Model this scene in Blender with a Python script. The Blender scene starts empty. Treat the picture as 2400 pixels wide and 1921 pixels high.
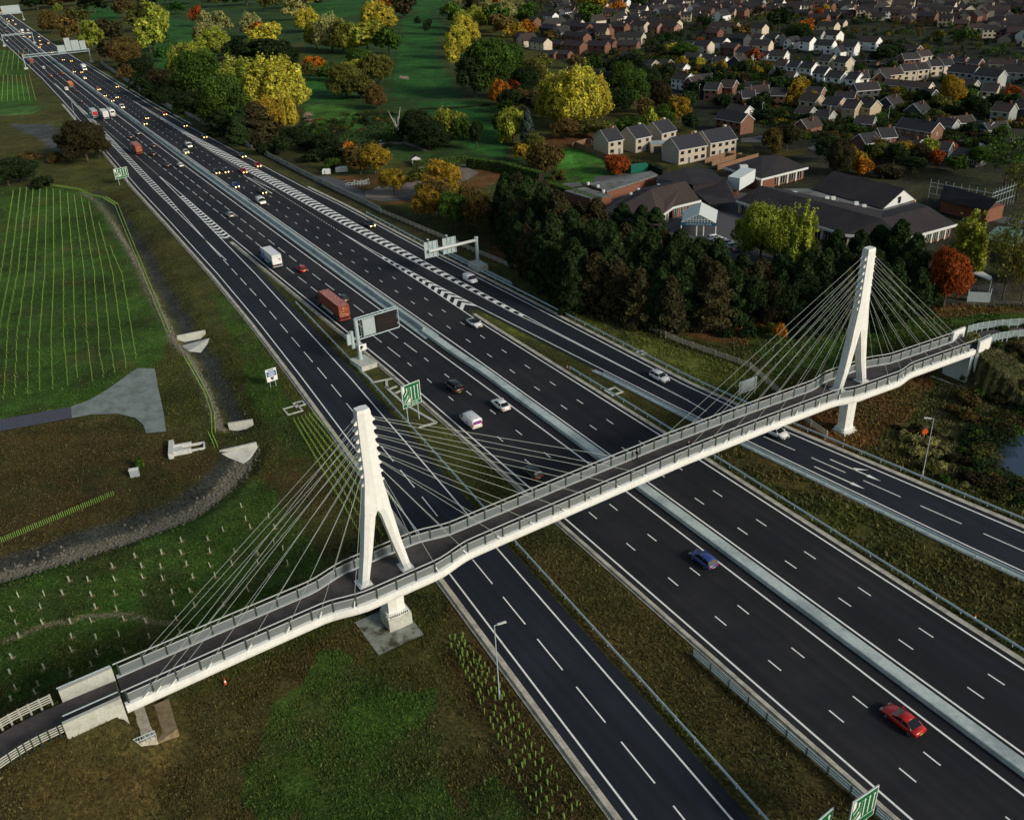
import bpy, math, random
import numpy as np
from mathutils import Matrix, Vector
random.seed(7); rng = np.random.RandomState(7)
SC = bpy.context.scene; COL = SC.collection
# ---------------------------------------------------------------- camera
FPX, PITCH, ROLL, CAMH = 2106.88, .4958, .0533, 76.363
CX, CY = 1200.0, 960.5
_cp, _sp = math.cos(PITCH), math.sin(PITCH)
_fwd = np.array([0, _cp, -_sp]); _right = np.array([1., 0, 0]); _down = -np.cross(_right, _fwd)
_c, _s = math.cos(ROLL), math.sin(ROLL)
CM = np.array([_c*_right + _s*_down, -_s*_right + _c*_down, _fwd])
cam = bpy.data.cameras.new('camera'); camo = bpy.data.objects.new('camera', cam); COL.objects.link(camo)
cam.sensor_fit = 'HORIZONTAL'; cam.sensor_width = 36; cam.lens = 36*FPX/2400
cam.clip_start = 1; cam.clip_end = 20000
_m = Matrix.Identity(4)
for i in range(3):
    _m[i][0] = CM[0][i]; _m[i][1] = -CM[1][i]; _m[i][2] = -CM[2][i]
_m[2][3] = CAMH
camo.matrix_world = _m
SC.camera = camo
# ---------------------------------------------------------------- sky, sun, exposure
SUN_EL, SUN_AZ = math.radians(24), math.radians(128)      # azimuth: clockwise from +Y
W = bpy.data.worlds.new('World'); SC.world = W; W.use_nodes = True
nt = W.node_tree; bg = nt.nodes['Background']
sky = nt.nodes.new('ShaderNodeTexSky'); sky.sky_type = 'NISHITA'; sky.sun_disc = False
sky.sun_elevation = SUN_EL; sky.sun_rotation = SUN_AZ; sky.air_density = 1.4; sky.dust_density = 2.0
nt.links.new(sky.outputs[0], bg.inputs[0]); bg.inputs[1].default_value = 0.07
sun = bpy.data.lights.new('sun', 'SUN'); sun.energy = 2.3; sun.angle = math.radians(13); sun.color = (1, .94, .84)
suno = bpy.data.objects.new('sun', sun); COL.objects.link(suno)
sd = Vector((math.sin(SUN_AZ)*math.cos(SUN_EL), math.cos(SUN_AZ)*math.cos(SUN_EL), math.sin(SUN_EL)))
suno.rotation_euler = sd.to_track_quat('Z', 'Y').to_euler()
SC.view_settings.view_transform = 'Standard'; SC.view_settings.look = 'None'
SC.view_settings.exposure = 0.34; SC.view_settings.gamma = 1
SC.render.film_transparent = False
SC.cycles.max_bounces = 5; SC.cycles.transparent_max_bounces = 12; SC.cycles.caustics_reflective = False
# ---------------------------------------------------------------- where things stand
def G(px, py, z=0.0):
    "ground point seen at a pixel of the 2400 px wide photograph"
    d = CM.T @ np.array([(px-CX)/FPX, (py-CY)/FPX, 1.]); t = (CAMH-z)/(-d[2])
    return np.array([d[0]*t, d[1]*t])
FS = .89833
def F(x, y, z=0.0): return G(x/FS, y/FS, z)               # same, in 2156 px wide coordinates
def depth(x, y): return float(CM[2] @ np.array([x, y, -CAMH]))
def scr(x, y, z=0):
    q = CM @ np.array([x, y, z-CAMH]); return (CX+FPX*q[0]/q[2], CY+FPX*q[1]/q[2])
TH = 2.0815; UP = np.array([math.cos(TH), math.sin(TH)]); RT = np.array([math.sin(TH), -math.cos(TH)])
RO = np.array([-17.2, 165.5])
def R(s, o): return RO + UP*s + RT*o                       # road frame: s metres up the road, o to the right
def SO(p): p = np.asarray(p)[:2]-RO; return float(p @ UP), float(p @ RT)
def tab(t):
    t = sorted(t); a = np.array([q[0] for q in t], float); b = np.array([q[1] for q in t], float)
    return lambda s: np.interp(s, a, b)
def tabx(t):                                               # extrapolating with the end slopes, eased
    t = sorted(t); a = np.array([q[0] for q in t], float); b = np.array([q[1] for q in t], float)
    def f(s):
        s = np.asarray(s, float); r = np.interp(s, a, b)
        k0 = (b[1]-b[0])/(a[1]-a[0]); k1 = (b[-1]-b[-2])/(a[-1]-a[-2])
        return np.where(s < a[0], b[0]+k0*(s-a[0]), np.where(s > a[-1], b[-1]+k1*(s-a[-1]), r))
    return f
# ---------------------------------------------------------------- tags and mesh helpers
def tag(o, label=None, cat=None, group=None, kind=None):
    if label: o['label'] = label
    if cat: o['category'] = cat
    if group: o['group'] = group
    if kind: o['kind'] = kind
    return o
def empty(name, loc=(0, 0, 0), rz=0, label=None, cat=None, group=None):
    o = bpy.data.objects.new(name, None); COL.objects.link(o); o.empty_display_size = .5
    o.location = loc; o.rotation_euler = (0, 0, rz); return tag(o, label, cat, group)
class MB:
    def __init__(s): s.v = []; s.f = []; s.m = []
    def add(s, vs, fs, m=0):
        k = len(s.v); s.v += [tuple(map(float, p)) for p in vs]
        s.f += [tuple(i+k for i in f) for f in fs]; s.m += [m]*len(fs); return s
    def box(s, x0, x1, y0, y1, z0, z1, m=0):
        return s.add([(x0,y0,z0),(x1,y0,z0),(x1,y1,z0),(x0,y1,z0),(x0,y0,z1),(x1,y0,z1),(x1,y1,z1),(x0,y1,z1)],
                     [(0,3,2,1),(4,5,6,7),(0,1,5,4),(1,2,6,5),(2,3,7,6),(3,0,4,7)], m)
    def obox(s, c, ax, lx, ly, z0, z1, m=0):
        "box round c (x,y), long side along unit ax"
        ax = np.array(ax, float); ax /= np.linalg.norm(ax); ay = np.array([-ax[1], ax[0]]); c = np.array(c[:2], float)
        P = [c+ax*a*lx/2+ay*b*ly/2 for a, b in ((-1,-1),(1,-1),(1,1),(-1,1))]
        return s.add([(*p, z0) for p in P]+[(*p, z1) for p in P], [(0,3,2,1),(4,5,6,7),(0,1,5,4),(1,2,6,5),(2,3,7,6),(3,0,4,7)], m)
    def prism(s, poly, z0, z1, m=0):
        n = len(poly)
        return s.add([(p[0],p[1],z0) for p in poly]+[(p[0],p[1],z1) for p in poly],
                     [tuple(range(n-1,-1,-1)), tuple(range(n,2*n))]+[(i,(i+1)%n,(i+1)%n+n,i+n) for i in range(n)], m)
    def tube(s, a, b, r, n=6, r2=None, m=0):
        a = np.array(a, float); b = np.array(b, float); d = b-a; L = np.linalg.norm(d)
        if L < 1e-6: return s
        d /= L; u = np.cross(d, [0,0,1.]) if abs(d[2]) < .95 else np.cross(d, [1.,0,0]); u /= np.linalg.norm(u); w = np.cross(d, u)
        r2 = r if r2 is None else r2; V = []
        for c, q in ((a, r), (b, r2)):
            for i in range(n):
                t = 2*math.pi*i/n; V.append(c+q*(u*math.cos(t)+w*math.sin(t)))
        return s.add(V, [tuple(range(n-1,-1,-1)), tuple(range(n,2*n))]+[(i,(i+1)%n,(i+1)%n+n,i+n) for i in range(n)], m)
    def path(s, pts, r, n=5, m=0):
        "one continuous tube through pts"
        pts = [np.array(p, float) for p in pts]; V = []; k = len(pts)
        for i, p in enumerate(pts):
            d = pts[min(i+1,k-1)]-pts[max(i-1,0)]; d /= np.linalg.norm(d)+1e-9
            u = np.cross(d, [0,0,1.]) if abs(d[2]) < .95 else np.cross(d, [1.,0,0]); u /= np.linalg.norm(u); w = np.cross(d, u)
            V += [p+r*(u*math.cos(2*math.pi*j/n)+w*math.sin(2*math.pi*j/n)) for j in range(n)]
        fs = [(i*n+j, i*n+(j+1)%n, (i+1)*n+(j+1)%n, (i+1)*n+j) for i in range(k-1) for j in range(n)]
        return s.add(V, fs+[tuple(range(n-1,-1,-1)), tuple(range((k-1)*n, k*n))], m)
    def loft(s, rings, cap=True, m=0):
        n = len(rings[0]); V = [p for r in rings for p in r]; k = len(rings)
        fs = [(i*n+j, i*n+(j+1)%n, (i+1)*n+(j+1)%n, (i+1)*n+j) for i in range(k-1) for j in range(n)]
        if cap: fs += [tuple(range(n-1,-1,-1)), tuple(range((k-1)*n, k*n))]
        return s.add(V, fs, m)
    def strip(s, A, B, m=0):
        n = len(A); return s.add(list(A)+list(B), [(i, i+1, n+i+1, n+i) for i in range(n-1)], m)
    def mesh(s, name, mats, smooth=False):
        me = bpy.data.meshes.new(name); me.from_pydata(s.v, [], s.f)
        if not isinstance(mats, (list, tuple)): mats = [mats]
        for q in mats: me.materials.append(q)
        if len(mats) > 1: me.polygons.foreach_set('material_index', s.m)
        if smooth: me.polygons.foreach_set('use_smooth', [True]*len(me.polygons))
        me.update(); return me
    def build(s, name, mats, parent=None, smooth=False, fixn=False):
        me = s.mesh(name, mats, smooth)
        if fixn: fix(me)
        return link(name, me, parent)
def fix(me):
    import bmesh
    b = bmesh.new(); b.from_mesh(me); bmesh.ops.recalc_face_normals(b, faces=b.faces); b.to_mesh(me); b.free()
def link(name, me, parent=None):
    o = bpy.data.objects.new(name, me); COL.objects.link(o)
    if parent: o.parent = parent
    return o
def kids(o): return [c for c in ALLK.get(o.name, [])]
ALLK = {}
def copy_tree(o, parent=None, tree=None):
    c = o.copy(); COL.objects.link(c); c.parent = parent
    for ch in list(o.children): copy_tree(ch, c)
    return c
# ---------------------------------------------------------------- materials
MATS = {}
def mat(name, col, rough=.8, var=.12, sc=3., bump=0., bsc=20., metal=0., spec=.3, objc=False, col2=None, c2sc=.3, c2lo=.45, c2hi=.6, emis=None, coat=0):
    if name in MATS: return MATS[name]
    m = bpy.data.materials.new(name); m.use_nodes = True; N = m.node_tree.nodes; Lk = m.node_tree.links
    b = N['Principled BSDF']; b.inputs['Roughness'].default_value = rough; b.inputs['Metallic'].default_value = metal
    b.inputs['Specular IOR Level'].default_value = spec
    if coat: b.inputs['Coat Weight'].default_value = coat
    tc = N.new('ShaderNodeTexCoord')
    if objc:
        oi = N.new('ShaderNodeObjectInfo'); cs = oi.outputs['Color']
    else:
        rg = N.new('ShaderNodeRGB'); rg.outputs[0].default_value = (*col, 1); cs = rg.outputs[0]
    if col2:
        n2 = N.new('ShaderNodeTexNoise'); n2.inputs['Scale'].default_value = c2sc; n2.inputs['Detail'].default_value = 6
        n2.inputs['Roughness'].default_value = .65
        Lk.new(tc.outputs['Object'], n2.inputs['Vector']); mr = N.new('ShaderNodeMapRange')
        mr.inputs[1].default_value = c2lo; mr.inputs[2].default_value = c2hi; Lk.new(n2.outputs[0], mr.inputs[0])
        mx = N.new('ShaderNodeMix'); mx.data_type = 'RGBA'; mx.inputs[7].default_value = (*col2, 1)
        Lk.new(mr.outputs[0], mx.inputs[0]); Lk.new(cs, mx.inputs[6]); cs = mx.outputs[2]
    if var:
        n1 = N.new('ShaderNodeTexNoise'); n1.inputs['Scale'].default_value = sc; n1.inputs['Detail'].default_value = 5
        Lk.new(tc.outputs['Object'], n1.inputs['Vector']); mr = N.new('ShaderNodeMapRange')
        mr.inputs[1].default_value = .3; mr.inputs[2].default_value = .7; mr.inputs[3].default_value = 1-var; mr.inputs[4].default_value = 1+var
        Lk.new(n1.outputs[0], mr.inputs[0]); vm = N.new('ShaderNodeVectorMath'); vm.operation = 'SCALE'
        Lk.new(cs, vm.inputs[0]); Lk.new(mr.outputs[0], vm.inputs['Scale']); cs = vm.outputs[0]
    Lk.new(cs, b.inputs['Base Color'])
    if bump:
        n3 = N.new('ShaderNodeTexNoise'); n3.inputs['Scale'].default_value = bsc; n3.inputs['Detail'].default_value = 4
        Lk.new(tc.outputs['Object'], n3.inputs['Vector']); bp = N.new('ShaderNodeBump'); bp.inputs['Strength'].default_value = bump
        bp.inputs['Distance'].default_value = .1; Lk.new(n3.outputs[0], bp.inputs['Height']); Lk.new(bp.outputs[0], b.inputs['Normal'])
    if emis:
        b.inputs['Emission Color'].default_value = (*emis[0], 1); b.inputs['Emission Strength'].default_value = emis[1]
    MATS[name] = m; return m
M_asph = mat('asphalt', (.0110,.0120,.0150), .85, .25, 40, .3, 60, col2=(.0195,.0195,.0215), c2sc=.05)
M_asph2 = mat('asphalt_new', (.0105,.0135,.020), .8, .22, 40, .3, 60, col2=(.015,.0185,.026), c2sc=.06)
for _m in (M_asph, M_asph2):     # tyre-worn streaks along the lanes
    N = _m.node_tree.nodes; Lk = _m.node_tree.links; b = N['Principled BSDF']; src = b.inputs['Base Color'].links[0].from_socket
    tc = N.new('ShaderNodeTexCoord'); mp = N.new('ShaderNodeMapping'); mp.inputs['Rotation'].default_value = (0, 0, -2.0815); mp.vector_type = 'POINT'
    Lk.new(tc.outputs['Object'], mp.inputs[0]); m2 = N.new('ShaderNodeVectorMath'); m2.operation = 'MULTIPLY'; m2.inputs[1].default_value = (.006, .75, 1); Lk.new(mp.outputs[0], m2.inputs[0])
    n = N.new('ShaderNodeTexNoise'); n.inputs['Scale'].default_value = 1; n.inputs['Detail'].default_value = 3; Lk.new(m2.outputs[0], n.inputs['Vector'])
    r = N.new('ShaderNodeMapRange'); r.inputs[1].default_value = .35; r.inputs[2].default_value = .65; r.inputs[3].default_value = .78; r.inputs[4].default_value = 1.3; Lk.new(n.outputs[0], r.inputs[0])
    v = N.new('ShaderNodeVectorMath'); v.operation = 'SCALE'; Lk.new(src, v.inputs[0]); Lk.new(r.outputs[0], v.inputs['Scale']); Lk.new(v.outputs[0], b.inputs['Base Color'])
M_white = mat('road_paint', (.82,.83,.77), .6, .1, 12, col2=(.5,.5,.45), c2sc=1.2, c2lo=.55, c2hi=.8)
M_conc = mat('concrete', (.48,.49,.43), .85, .15, 4, .2, 30, col2=(.28,.29,.25), c2sc=.5, c2lo=.5, c2hi=.75)
M_slab = mat('median_concrete', (.33,.40,.385), .85, .12, 6, .2, 30, col2=(.25,.31,.305), c2sc=.3, c2lo=.5, c2hi=.7)
M_buff = mat('buff_concrete', (.50,.47,.38), .85, .15, 5, .2, 30, col2=(.33,.31,.25), c2sc=.6)
M_paint = mat('bridge_paint', (.79,.80,.76), .45, .05, 1.5, col2=(.69,.71,.67), c2sc=.45, c2lo=.48, c2hi=.85)
def streaks(m):      # rain streaks running down the paint
    N = m.node_tree.nodes; Lk = m.node_tree.links; b = N['Principled BSDF']; src = b.inputs['Base Color'].links[0].from_socket; tc = N.new('ShaderNodeTexCoord')
    m2 = N.new('ShaderNodeVectorMath'); m2.operation = 'MULTIPLY'; m2.inputs[1].default_value = (3.5, 3.5, .22); Lk.new(tc.outputs['Object'], m2.inputs[0]); n = N.new('ShaderNodeTexNoise'); n.inputs['Scale'].default_value = 1; n.inputs['Detail'].default_value = 5; Lk.new(m2.outputs[0], n.inputs['Vector'])
    r = N.new('ShaderNodeMapRange'); r.inputs[1].default_value = .5; r.inputs[2].default_value = .75; r.inputs[3].default_value = 1; r.inputs[4].default_value = .88; Lk.new(n.outputs[0], r.inputs[0]); v = N.new('ShaderNodeVectorMath'); v.operation = 'SCALE'; Lk.new(src, v.inputs[0]); Lk.new(r.outputs[0], v.inputs['Scale']); Lk.new(v.outputs[0], b.inputs['Base Color'])
streaks(M_paint)
M_deck = mat('deck_surfacing', (.055,.048,.046), .85, .2, 8, .2, 40, col2=(.085,.075,.072), c2sc=.25)
M_galv = mat('galvanised_steel', (.42,.52,.53), .45, .12, 3, metal=.15)
M_dsteel = mat('dark_steel', (.035,.05,.045), .5, .1, 3)
M_wood = mat('weathered_timber', (.42,.38,.30), .85, .25, 3, .3, 30)
M_rail = mat('handrail', (.52,.54,.52), .4, .05, 2)
M_black = mat('dark_glass', (.008,.01,.012), .12, 0, spec=.6)
M_tyre = mat('tyre_rubber', (.015,.015,.015), .9, 0)
M_green = mat('sign_green', (.005,.12,.035), .5, .03)
M_wsign = mat('sign_white', (.75,.76,.74), .5, .03)
M_blue = mat('sign_blue', (.02,.09,.28), .5, .03)
M_gmetal = mat('sign_back_grey', (.36,.42,.43), .5, .08, 2)
# ---------------------------------------------------------------- bridge frame (needed by the terrain)
BP = np.array([-16.4, 86.7]); BL = 81.685; BE = np.array([54.4, 127.6])-BP; BE /= np.linalg.norm(BE); BN = np.array([-BE[1], BE[0]])
def Bp(s, t, z=None):
    p = BP + BE*s + BN*t
    return (float(p[0]), float(p[1])) if z is None else (float(p[0]), float(p[1]), float(z))
deckz = tab([(-60,5.2),(-43,5.9),(-31,6.4),(-20,6.95),(0,7.75),(16,8.3),(45,9.05),(60,9.0),(82,8.55),(96,8.0),(111,7.45),(120,7.1),(140,6.6),(170,6.0)])
# approach paths, bridge coordinates (s, t, z)
PATHL = [(-31,0,6.3),(-36,.15,6.15),(-40,.0,6.0),(-43,-.6,5.8),(-50,-3.2,5.4),(-60,-8.5,4.9),(-75,-18,4.2)]
PATHR = [(111,0,7.4),(116,.7,7.2),(120,.2,7.05),(125,-1.6,6.9),(131,-5.2,6.7),(138,-11,6.4),(150,-22,5.8),(165,-36,5)]
def dens(P, st=1.0):
    out = []
    for a, b in zip(P[:-1], P[1:]):
        n = max(1, int(math.dist(a[:2], b[:2])/st))
        out += [tuple(np.array(a)+(np.array(b)-np.array(a))*i/n) for i in range(n)]
    return out+[tuple(P[-1])]
def smooth(P, it=2):
    for _ in range(it):
        Q = [P[0]]
        for a, b in zip(P[:-1], P[1:]):
            a = np.array(a, float); b = np.array(b, float); Q += [tuple(a*.75+b*.25), tuple(a*.25+b*.75)]
        P = Q+[P[-1]]
    return P
PLW = [(*Bp(s, t), z) for s, t, z in smooth(PATHL)]; PRW = [(*Bp(s, t), z) for s, t, z in smooth(PATHR)]
def seg_dist(X, Y, P):
    "distance of arrays X,Y to polyline P [(x,y,...)], and interpolated third value"
    best = np.full(X.shape, 1e9); val = np.zeros(X.shape)
    for a, b in zip(P[:-1], P[1:]):
        ax, ay = a[0], a[1]; dx, dy = b[0]-ax, b[1]-ay; L = dx*dx+dy*dy+1e-9
        t = np.clip(((X-ax)*dx+(Y-ay)*dy)/L, 0, 1); d = np.hypot(X-ax-t*dx, Y-ay-t*dy)
        k = d < best; best = np.where(k, d, best)
        if len(a) > 2: val = np.where(k, a[2]+t*(b[2]-a[2]), val)
    return best, val
DITCH1 = [tuple(F(x, y)) for x, y in [(195,400),(235,425),(262,462),(300,520),(340,590),(372,650),(404,706)]]
DITCH2 = [tuple(F(x, y)) for x, y in [(405,712),(432,745),(468,800),(492,860),(505,890)]]
DITCH3 = [tuple(F(x, y)) for x, y in [(520,945),(500,985),(455,1030),(400,1070),(310,1105),(220,1135),(120,1165),(0,1200),(-120,1240)]]
POND = [tuple(F(x, y)) for x, y in [(2085,985),(2072,960),(2095,925),(2130,905),(2200,890),(2330,900),(2400,960),(2300,1040),(2170,1030),(2110,1010)]]
def inpoly(X, Y, P):
    r = np.zeros(X.shape, bool); n = len(P)
    for i in range(n):
        x0, y0 = P[i][:2]; x1, y1 = P[(i+1) % n][:2]
        c = ((y0 > Y) != (y1 > Y)) & (X < (x1-x0)*(Y-y0)/(y1-y0+1e-12)+x0); r ^= c
    return r
def HZ(X, Y):
    X = np.asarray(X, float); Y = np.asarray(Y, float); h = np.zeros(X.shape)
    for P in (PLW, PRW):
        d, z = seg_dist(X, Y, P)
        # nothing in front of the abutment face: bank slopes down under the deck
        h = np.maximum(h, np.clip(z-.35-np.maximum(0, d-2.6)/2.0, 0, None))
    s = (X-BP[0])*BE[0]+(Y-BP[1])*BE[1]; t = np.abs((X-BP[0])*BN[0]+(Y-BP[1])*BN[1])
    cut = np.where((s > -31.5) & (s < 60), np.clip(3.2-(s+31.5)*.55-np.maximum(0, t-3)*.45, 0, 9), 99)
    cut2 = np.where((s < 111.2) & (s > 60), np.clip(1.8-(111.2-s)*.4-np.maximum(0, t-4)*.3, 0, 9), 99)
    h = np.minimum(h, np.minimum(cut, cut2))
    for P, dp, w in ((DITCH1, 1.3, 4.2), (DITCH2, 1.5, 4.5), (DITCH3, 1.4, 4.2)):
        d, _ = seg_dist(X, Y, P); h = h - dp*np.clip(1-(d-1.0)/(w-1.0), 0, 1)
    d, _ = seg_dist(X, Y, POND+[POND[0]]); ins = inpoly(X, Y, POND)
    sd_ = np.where(ins, -d, d); h = h - np.where(h < 2.5, 1.9*np.clip((4-sd_)/7, 0, 1), 0)
    return h
def hz(x, y): return float(HZ(np.array([x]), np.array([y]))[0])
# ================================================================ ground
def vnoise(X, Y, sc, seed=0):
    r = np.random.RandomState(seed).rand(256, 256); x = X/sc+1000; y = Y/sc+1000
    i = np.floor(x).astype(int); j = np.floor(y).astype(int); u = x-i; v = y-j; u = u*u*(3-2*u); v = v*v*(3-2*v)
    g = lambda a, b: r[a % 256, b % 256]
    return (g(i,j)*(1-u)+g(i+1,j)*u)*(1-v)+(g(i,j+1)*(1-u)+g(i+1,j+1)*u)*v
def fbm(X, Y, sc, seed=0): return .5*vnoise(X,Y,sc,seed)+.3*vnoise(X,Y,sc/2.3,seed+1)+.2*vnoise(X,Y,sc/5.1,seed+2)
def fp(*q): return [tuple(F(q[i], q[i+1])) for i in range(0, len(q), 2)]
C_OL, C_BR, C_GR, C_BG, C_DK = (.042,.047,.011), (.050,.035,.013), (.030,.066,.010), (.017,.068,.013), (.020,.021,.011)
C_TAN, C_YG, C_LEAF, C_ROCK = (.22,.17,.12), (.085,.100,.018), (.095,.042,.016), (.15,.14,.105)
ZONES = [ # polygon, colour, edge wobble, mix
 (fp(-400,395,100,393,205,402,246,470,300,610,362,705,338,765,230,850,0,892,-400,990), (.030,.066,.011), .8, 1),
 (fp(0,905,150,885,240,878,290,905,352,912,410,935,520,945,400,1062,220,1132,0,1196,-300,1290,-300,960), C_BR, 1.5, .75),
 (fp(-300,1300,0,1195,300,1110,420,1060,560,1000,700,1080,760,1170,560,1260,380,1350,230,1420,0,1500,-300,1600), C_GR, 1.5, .85),
 (fp(555,1000,610,960,690,1060,760,1180,700,1200,640,1120), C_BR, 2, .7),
 (fp(300,1500,560,1400,800,1300,760,1500,600,1560,580,1726,590,1960,-200,1960,-200,1700,160,1560), C_BR, 2, .65),
 (fp(590,1500,760,1400,900,1480,1060,1726,1140,1960,560,1960), C_GR, 7, .85),
 (fp(930,1240,1000,1300,1230,1726,1300,1900,1100,1726,930,1400), C_BR, 1.5, .7),
 (fp(370,560,460,560,560,760,640,900,600,1000,520,960,500,800,420,690), C_OL, 1.5, .9),
 (fp(440,610,500,640,620,850,680,960,600,960,540,840), C_GR, 2, .8),
 (fp(1060,1130,1200,1110,1500,1400,1900,1726,1700,1726,1350,1440), C_BR, 2, .6),
 (fp(1000,650,1130,700,1600,830,1560,850,1300,790,1060,690), C_YG, 2, .6),
 (fp(1180,650,1290,690,1660,800,1560,860,1350,770), C_YG, 2, .7),
 (fp(1020,540,1230,640,1560,735,1700,720,1600,690,1240,620,1020,500), C_LEAF, 2, .8),
 (fp(1560,690,1900,660,2156,640,2400,640,2156,700,2000,720,1850,760,1700,780,1640,800), C_GR, 2.5, .8),
 (fp(1300,650,2300,610,2300,655,1900,672,1560,690), C_LEAF, 2, .6),
 (fp(1600,840,1760,800,1990,760,1900,900,1800,960,1660,900), C_LEAF, 2.5, .75),
 (fp(1990,760,2300,720,2300,1100,2156,1060,1990,990,1900,960), (.045,.043,.02), 3, .8),
 (fp(1500,960,1640,930,1900,1060,1700,1050), C_BR, 2, .6),
 # golf course
 (fp(300,0,960,0,1000,120,1080,330,1190,300,1300,400,1050,395,880,345,640,300,640,90,400,130,300,160), (.022,.046,.012), 4, 1),
 (fp(836,128,850,40,900,22,935,60,950,110,985,175,990,205,890,207,826,203), C_BG, 2, .9),
 (fp(930,60,985,175,1000,230,960,190,915,110), C_BR, 3, .5),
 (fp(880,214,990,212,1040,255,1068,292,1060,330,1000,322,960,292,900,262), C_BG, 2, 1),
 (fp(640,160,722,165,738,214,645,217), C_BG, 2, 1), (fp(640,220,745,224,762,268,700,282,645,277), (.036,.092,.014), 2, 1),
 (fp(325,40,400,45,440,62,385,160,330,166,330,100), C_BG, 3, .9), (fp(180,8,240,4,252,42,190,45), C_BG, 3, 1),
 (fp(640,8,720,0,830,0,790,32,700,36,640,40), C_BG, 3, .9), (fp(860,-40,930,-40,930,20,860,25), C_BG, 3, .9),
 (fp(1150,318,1225,298,1285,350,1300,385,1200,384,1170,360), (.03,.10,.012), 1.5, 1),
 (fp(1160,330,1205,325,1222,350,1180,366), (.045,.15,.02), .8, 1),
 (fp(1090,290,1230,280,1300,300,1230,312,1110,312), C_LEAF, 2, .9),
 (fp(640,236,658,238,655,262,642,258), C_TAN, .5, 1), (fp(840,160,862,162,860,167,842,165), C_TAN, .3, 1), (fp(362,98,384,100,380,104,362,103), C_TAN, .3, 1),
 # gravel car park and its surroundings
 (fp(690,372,1010,352,1090,372,1000,400,880,430,760,432,700,400), C_LEAF, 2, .8),
 (fp(560,300,700,370,860,455,1000,520,960,540,760,450,540,330), (.03,.028,.014), 2, .8),
 # around the hotel and estate
 (fp(1130,395,1400,370,1560,300,1600,350,1790,290,2300,300,2300,660,1240,600,1060,500), (.022,.023,.018), 3, .8),
 (fp(1000,-60,3000,-60,2600,300,1800,300,1640,320,1480,280,1400,200,1180,130), (.016,.019,.012), 4, .9),
 (fp(2040,600,2300,590,2300,640,2040,645), (.05,.05,.045), 1, .8),
]
TRAIL = [tuple(F(x, y)) for x, y in [(0,1354),(85,1322),(170,1300),(235,1296),(300,1303),(370,1316)]]
def ground_colour(X, Y):
    Wx = X+(fbm(X,Y,9,11)-.5)*6; Wy = Y+(fbm(X,Y,9,31)-.5)*6
    col = np.zeros(X.shape+(3,)); col[:] = C_OL
    n = fbm(X, Y, 30, 3)[..., None]; col = col*(1-.5*np.clip((n-.5)*4, 0, 1))+np.array(C_BR)*.5*np.clip((n-.5)*4, 0, 1)
    for P, c, wob, mx in ZONES:
        x0 = min(p[0] for p in P)-12; x1 = max(p[0] for p in P)+12; y0 = min(p[1] for p in P)-12; y1 = max(p[1] for p in P)+12
        k = (X > x0) & (X < x1) & (Y > y0) & (Y < y1)
        if not k.any(): continue
        xx = X[k]+(Wx[k]-X[k])*wob/3; yy = Y[k]+(Wy[k]-Y[k])*wob/3
        a = inpoly(xx, yy, P).astype(float)
        a = a*(mx if mx == 1 else np.clip(mx*(.55+.9*fbm(xx, yy, 12, 17)), 0, 1))
        col[k] = col[k]*(1-a[:, None])+np.array(c)*a[:, None]
    nn = np.clip((fbm(X, Y, 6, 41)-.47)*5, 0, 1)[..., None]*(Y < 330)[..., None]*.6; alt = np.where((fbm(X, Y, 14, 51) > .5)[..., None], np.array((.048,.046,.015)), np.array((.024,.032,.010))); col = col*(1-nn)+alt*nn
    for P, off in ((DITCH1, -3.6), (DITCH2, -3.3), (DITCH3, 0)):
        Q2 = shift(P, off)
        d, _ = seg_dist(Wx*.3+X*.7, Wy*.3+Y*.7, P if off else shift(P, -2.6)); a = np.clip(1.7-d/1.3, 0, 1)[..., None]; col = col*(1-a)+np.array((.026,.030,.026))*a
        d, _ = seg_dist(Wx*.3+X*.7, Wy*.3+Y*.7, Q2); a = (np.clip(1.6-d/(.8 if off else 1.2), 0, 1)*.6)[..., None]; col = col*(1-a)+np.array(C_ROCK)*a
    for a_, b_, c_ in ((fp(-60,100,35,108,62,160,-60,165), (.030,.070,.012), 1), (fp(-60,168,50,175,82,218,-60,226), (.032,.085,.012), 1), (fp(-60,222,90,222,70,240,-60,246), (.04,.09,.02), 1), (fp(20,262,110,262,150,300,170,330,120,320,70,285), (.05,.055,.055), 1)): k = inpoly(Wx*.5+X*.5, Wy*.5+Y*.5, a_); col[k] = b_
    d, _ = seg_dist(Wx*.3+X*.7, Wy*.3+Y*.7, TRAIL); a = (np.clip(1.5-d/.4, 0, 1)*.6)[..., None]; col = col*(1-a)+np.array((.17,.14,.09))*a
    return col*1.22
def shift(P, off):
    Q = dens(P, 3); out = []
    for i, q in enumerate(Q):
        a = np.array(Q[max(i-1, 0)][:2]); b = np.array(Q[min(i+1, len(Q)-1)][:2]); d = (b-a)/np.linalg.norm(b-a); out.append((q[0]+d[1]*(-off), q[1]-d[0]*(-off)))
    return out
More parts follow.
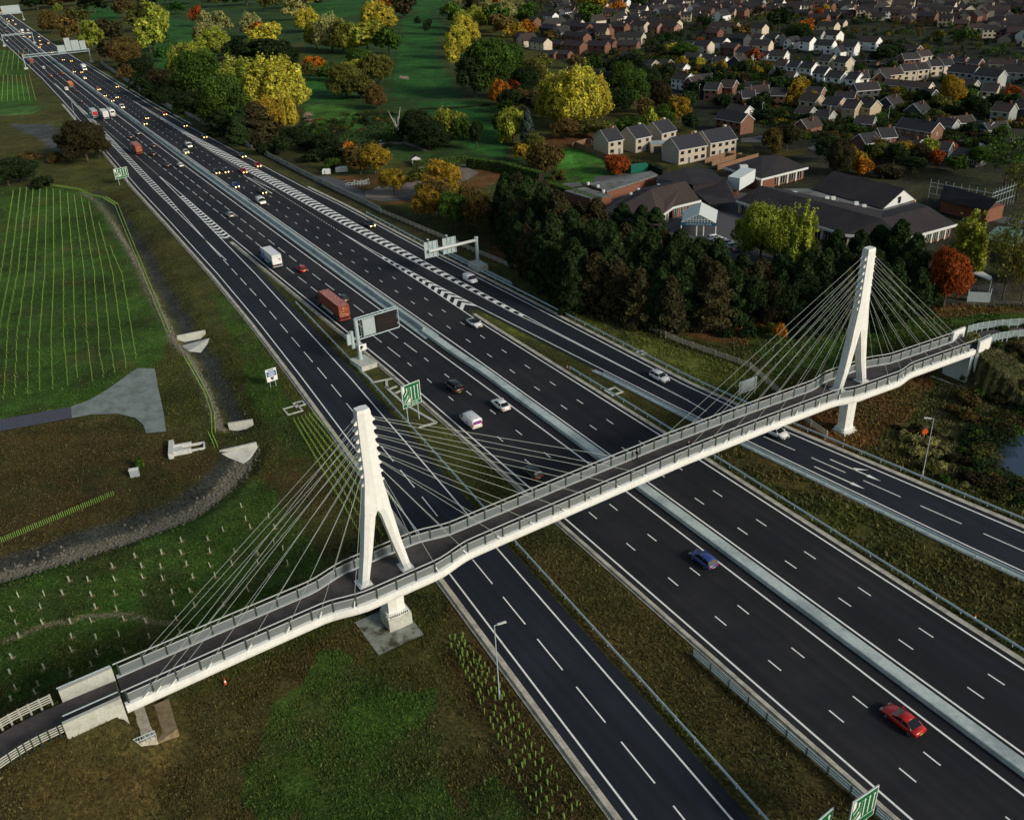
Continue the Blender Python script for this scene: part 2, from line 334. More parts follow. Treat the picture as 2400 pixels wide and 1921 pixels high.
def make_ground():
    ys = [20.]; 
    while ys[-1] < 6000: ys.append(ys[-1]+max(.75, .0062*ys[-1]))
    xs = [0.]
    while xs[-1] < 4000: xs.append(xs[-1]+(.75 if xs[-1] < 75 else .0085*xs[-1]+.12))
    xs = np.array(sorted([-a for a in xs[1:]]+xs)); ys = np.array([-3000,-500,-60]+ys)
    X, Y = np.meshgrid(xs, ys); Z = HZ(X, Y)-.03
    rg = (fbm(X,Y,1.9,5)-.5)*.22*np.clip((Y-20)/40, 0, 1); so_s = (X-RO[0])*UP[0]+(Y-RO[1])*UP[1]; so_o = (X-RO[0])*RT[0]+(Y-RO[1])*RT[1]
    road = ((so_o > -34) & (so_o < 46))
    Z = Z+np.where(road, -.02, rg)
    col = ground_colour(X, Y)
    v = np.stack([X, Y, Z], -1).reshape(-1, 3); ny, nx = X.shape
    idx = np.arange(nx*ny).reshape(ny, nx); q = np.stack([idx[:-1,:-1], idx[:-1,1:], idx[1:,1:], idx[1:,:-1]], -1).reshape(-1, 4)
    me = bpy.data.meshes.new('ground'); me.vertices.add(len(v)); me.vertices.foreach_set('co', v.ravel())
    me.loops.add(q.size); me.loops.foreach_set('vertex_index', q.ravel()); me.polygons.add(len(q))
    me.polygons.foreach_set('loop_start', np.arange(0, q.size, 4)); me.polygons.foreach_set('loop_total', np.full(len(q), 4))
    me.update(calc_edges=True); me.polygons.foreach_set('use_smooth', np.ones(len(q), bool))
    at = me.color_attributes.new('zone', 'FLOAT_COLOR', 'POINT'); at.data.foreach_set('color', np.concatenate([col, np.ones(X.shape+(1,))], -1).ravel())
    m = bpy.data.materials.new('ground_cover'); m.use_nodes = True; N = m.node_tree.nodes; Lk = m.node_tree.links; b = N['Principled BSDF']
    b.inputs['Roughness'].default_value = .95; b.inputs['Specular IOR Level'].default_value = .1
    ca = N.new('ShaderNodeVertexColor'); ca.layer_name = 'zone'; tc = N.new('ShaderNodeTexCoord'); cur = ca.outputs[0]
    def noise(sc, det, lo, hi, a, bb, rough=.6):
        t = N.new('ShaderNodeTexNoise'); t.inputs['Scale'].default_value = sc; t.inputs['Detail'].default_value = det; t.inputs['Roughness'].default_value = rough
        Lk.new(tc.outputs['Object'], t.inputs['Vector']); r = N.new('ShaderNodeMapRange')
        for i, vv in enumerate((lo, hi, a, bb)): r.inputs[i+1].default_value = vv
        Lk.new(t.outputs[0], r.inputs[0]); return r.outputs[0], t.outputs[0]
    # straw and dead-grass flecks, dark tufts
    f1, _ = noise(.55, 8, .52, .68, 0, .55, .75); mx = N.new('ShaderNodeMix'); mx.data_type = 'RGBA'
    Lk.new(f1, mx.inputs[0]); Lk.new(cur, mx.inputs[6]); vs = N.new('ShaderNodeVectorMath'); vs.operation = 'MULTIPLY'; vs.inputs[1].default_value = (2.3, 1.9, 2.0)
    Lk.new(cur, vs.inputs[0]); Lk.new(vs.outputs[0], mx.inputs[7]); cur = mx.outputs[2]
    f2, raw = noise(2.2, 8, .36, .64, .35, 1.75, .8); sc2 = N.new('ShaderNodeVectorMath'); sc2.operation = 'SCALE'; Lk.new(cur, sc2.inputs[0]); Lk.new(f2, sc2.inputs['Scale']); cur = sc2.outputs[0]
    f3, _ = noise(.035, 5, .35, .65, .7, 1.35); sc3 = N.new('ShaderNodeVectorMath'); sc3.operation = 'SCALE'; Lk.new(cur, sc3.inputs[0]); Lk.new(f3, sc3.inputs['Scale']); cur = sc3.outputs[0]
    f4, _ = noise(.16, 6, .35, .65, .72, 1.32, .7); sc4 = N.new('ShaderNodeVectorMath'); sc4.operation = 'SCALE'; Lk.new(cur, sc4.inputs[0]); Lk.new(f4, sc4.inputs['Scale']); cur = sc4.outputs[0]
    Lk.new(cur, b.inputs['Base Color']); bp = N.new('ShaderNodeBump'); bp.inputs['Strength'].default_value = .8; bp.inputs['Distance'].default_value = .35
    Lk.new(raw, bp.inputs['Height']); Lk.new(bp.outputs[0], b.inputs['Normal']); me.materials.append(m)
    o = link('ground', me); tag(o, kind='structure'); return o
make_ground()
def sheet(name, poly, z, m, st=None):
    b = MB(); b.add([(p[0], p[1], z if len(p) < 3 else p[2]) for p in poly], [tuple(range(len(poly)))])
    o = b.build(name, m); fix(o.data); tag(o, kind='structure'); return o
# water
M_water = mat('water', (.035,.06,.095), .12, 0, spec=.6, bump=.25, bsc=1.5)
M_water2 = mat('pond_water_algae', (.03,.04,.035), .05, 0, spec=.8, bump=.1, bsc=.8)
w = sheet('pond_water', POND, -.75, M_water)
GP = fp(690,291,715,282,750,278,790,262,812,248,836,262,850,285,846,300,800,297,770,303,700,303)
w = sheet('golf_pond_water', GP, .03, M_water2)
# ================================================================ roads
S_ALL = np.concatenate([np.arange(-150, 30, 3.), np.arange(30, 300, 6.), np.arange(300, 2000, 12.)])
tL1 = tab([(-150,3.4),(-60,4.0),(-20,3.7),(0,3.4),(84,2.4),(204,1.1),(356,0),(682,0),(900,1.4),(1230,3.8),(2000,9.5)])
tmL = tab([(-150,5.2),(-46,5.5),(-12,5.3),(-4,4.3),(95,3.7),(203,2.7),(415,2.6),(700,2.3),(1240,5.0),(2000,10.7)])
tmR = tab([(-150,7.1),(-50,7.5),(-5,7.6),(93,6.75),(200,5.7),(298,4.6),(420,4.3),(700,4.0),(1240,7.2),(2000,13)])
tR1 = tab([(-150,8.0),(-50,8.3),(0,8.2),(95,7.2),(200,6.2),(298,5.1),(421,4.9),(700,4.6),(1240,7.9),(2000,13.7)])
tL0 = tab([(-150,-31.5),(-108,-29.4),(-64,-27.3),(7,-23.7),(39,-22.4),(79,-21.4),(137,-20.9),(190,-20.7),(266,-19.5),(400,-17.2),(550,-15.7),(906,-16.7),(1300,-15),(2000,-9)])
tM0 = tab([(-150,-7.6),(0,-7.45),(70,-9.0),(110,-9.7),(186,-10.3),(202,-10.8)])
tSR = tab([(-150,-23.8),(-105,-21.3),(-54,-18.8),(0,-15.9),(72,-13.3),(110,-12.5),(182,-11.2),(203,-10.9)])
tSL = tab([(-150,-27.9),(-110,-25.5),(-64,-23.3),(4,-19.8),(56,-17.8),(80,-17.3),(109,-16.7)])
tA = tab([(-150,-3.65),(0,-3.85),(69,-5.1),(190,-6.4),(339,-8.1),(550,-9),(900,-8.6),(1300,-5),(2000,1)])
tB = tab([(-150,0),(0,-.1),(59,-1.2),(159,-2.4),(234,-3.1),(350,-4.2),(550,-4.6),(900,-3.8),(1300,-.8),(2000,5)])
tDn = tab([(203,-10.8),(243,-11),(340,-11.9),(550,-12.6),(900,-12.6),(1300,-9.5),(2000,-3)])
tH1L = tab([(110,-16.6),(142,-16.5),(187,-16.5),(277,-15.3),(340,-14.3),(435,-12.8),(518,-11.9)])
tH1R = tab([(110,-16.6),(150,-15.5),(185,-14.5),(285,-13.2),(340,-12.5),(440,-12.0),(518,-11.8)])
tC = tab([(-150,11.4),(20,11.1),(67,10.6),(162,9.8),(255,8.6),(311,8.1),(420,8.0),(700,7.8),(1240,11),(2000,17)])
tD = tab([(-150,15.05),(20,14.5),(67,14.2),(124,13.8),(227,12.9),(320,11.6),(420,11.3),(700,11.2),(1240,14.5),(2000,20)])
tMO = tab([(-150,18.7),(-60,18.9),(7,17.95),(40,18.3),(72,17.9),(92,17.75)])
tDf = tab([(92,17.75),(148,17.2),(177,16.7),(229,15.7),(320,15.1),(700,15.0),(1240,18.3),(2000,24)])
tH3L = tab([(-45,30.5),(-2,27.7),(9,26.5),(49,23.9),(100,21.0),(150,19.2),(202,17.4),(230,16.3),(356,15.3),(400,15.1)])
tH3R = tab([(-45,30.6),(-2,28.1),(11,27.6),(51,26),(109,24.3),(154,23.2),(215,20.6),(278,17.8),(394,15.3)])
tOE = tab([(-150,49.5),(-101,42.2),(-62,36.3),(-40,34.0),(19,31.8),(60,30),(119,28.4),(151,26.6),(257,23),(312,21.4),(379,19.9),(601,19.3),(762,18.6),(1276,22),(2000,28)])
tSE = tab([(-150,41),(-98.5,33.5),(-59,28.9),(-46,27.4),(16,22.1),(42,20.2),(72,18.5),(92,17.8)])
tF = tabx([(-101.7,38.2),(-62,32.3),(-49.6,30.9),(-43.8,30.4)])
def ribbon(name, fl, fr, s0, s1, z, m, dl=0, dr=0, cat=None):
    S = np.array([s0]+[s for s in S_ALL if s0 < s < s1]+[s1]); b = MB()
    A = [(*R(s, float(fl(s))+dl), z) for s in S]; B = [(*R(s, float(fr(s))+dr), z) for s in S]
    b.strip(B, A); return tag(b.build(name, m), kind='structure')
ribbon('main_road', tL0, tmL, 107, 1900, .02, M_asph, -1.0, .3)
ribbon('main_road', tM0, tmL, -150, 107, .02, M_asph, -.9, .3)
ribbon('slip_road', tL0, tSR, -150, 107, .021, M_asph2, -1.2, 1.6)
ribbon('main_road', tmR, tOE, 16, 1900, .02, M_asph, -.3, 1.0)
ribbon('main_road', tmR, tMO, -150, 16, .02, M_asph, -.3, .8)
ribbon('slip_road', tSE, tOE, -150, 16, .021, M_asph2, -.9, 1.0)
ribbon('kerb', tL0, tL0, -150, 420, .06, M_buff, -2.3, -1.15)
ribbon('kerb', tM0, tM0, -150, 104, .05, M_buff, -1.9, -.9)
ribbon('kerb', tMO, tMO, -150, 14, .05, M_buff, .8, 1.6)
ribbon('kerb', tOE, tOE, -150, 150, .05, M_buff, 1.0, 1.9)
ribbon('kerb', tSE, tSE, -150, -25, .05, M_slab, -2.0, -1.0)
# drainage slab and barrier of the central reserve
ribbon('central_reserve', tmL, tmR, 8, 1900, .06, M_slab)
PZ = .045
def line(mb, f, s0, s1, w=.2, d=0):
    S = [s0]+[s for s in S_ALL if s0 < s < s1]+[s1]
    k = lambda s: 1+max(0, (s-250))/500
    mb.strip([(*R(s, float(f(s))+d+w/2*k(s)), PZ) for s in S], [(*R(s, float(f(s))+d-w/2*k(s)), PZ) for s in S])
def dashes(mb, f, s0, s1, ln, per, w=.15, ph=0):
    a = math.ceil((s0-ph)/per)*per+ph
    while a < s1:
        k = 1+max(0, (a-250))/600
        mb.strip([(*R(q, float(f(q))+w/2*k), PZ) for q in (a-ln, a)], [(*R(q, float(f(q))-w/2*k), PZ) for q in (a-ln, a)]); a += per
mk = MB()
line(mk, tL1, -150, 1900, .25); line(mk, tR1, -150, 1900, .25)
line(mk, tM0, -150, 203, .25); line(mk, tSR, -150, 203, .22); line(mk, tL0, -150, 1900, .22)
line(mk, tMO, -150, 93, .25); line(mk, tSE, -150, 93, .22); line(mk, tOE, -150, 1900, .25)
line(mk, tH1L, 88, 518, .2); line(mk, tH1R, 110, 518, .2); line(mk, tSL, 92, 110, .2)
line(mk, tH3L, -50, 400, .2); line(mk, tH3R, -45, 394, .2)
dashes(mk, tSL, -150, 90, 6, 9, .17, -63.5+.0)
dashes(mk, tA, -150, 3, 2, 9, .17, -.3); dashes(mk, tB, -150, 3, 2, 9, .17, -.3)
dashes(mk, tA, 3, 1800, 6, 9, .17, -.3+.4); dashes(mk, tB, 3, 1800, 6, 9, .17, -.3+.4)
dashes(mk, tDn, 212, 1800, 1, 2, .15) if False else dashes(mk, tDn, 205, 340, 1, 2, .17); dashes(mk, tDn, 340, 1500, 6, 9, .17)
dashes(mk, tC, -150, 1500, 2, 9, .17, -15.2); dashes(mk, tD, -150, 1500, 2, 9, .17, -15.2); dashes(mk, tDf, 94, 178, 1, 2, .2); dashes(mk, tDf, 186, 260, 1, 2, .2); dashes(mk, tDf, 260, 1300, 2, 9, .17, -15.2)
dashes(mk, tF, -150, -48, 6, 9, .17, -61.9)
def chev(mb, fl, fr, s0, s1, apex, per=3.3, th=1.0, apos=.5):
    s = s0
    while s < s1:
        l = float(fl(s))+.12; r = float(fr(s))-.12; wd = r-l
        if wd > .7:
            mid = l+wd*apos; ax = apex*min(1, wd/4)
            Q = [(s, l), (s+ax, mid), (s, r)]; t = th
            mb.strip([(*R(a, o_), PZ+.002) for a, o_ in Q], [(*R(a+t, o_), PZ+.002) for a, o_ in Q])
        s += per
chev(mk, tMO, tSE, 17.5, 72, 3.0, 3.4, 1.6, .55); chev(mk, tH3L, tH3R, -4, 330, 1.2, 3.4, 1.7, .45)
chev(mk, tSR, tM0, 109.5, 168, -1.8, 3.3, 1.5, .5); chev(mk, tH1L, tH1R, 150, 430, 0.0, 3.6, 1.1, .5)
def arrow(mb, s, o, s2, o2, left=False):
    "long lane arrow pointing from (s,o) down the road to (s2,o2)"
    a = R(s, o); b = R(s2, o2); d = (b-a)/np.linalg.norm(b-a); n = np.array([-d[1], d[0]]); c = b-d*2.2
    mb.add([(*(p), PZ) for p in (a-n*.1, a+n*.1, c+n*.12, c-n*.12)], [(0, 3, 2, 1)]); mb.add([(*(p), PZ) for p in (c-n*.36, b, c+n*.36)], [(0, 1, 2)])
arrow(mk, 182.3, 14.9, 149, 15.3); arrow(mk, 178, 15.2, 152.5, 17.3)
arrow(mk, -72.9, 35.6, -81.5, 36.9); arrow(mk, -76.8, 36.2, -78.4, 37.9); arrow(mk, -73, 32.0, -81.6, 33.3)
me = mk.mesh('road_markings', M_white); fix(me)
tag(link('road_markings', me), kind='structure')
# reflecting studs are left to the paint texture; concrete paths and pads
def hsheet(name, P, m, dz=.13):
    b = MB(); n = len(P); c = np.mean(np.array(P), 0); V = [(p[0], p[1], hz(p[0], p[1])+dz) for p in P]
    return sheet(name, [(p[0], p[1], q[2]) for p, q in zip(P, V)], 0, m)
M_lconc = mat('pale_concrete', (.21,.25,.225), .9, .12, 1.2, .3, 20, col2=(.15,.18,.16), c2sc=.35)
hsheet('concrete_turning_area', fp(150,857,190,842,228,820,262,795,290,776,326,777,334,820,345,870,350,909,308,913,302,895,285,881,250,872,190,874,152,881), M_lconc)
hsheet('tarmac_track', fp(-300,950,-100,905,0,884,150,857.3,152,880.7,0,909,-100,935,-300,990), mat('old_tarmac', (.07,.075,.095), .9, .15, 2))
M_grav = mat('tan_gravel', (.20,.16,.13), .95, .2, 6, .3, 30, col2=(.12,.10,.085), c2sc=.2)
hsheet('car_park', fp(768,405,800,392,862,382,900,352,985,354,1010,364,985,380,920,396,870,416,800,418,770,416), M_grav)
M_tarm = mat('worn_tarmac', (.085,.085,.09), .95, .2, 3)
hsheet('access_road', fp(655,372,700,372,735,388,775,408,800,414,870,408,880,420,800,424,766,418,715,398,660,384), M_tarm, .05)
hsheet('access_road', fp(2040-10,452,2130,475,2300,505,2300,480,2140,462,2040,440), M_tarm, .05)
hsheet('hotel_yard', fp(1250,372,1400,360,1420,372,1500,395,1700,430,1560,520,1700,560,1500,560,1380,470,1250,420), M_tarm, .04)
hsheet('estate_road', fp(1665,262,1745,272,1700,288,1610,300,1560,300,1560,292,1640,282), M_tarm, .05)
hsheet('estate_road', fp(1700,312,1860,262,1990,285,1990,292,1870,272,1720,322), M_tarm, .05)
hsheet('estate_road', fp(2000,290,2060,270,2180,300,2180,322,2080,296,2010,304), M_tarm, .05)
hsheet('estate_road', fp(1820,145,1960,155,2160,190,2160,196,1960,162,1820,152), M_tarm, .05)
hsheet('estate_road', fp(1500,125,1700,158,1830,165,1830,172,1690,165,1500,131), M_tarm, .05)
hsheet('golf_path', fp(880,352,940,344,1030,352,1030,356,940,349,885,357), M_grav, .05)
hsheet('golf_path', fp(785,302,850,297,895,312,905,318,895,319,850,303,790,306), M_grav, .05)
# foot/cycle path on the banks
for P in (PLW[1:], PRW[1:]):
    Q = dens(P, 1.5); A = []; B = []
    for i, q in enumerate(Q):
        a = np.array(Q[max(i-1, 0)][:2]); b_ = np.array(Q[min(i+1, len(Q)-1)][:2]); d = (b_-a)/np.linalg.norm(b_-a); n = np.array([-d[1], d[0]])
        A.append((q[0]+n[0]*2.0, q[1]+n[1]*2.0, q[2]-.0)); B.append((q[0]-n[0]*2.0, q[1]-n[1]*2.0, q[2]-.0))
    b = MB(); b.strip(A, B); o = b.build('footpath', M_deck); fix(o.data); tag(o, kind='structure')
# ================================================================ central concrete barrier
def extr(prof, pts, m, name, parent=None, closed=True):
    "sweep profile [(across, z)] along world points [(x, y, z)]"
    rings = []; k = len(pts)
    for i, p in enumerate(pts):
        a = np.array(pts[max(i-1, 0)][:2]); b = np.array(pts[min(i+1, k-1)][:2]); d = (b-a)/(np.linalg.norm(b-a)+1e-9); n = np.array([d[1], -d[0]])
        z = p[2] if len(p) > 2 else 0
        rings.append([(p[0]+n[0]*u, p[1]+n[1]*u, z+v) for u, v in prof])
    b = MB(); b.loft(rings); o = b.build(name, m, parent); fix(o.data); return o
def rs(f, s0, s1, st=6., d=0): 
    n = max(2, int((s1-s0)/st)); return [(*R(s, float(f(s))+d), 0) for s in np.linspace(s0, s1, n)]
mid = lambda s: (float(tmL(s))+float(tmR(s)))/2
M_bar = mat('barrier_concrete', (.47,.54,.51), .8, .12, 2, col2=(.30,.36,.35), c2sc=.15)
o = extr([(-.32,.0),(-.28,.25),(-.12,.9),(.12,.9),(.28,.25),(.32,0)], rs(mid, 12, 1850, 8), M_bar, 'concrete_barrier')
tag(o, 'narrow concrete step barrier running up the middle of the central reserve into the distance', 'barrier')
o = extr([(-.86,0),(-.8,.55),(-.72,.62),(.78,.62),(.84,.5),(.9,0)], rs(mid, -150, 12, 6), M_bar, 'concrete_barrier')
tag(o, 'wide flat-topped pale concrete reserve between the carriageways below and near the footbridge', 'barrier')
o = extr([(-.2,.0),(-.18,.35),(.18,.35),(.2,0)], rs(tL0, -150, 300, 6, -1.75), M_buff, 'concrete_channel')
tag(o, 'long low buff concrete edge channel along the left slip road', 'kerb')
o = extr([(-.2,.0),(-.18,.3),(.18,.3),(.2,0)], rs(tM0, -150, 100, 6, -1.4), M_buff, 'concrete_channel')
tag(o, 'long low buff concrete edge channel on the left verge of the main carriageway', 'kerb')
# ================================================================ crash barriers (steel)
def guard(f, s0, s1, label, d=0, two=False):
    pts = rs(f, s0, s1, 3.2, d); t = empty('crash_barrier', pts[0], 0, label, 'crash barrier', 'steel crash barriers beside the roads')
    ox, oy = pts[0][0], pts[0][1]; L = [(p[0]-ox, p[1]-oy, p[2]) for p in pts]
    k = 1.25
    extr([(-.05,.45),(-.09*k,.52),(-.03,.6),(-.09*k,.68),(-.05,.76),(.05,.76),(.05,.45)], L, M_galv, 'beam', t)
    if two: extr([(-.04,.95),(-.04,1.05),(.04,1.05),(.04,.95)], L, M_galv, 'top_rail', t)
    pm = MB().box(-.05,.05,-.05,.05,0,.75).mesh('post', M_galv)
    for p in L[:100]: q = link('post', pm, t); q.location = (p[0]+.08, p[1], 0)
    return t
guard(tSR, -140, 45, 'steel crash barrier on the grass verge between the left slip road and the main carriageway', 2.6)
guard(tMO, -140, -22, 'steel crash barrier on the verge beside the outer edge of the far main carriageway', 2.2)
guard(tSE, -140, -28, 'low steel crash barrier along the inner edge of the far slip road', -1.5)
guard(tOE, -140, 105, 'long steel crash barrier outside the far slip road, passing the cantilever sign gantry', 2.35)
guard(tOE, 24, 62, 'short second steel rail behind the crash barrier at the foot of the cantilever sign gantry', 3.3, True)
guard(tOE, 300, 620, 'distant steel crash barrier along the outer edge of the far carriageway, before the wide gantry', 1.8)
# ================================================================ fences
def fence(pts, label, name='post_and_rail_fence', hgt=1.3, rails=4, post=2.4, board=False, m=M_wood, z=None, group=None, pm=None, rw=.07):
    Q = dens(pts, post); Q = [(q[0], q[1], (hz(q[0], q[1]) if z is None else q[2])) for q in Q]
    t = empty(name, Q[0], 0, label, 'fence', group); o0 = np.array(Q[0]); L = [tuple(np.array(q)-o0) for q in Q]
    for r in range(rails):
        h = hgt*(.28+.68*r/max(1, rails-1)) if not board else 0
        if not board: extr([(-.03,h-rw),(-.03,h+rw),(.03,h+rw),(.03,h-rw)], L, m, 'rail', t)
    if board:
        extr([(-.04,.05),(-.04,hgt),(.04,hgt),(.04,.05)], L, m, 'boarding', t)
        extr([(-.07,hgt),(-.07,hgt+.06),(.07,hgt+.06),(.07,hgt)], L, m, 'capping', t)
    me = MB().box(-.07,.07,-.07,.07,-.3,hgt+.08).mesh('post', pm or m)
    k = max(1, math.ceil(len(L)/100))
    for p in L[::k]: q = link('post', me, t); q.location = p
    return t
M_board = mat('grey_boarding', (.30,.31,.28), .9, .25, 2.5, .3, 12, col2=(.2,.21,.2), c2sc=.4)
fence([tuple(R(s, o)) for s, o in [(600,29),(508,26.5),(430,25.5),(346,25.2)]], 'tall grey timber noise fence beside the distant far carriageway, ending near the rusty hut', 'noise_fence', 2.6, board=True, m=M_board, post=3)
fence([tuple(R(s, o)) for s, o in [(344,27.5),(310,28.8),(281,29.4),(226,31.0)]], 'grey boarded roadside fence below the yellow poplars, left of the gap', 'noise_fence', 1.7, board=True, m=M_board, post=3)
fence([tuple(R(s, o)) for s, o in [(219,31.4),(168,32.6),(140,33.6),(118,34.9),(103.5,35.2)]], 'grey boarded roadside fence in front of the gravel car park', 'noise_fence', 1.7, board=True, m=M_board, post=3)
fence([tuple(R(s, o)) for s, o in [(103,35.2),(70,38.2),(35,41.2),(10,42.8),(-26,45.2),(-42,48.3)]], 'long timber post and rail fence behind the far slip road, running to the footbridge', rails=4)
fence([tuple(R(s, o)) for s, o in [(-42,48.3),(-48,46.5),(-53,44.9)]], 'short timber rail fence running down to the bridge deck by the grey sign back')
fence([tuple(R(s, o)) for s, o in [(-60,42.0),(-64,40.9),(-68,40.2)]], 'short timber rail fence emerging under the footbridge beside the slip road')
fence([tuple(R(s, o)) for s, o in [(-94,-10.5),(-103,-10.4),(-114,-10.2),(-128,-9.8)]], 'grey panelled rail fence on the verge beside the main carriageway, bottom right', rails=3, m=M_galv, pm=M_dsteel, hgt=1.1, rw=.12)
def off(P, d):
    Q = dens(P, 1.2); out = []
    for i, q in enumerate(Q):
        a = np.array(Q[max(i-1, 0)][:2]); b_ = np.array(Q[min(i+1, len(Q)-1)][:2]); v = (b_-a)/np.linalg.norm(b_-a); n = np.array([-v[1], v[0]])
        out.append((q[0]+n[0]*d, q[1]+n[1]*d, q[2]-.1))
    return out
def trim(P, s0, s1):
    return [p for p in P if s0 <= (np.array(p[:2])-BP) @ BE <= s1]
M_pale = mat('pale_timber', (.42,.43,.36), .8, .15, 3)
a1 = off(PLW, 2.6); a2 = off(PLW, -2.6)     # path runs away from the bridge
fence(trim(a2, -90, -36.6), 'pale four-rail fence along the upper side of the left approach path', m=M_pale, z=1, post=2.2)
fence(trim(a1, -90, -36.4), 'pale four-rail fence with dark posts along the lower side of the left approach path', m=M_pale, z=1, pm=M_dsteel, post=2.2)
b1 = off(PRW, 2.4); b2 = off(PRW, -2.4)
fence(trim(b1, 115.4, 170), 'tall pale railing along the back of the curving right approach path', m=M_galv, z=1, rails=6, hgt=1.7, post=2.2, rw=.05)
fence(trim(b2, 114.9, 170), 'tall pale railing with square posts at the front of the right approach path', m=M_galv, z=1, rails=6, hgt=1.7, post=1.9, rw=.05, pm=M_galv)
# ================================================================ the footbridge
BR = empty('footbridge', (0, 0, 0), 0, 'long white cable-stayed footbridge with two A-shaped pylons crossing the dual carriageway', 'footbridge')
hw = tab([(-31.2,2.75),(10,2.7),(60,2.6),(111,2.5)])
def bulge(s):
    def b(c):
        a = abs(s-c); return 0 if a > 10 else (1.1 if a < 4.2 else 1.1*.5*(1+math.cos(math.pi*(a-4.2)/5.8)))
    return b(.8)+b(BL+3.0)*.95
def HWD(s): return float(hw(s))+bulge(s)
ST_ = list(np.arange(-31, 111.01, 1.0))
def sweep(name, prof, m, side=0, sts=ST_, par=BR, sm=False):
    "prof: [(distance inward from the edge, z relative to deck)]; side -1 front, +1 back"
    rings = []
    for s in sts:
        w_ = HWD(s); z = float(deckz(s)); rings.append([Bp(s, side*(w_-u), z+v) for u, v in prof])
    b = MB(); b.loft(rings); o = b.build(name, m, par, smooth=sm); fix(o.data); return o
rings = []
b = MB()
A = [Bp(s, HWD(s)-.5, float(deckz(s))) for s in ST_]; B = [Bp(s, -(HWD(s)-.5), float(deckz(s))) for s in ST_]; b.strip(B, A)
o = b.build('deck_surface', M_deck, BR); fix(o.data)
rings = [[Bp(s, HWD(s)-.35, deckz(s)-.04), Bp(s, -(HWD(s)-.35), deckz(s)-.04), Bp(s, -(HWD(s)-.9), deckz(s)-.75), Bp(s, HWD(s)-.9, deckz(s)-.75)] for s in ST_]
b = MB(); b.loft(rings); o = b.build('deck_box', M_paint, BR); fix(o.data)
for sd in (-1, 1):
    sweep('edge_beam', [(.5,.12),(.12,.08),(0,0),(.0,-.62),(.1,-.95),(.34,-1.0),(.34,-.05),(.5,-.05)], M_paint, sd)
    sweep('handrail', [(.40+a*.05, 1.86+c*.05) for a, c in ((-1,-1),(1,-1),(1,1),(-1,1))], M_rail, sd)
    sweep('kerb_strip', [(.66,.02),(.5,.02),(.5,.16),(.66,.16)], M_rail, sd)
M_mesh = bpy.data.materials.new('parapet_mesh'); M_mesh.use_nodes = True
_n = M_mesh.node_tree; _b = _n.nodes['Principled BSDF']; _b.inputs['Base Color'].default_value = (.19,.215,.215,1); _b.inputs['Roughness'].default_value = .5; _b.inputs['Alpha'].default_value = .8
post_s = list(np.arange(-30.6, 111, 2.55))
for sd in (-1, 1):
    for a, c in zip(post_s[:-1], post_s[1:]):
        b = MB(); P = []
        for s in (a+.09, c-.09):
            for u, v in ((.40,.2),(.44,.2),(.44,1.22),(.40,1.22)): P.append(Bp(s, sd*(HWD(s)-u), float(deckz(s))+v))
        b.loft([P[:4], P[4:]]); o = b.build('mesh_panel', M_mesh, BR); fix(o.data)
        P = []
        for s in (a+.09, c-.09):
            for u, v in ((.38,1.22),(.46,1.22),(.46,1.29),(.38,1.29)): P.append(Bp(s, sd*(HWD(s)-u), float(deckz(s))+v))
        f = MB().loft([P[:4], P[4:]]).build('panel_frame', M_rail, o); fix(f.data)
    for a in post_s:
        w_ = HWD(a); z = float(deckz(a)); b = MB()
        b.loft([[Bp(a-.09, sd*(w_-.32-k), z+h), Bp(a+.09, sd*(w_-.32-k), z+h), Bp(a+.09, sd*(w_-.5-k), z+h), Bp(a-.09, sd*(w_-.5-k), z+h)] for h, k in ((.1,0),(1.2,.0),(1.84,-.02))])
        o = b.build('parapet_post', M_dsteel, BR); fix(o.data)
def hexs(sa, sb, t, ridge, z, s0=0):
    m_ = (sa+sb)/2; return [Bp(s0+sa, -t, z), Bp(s0+m_, -ridge, z), Bp(s0+sb, -t, z), Bp(s0+sb, t, z), Bp(s0+m_, ridge, z), Bp(s0+sa, t, z)]
def pylon(s0):
    zd = float(deckz(s0)); g = zd-7.8; py = MB()
    stem = [(17.6,1.62,.66),(19.2,1.42,.66),(21.2,1.12,.66),(22.6,.98,.66),(30.4,.80,.60)]
    py.loft([hexs(-w_, w_, .62*k/.66, k+.12, z+g, s0) for z, w_, k in stem]+[hexs(-.72,.72,.5,.62, 30.75+g, s0)])
    for q in (-1, 1):
        L = [(zd+.2, 2.35, 3.25), (12.5, 1.27, 2.40), (16.8, .38, 1.75), (17.6+g+.02, .0, 1.61)]
        py.loft([hexs(min(q*a, q*c), max(q*a, q*c), .62, .78, z, s0) for z, a, c in L])
    o = py.build('pylon', M_paint, BR); fix(o.data)
    for q in (-1, 1):
        b = MB(); c = Bp(s0+q*2.8, 0); b.obox(c, BE, 1.7, 1.9, zd+.0, zd+.12); b.obox(c, BE, 1.35, 1.65, zd+.12, zd+.26); b.build('foot_plate', M_paint, o)
    return o, g
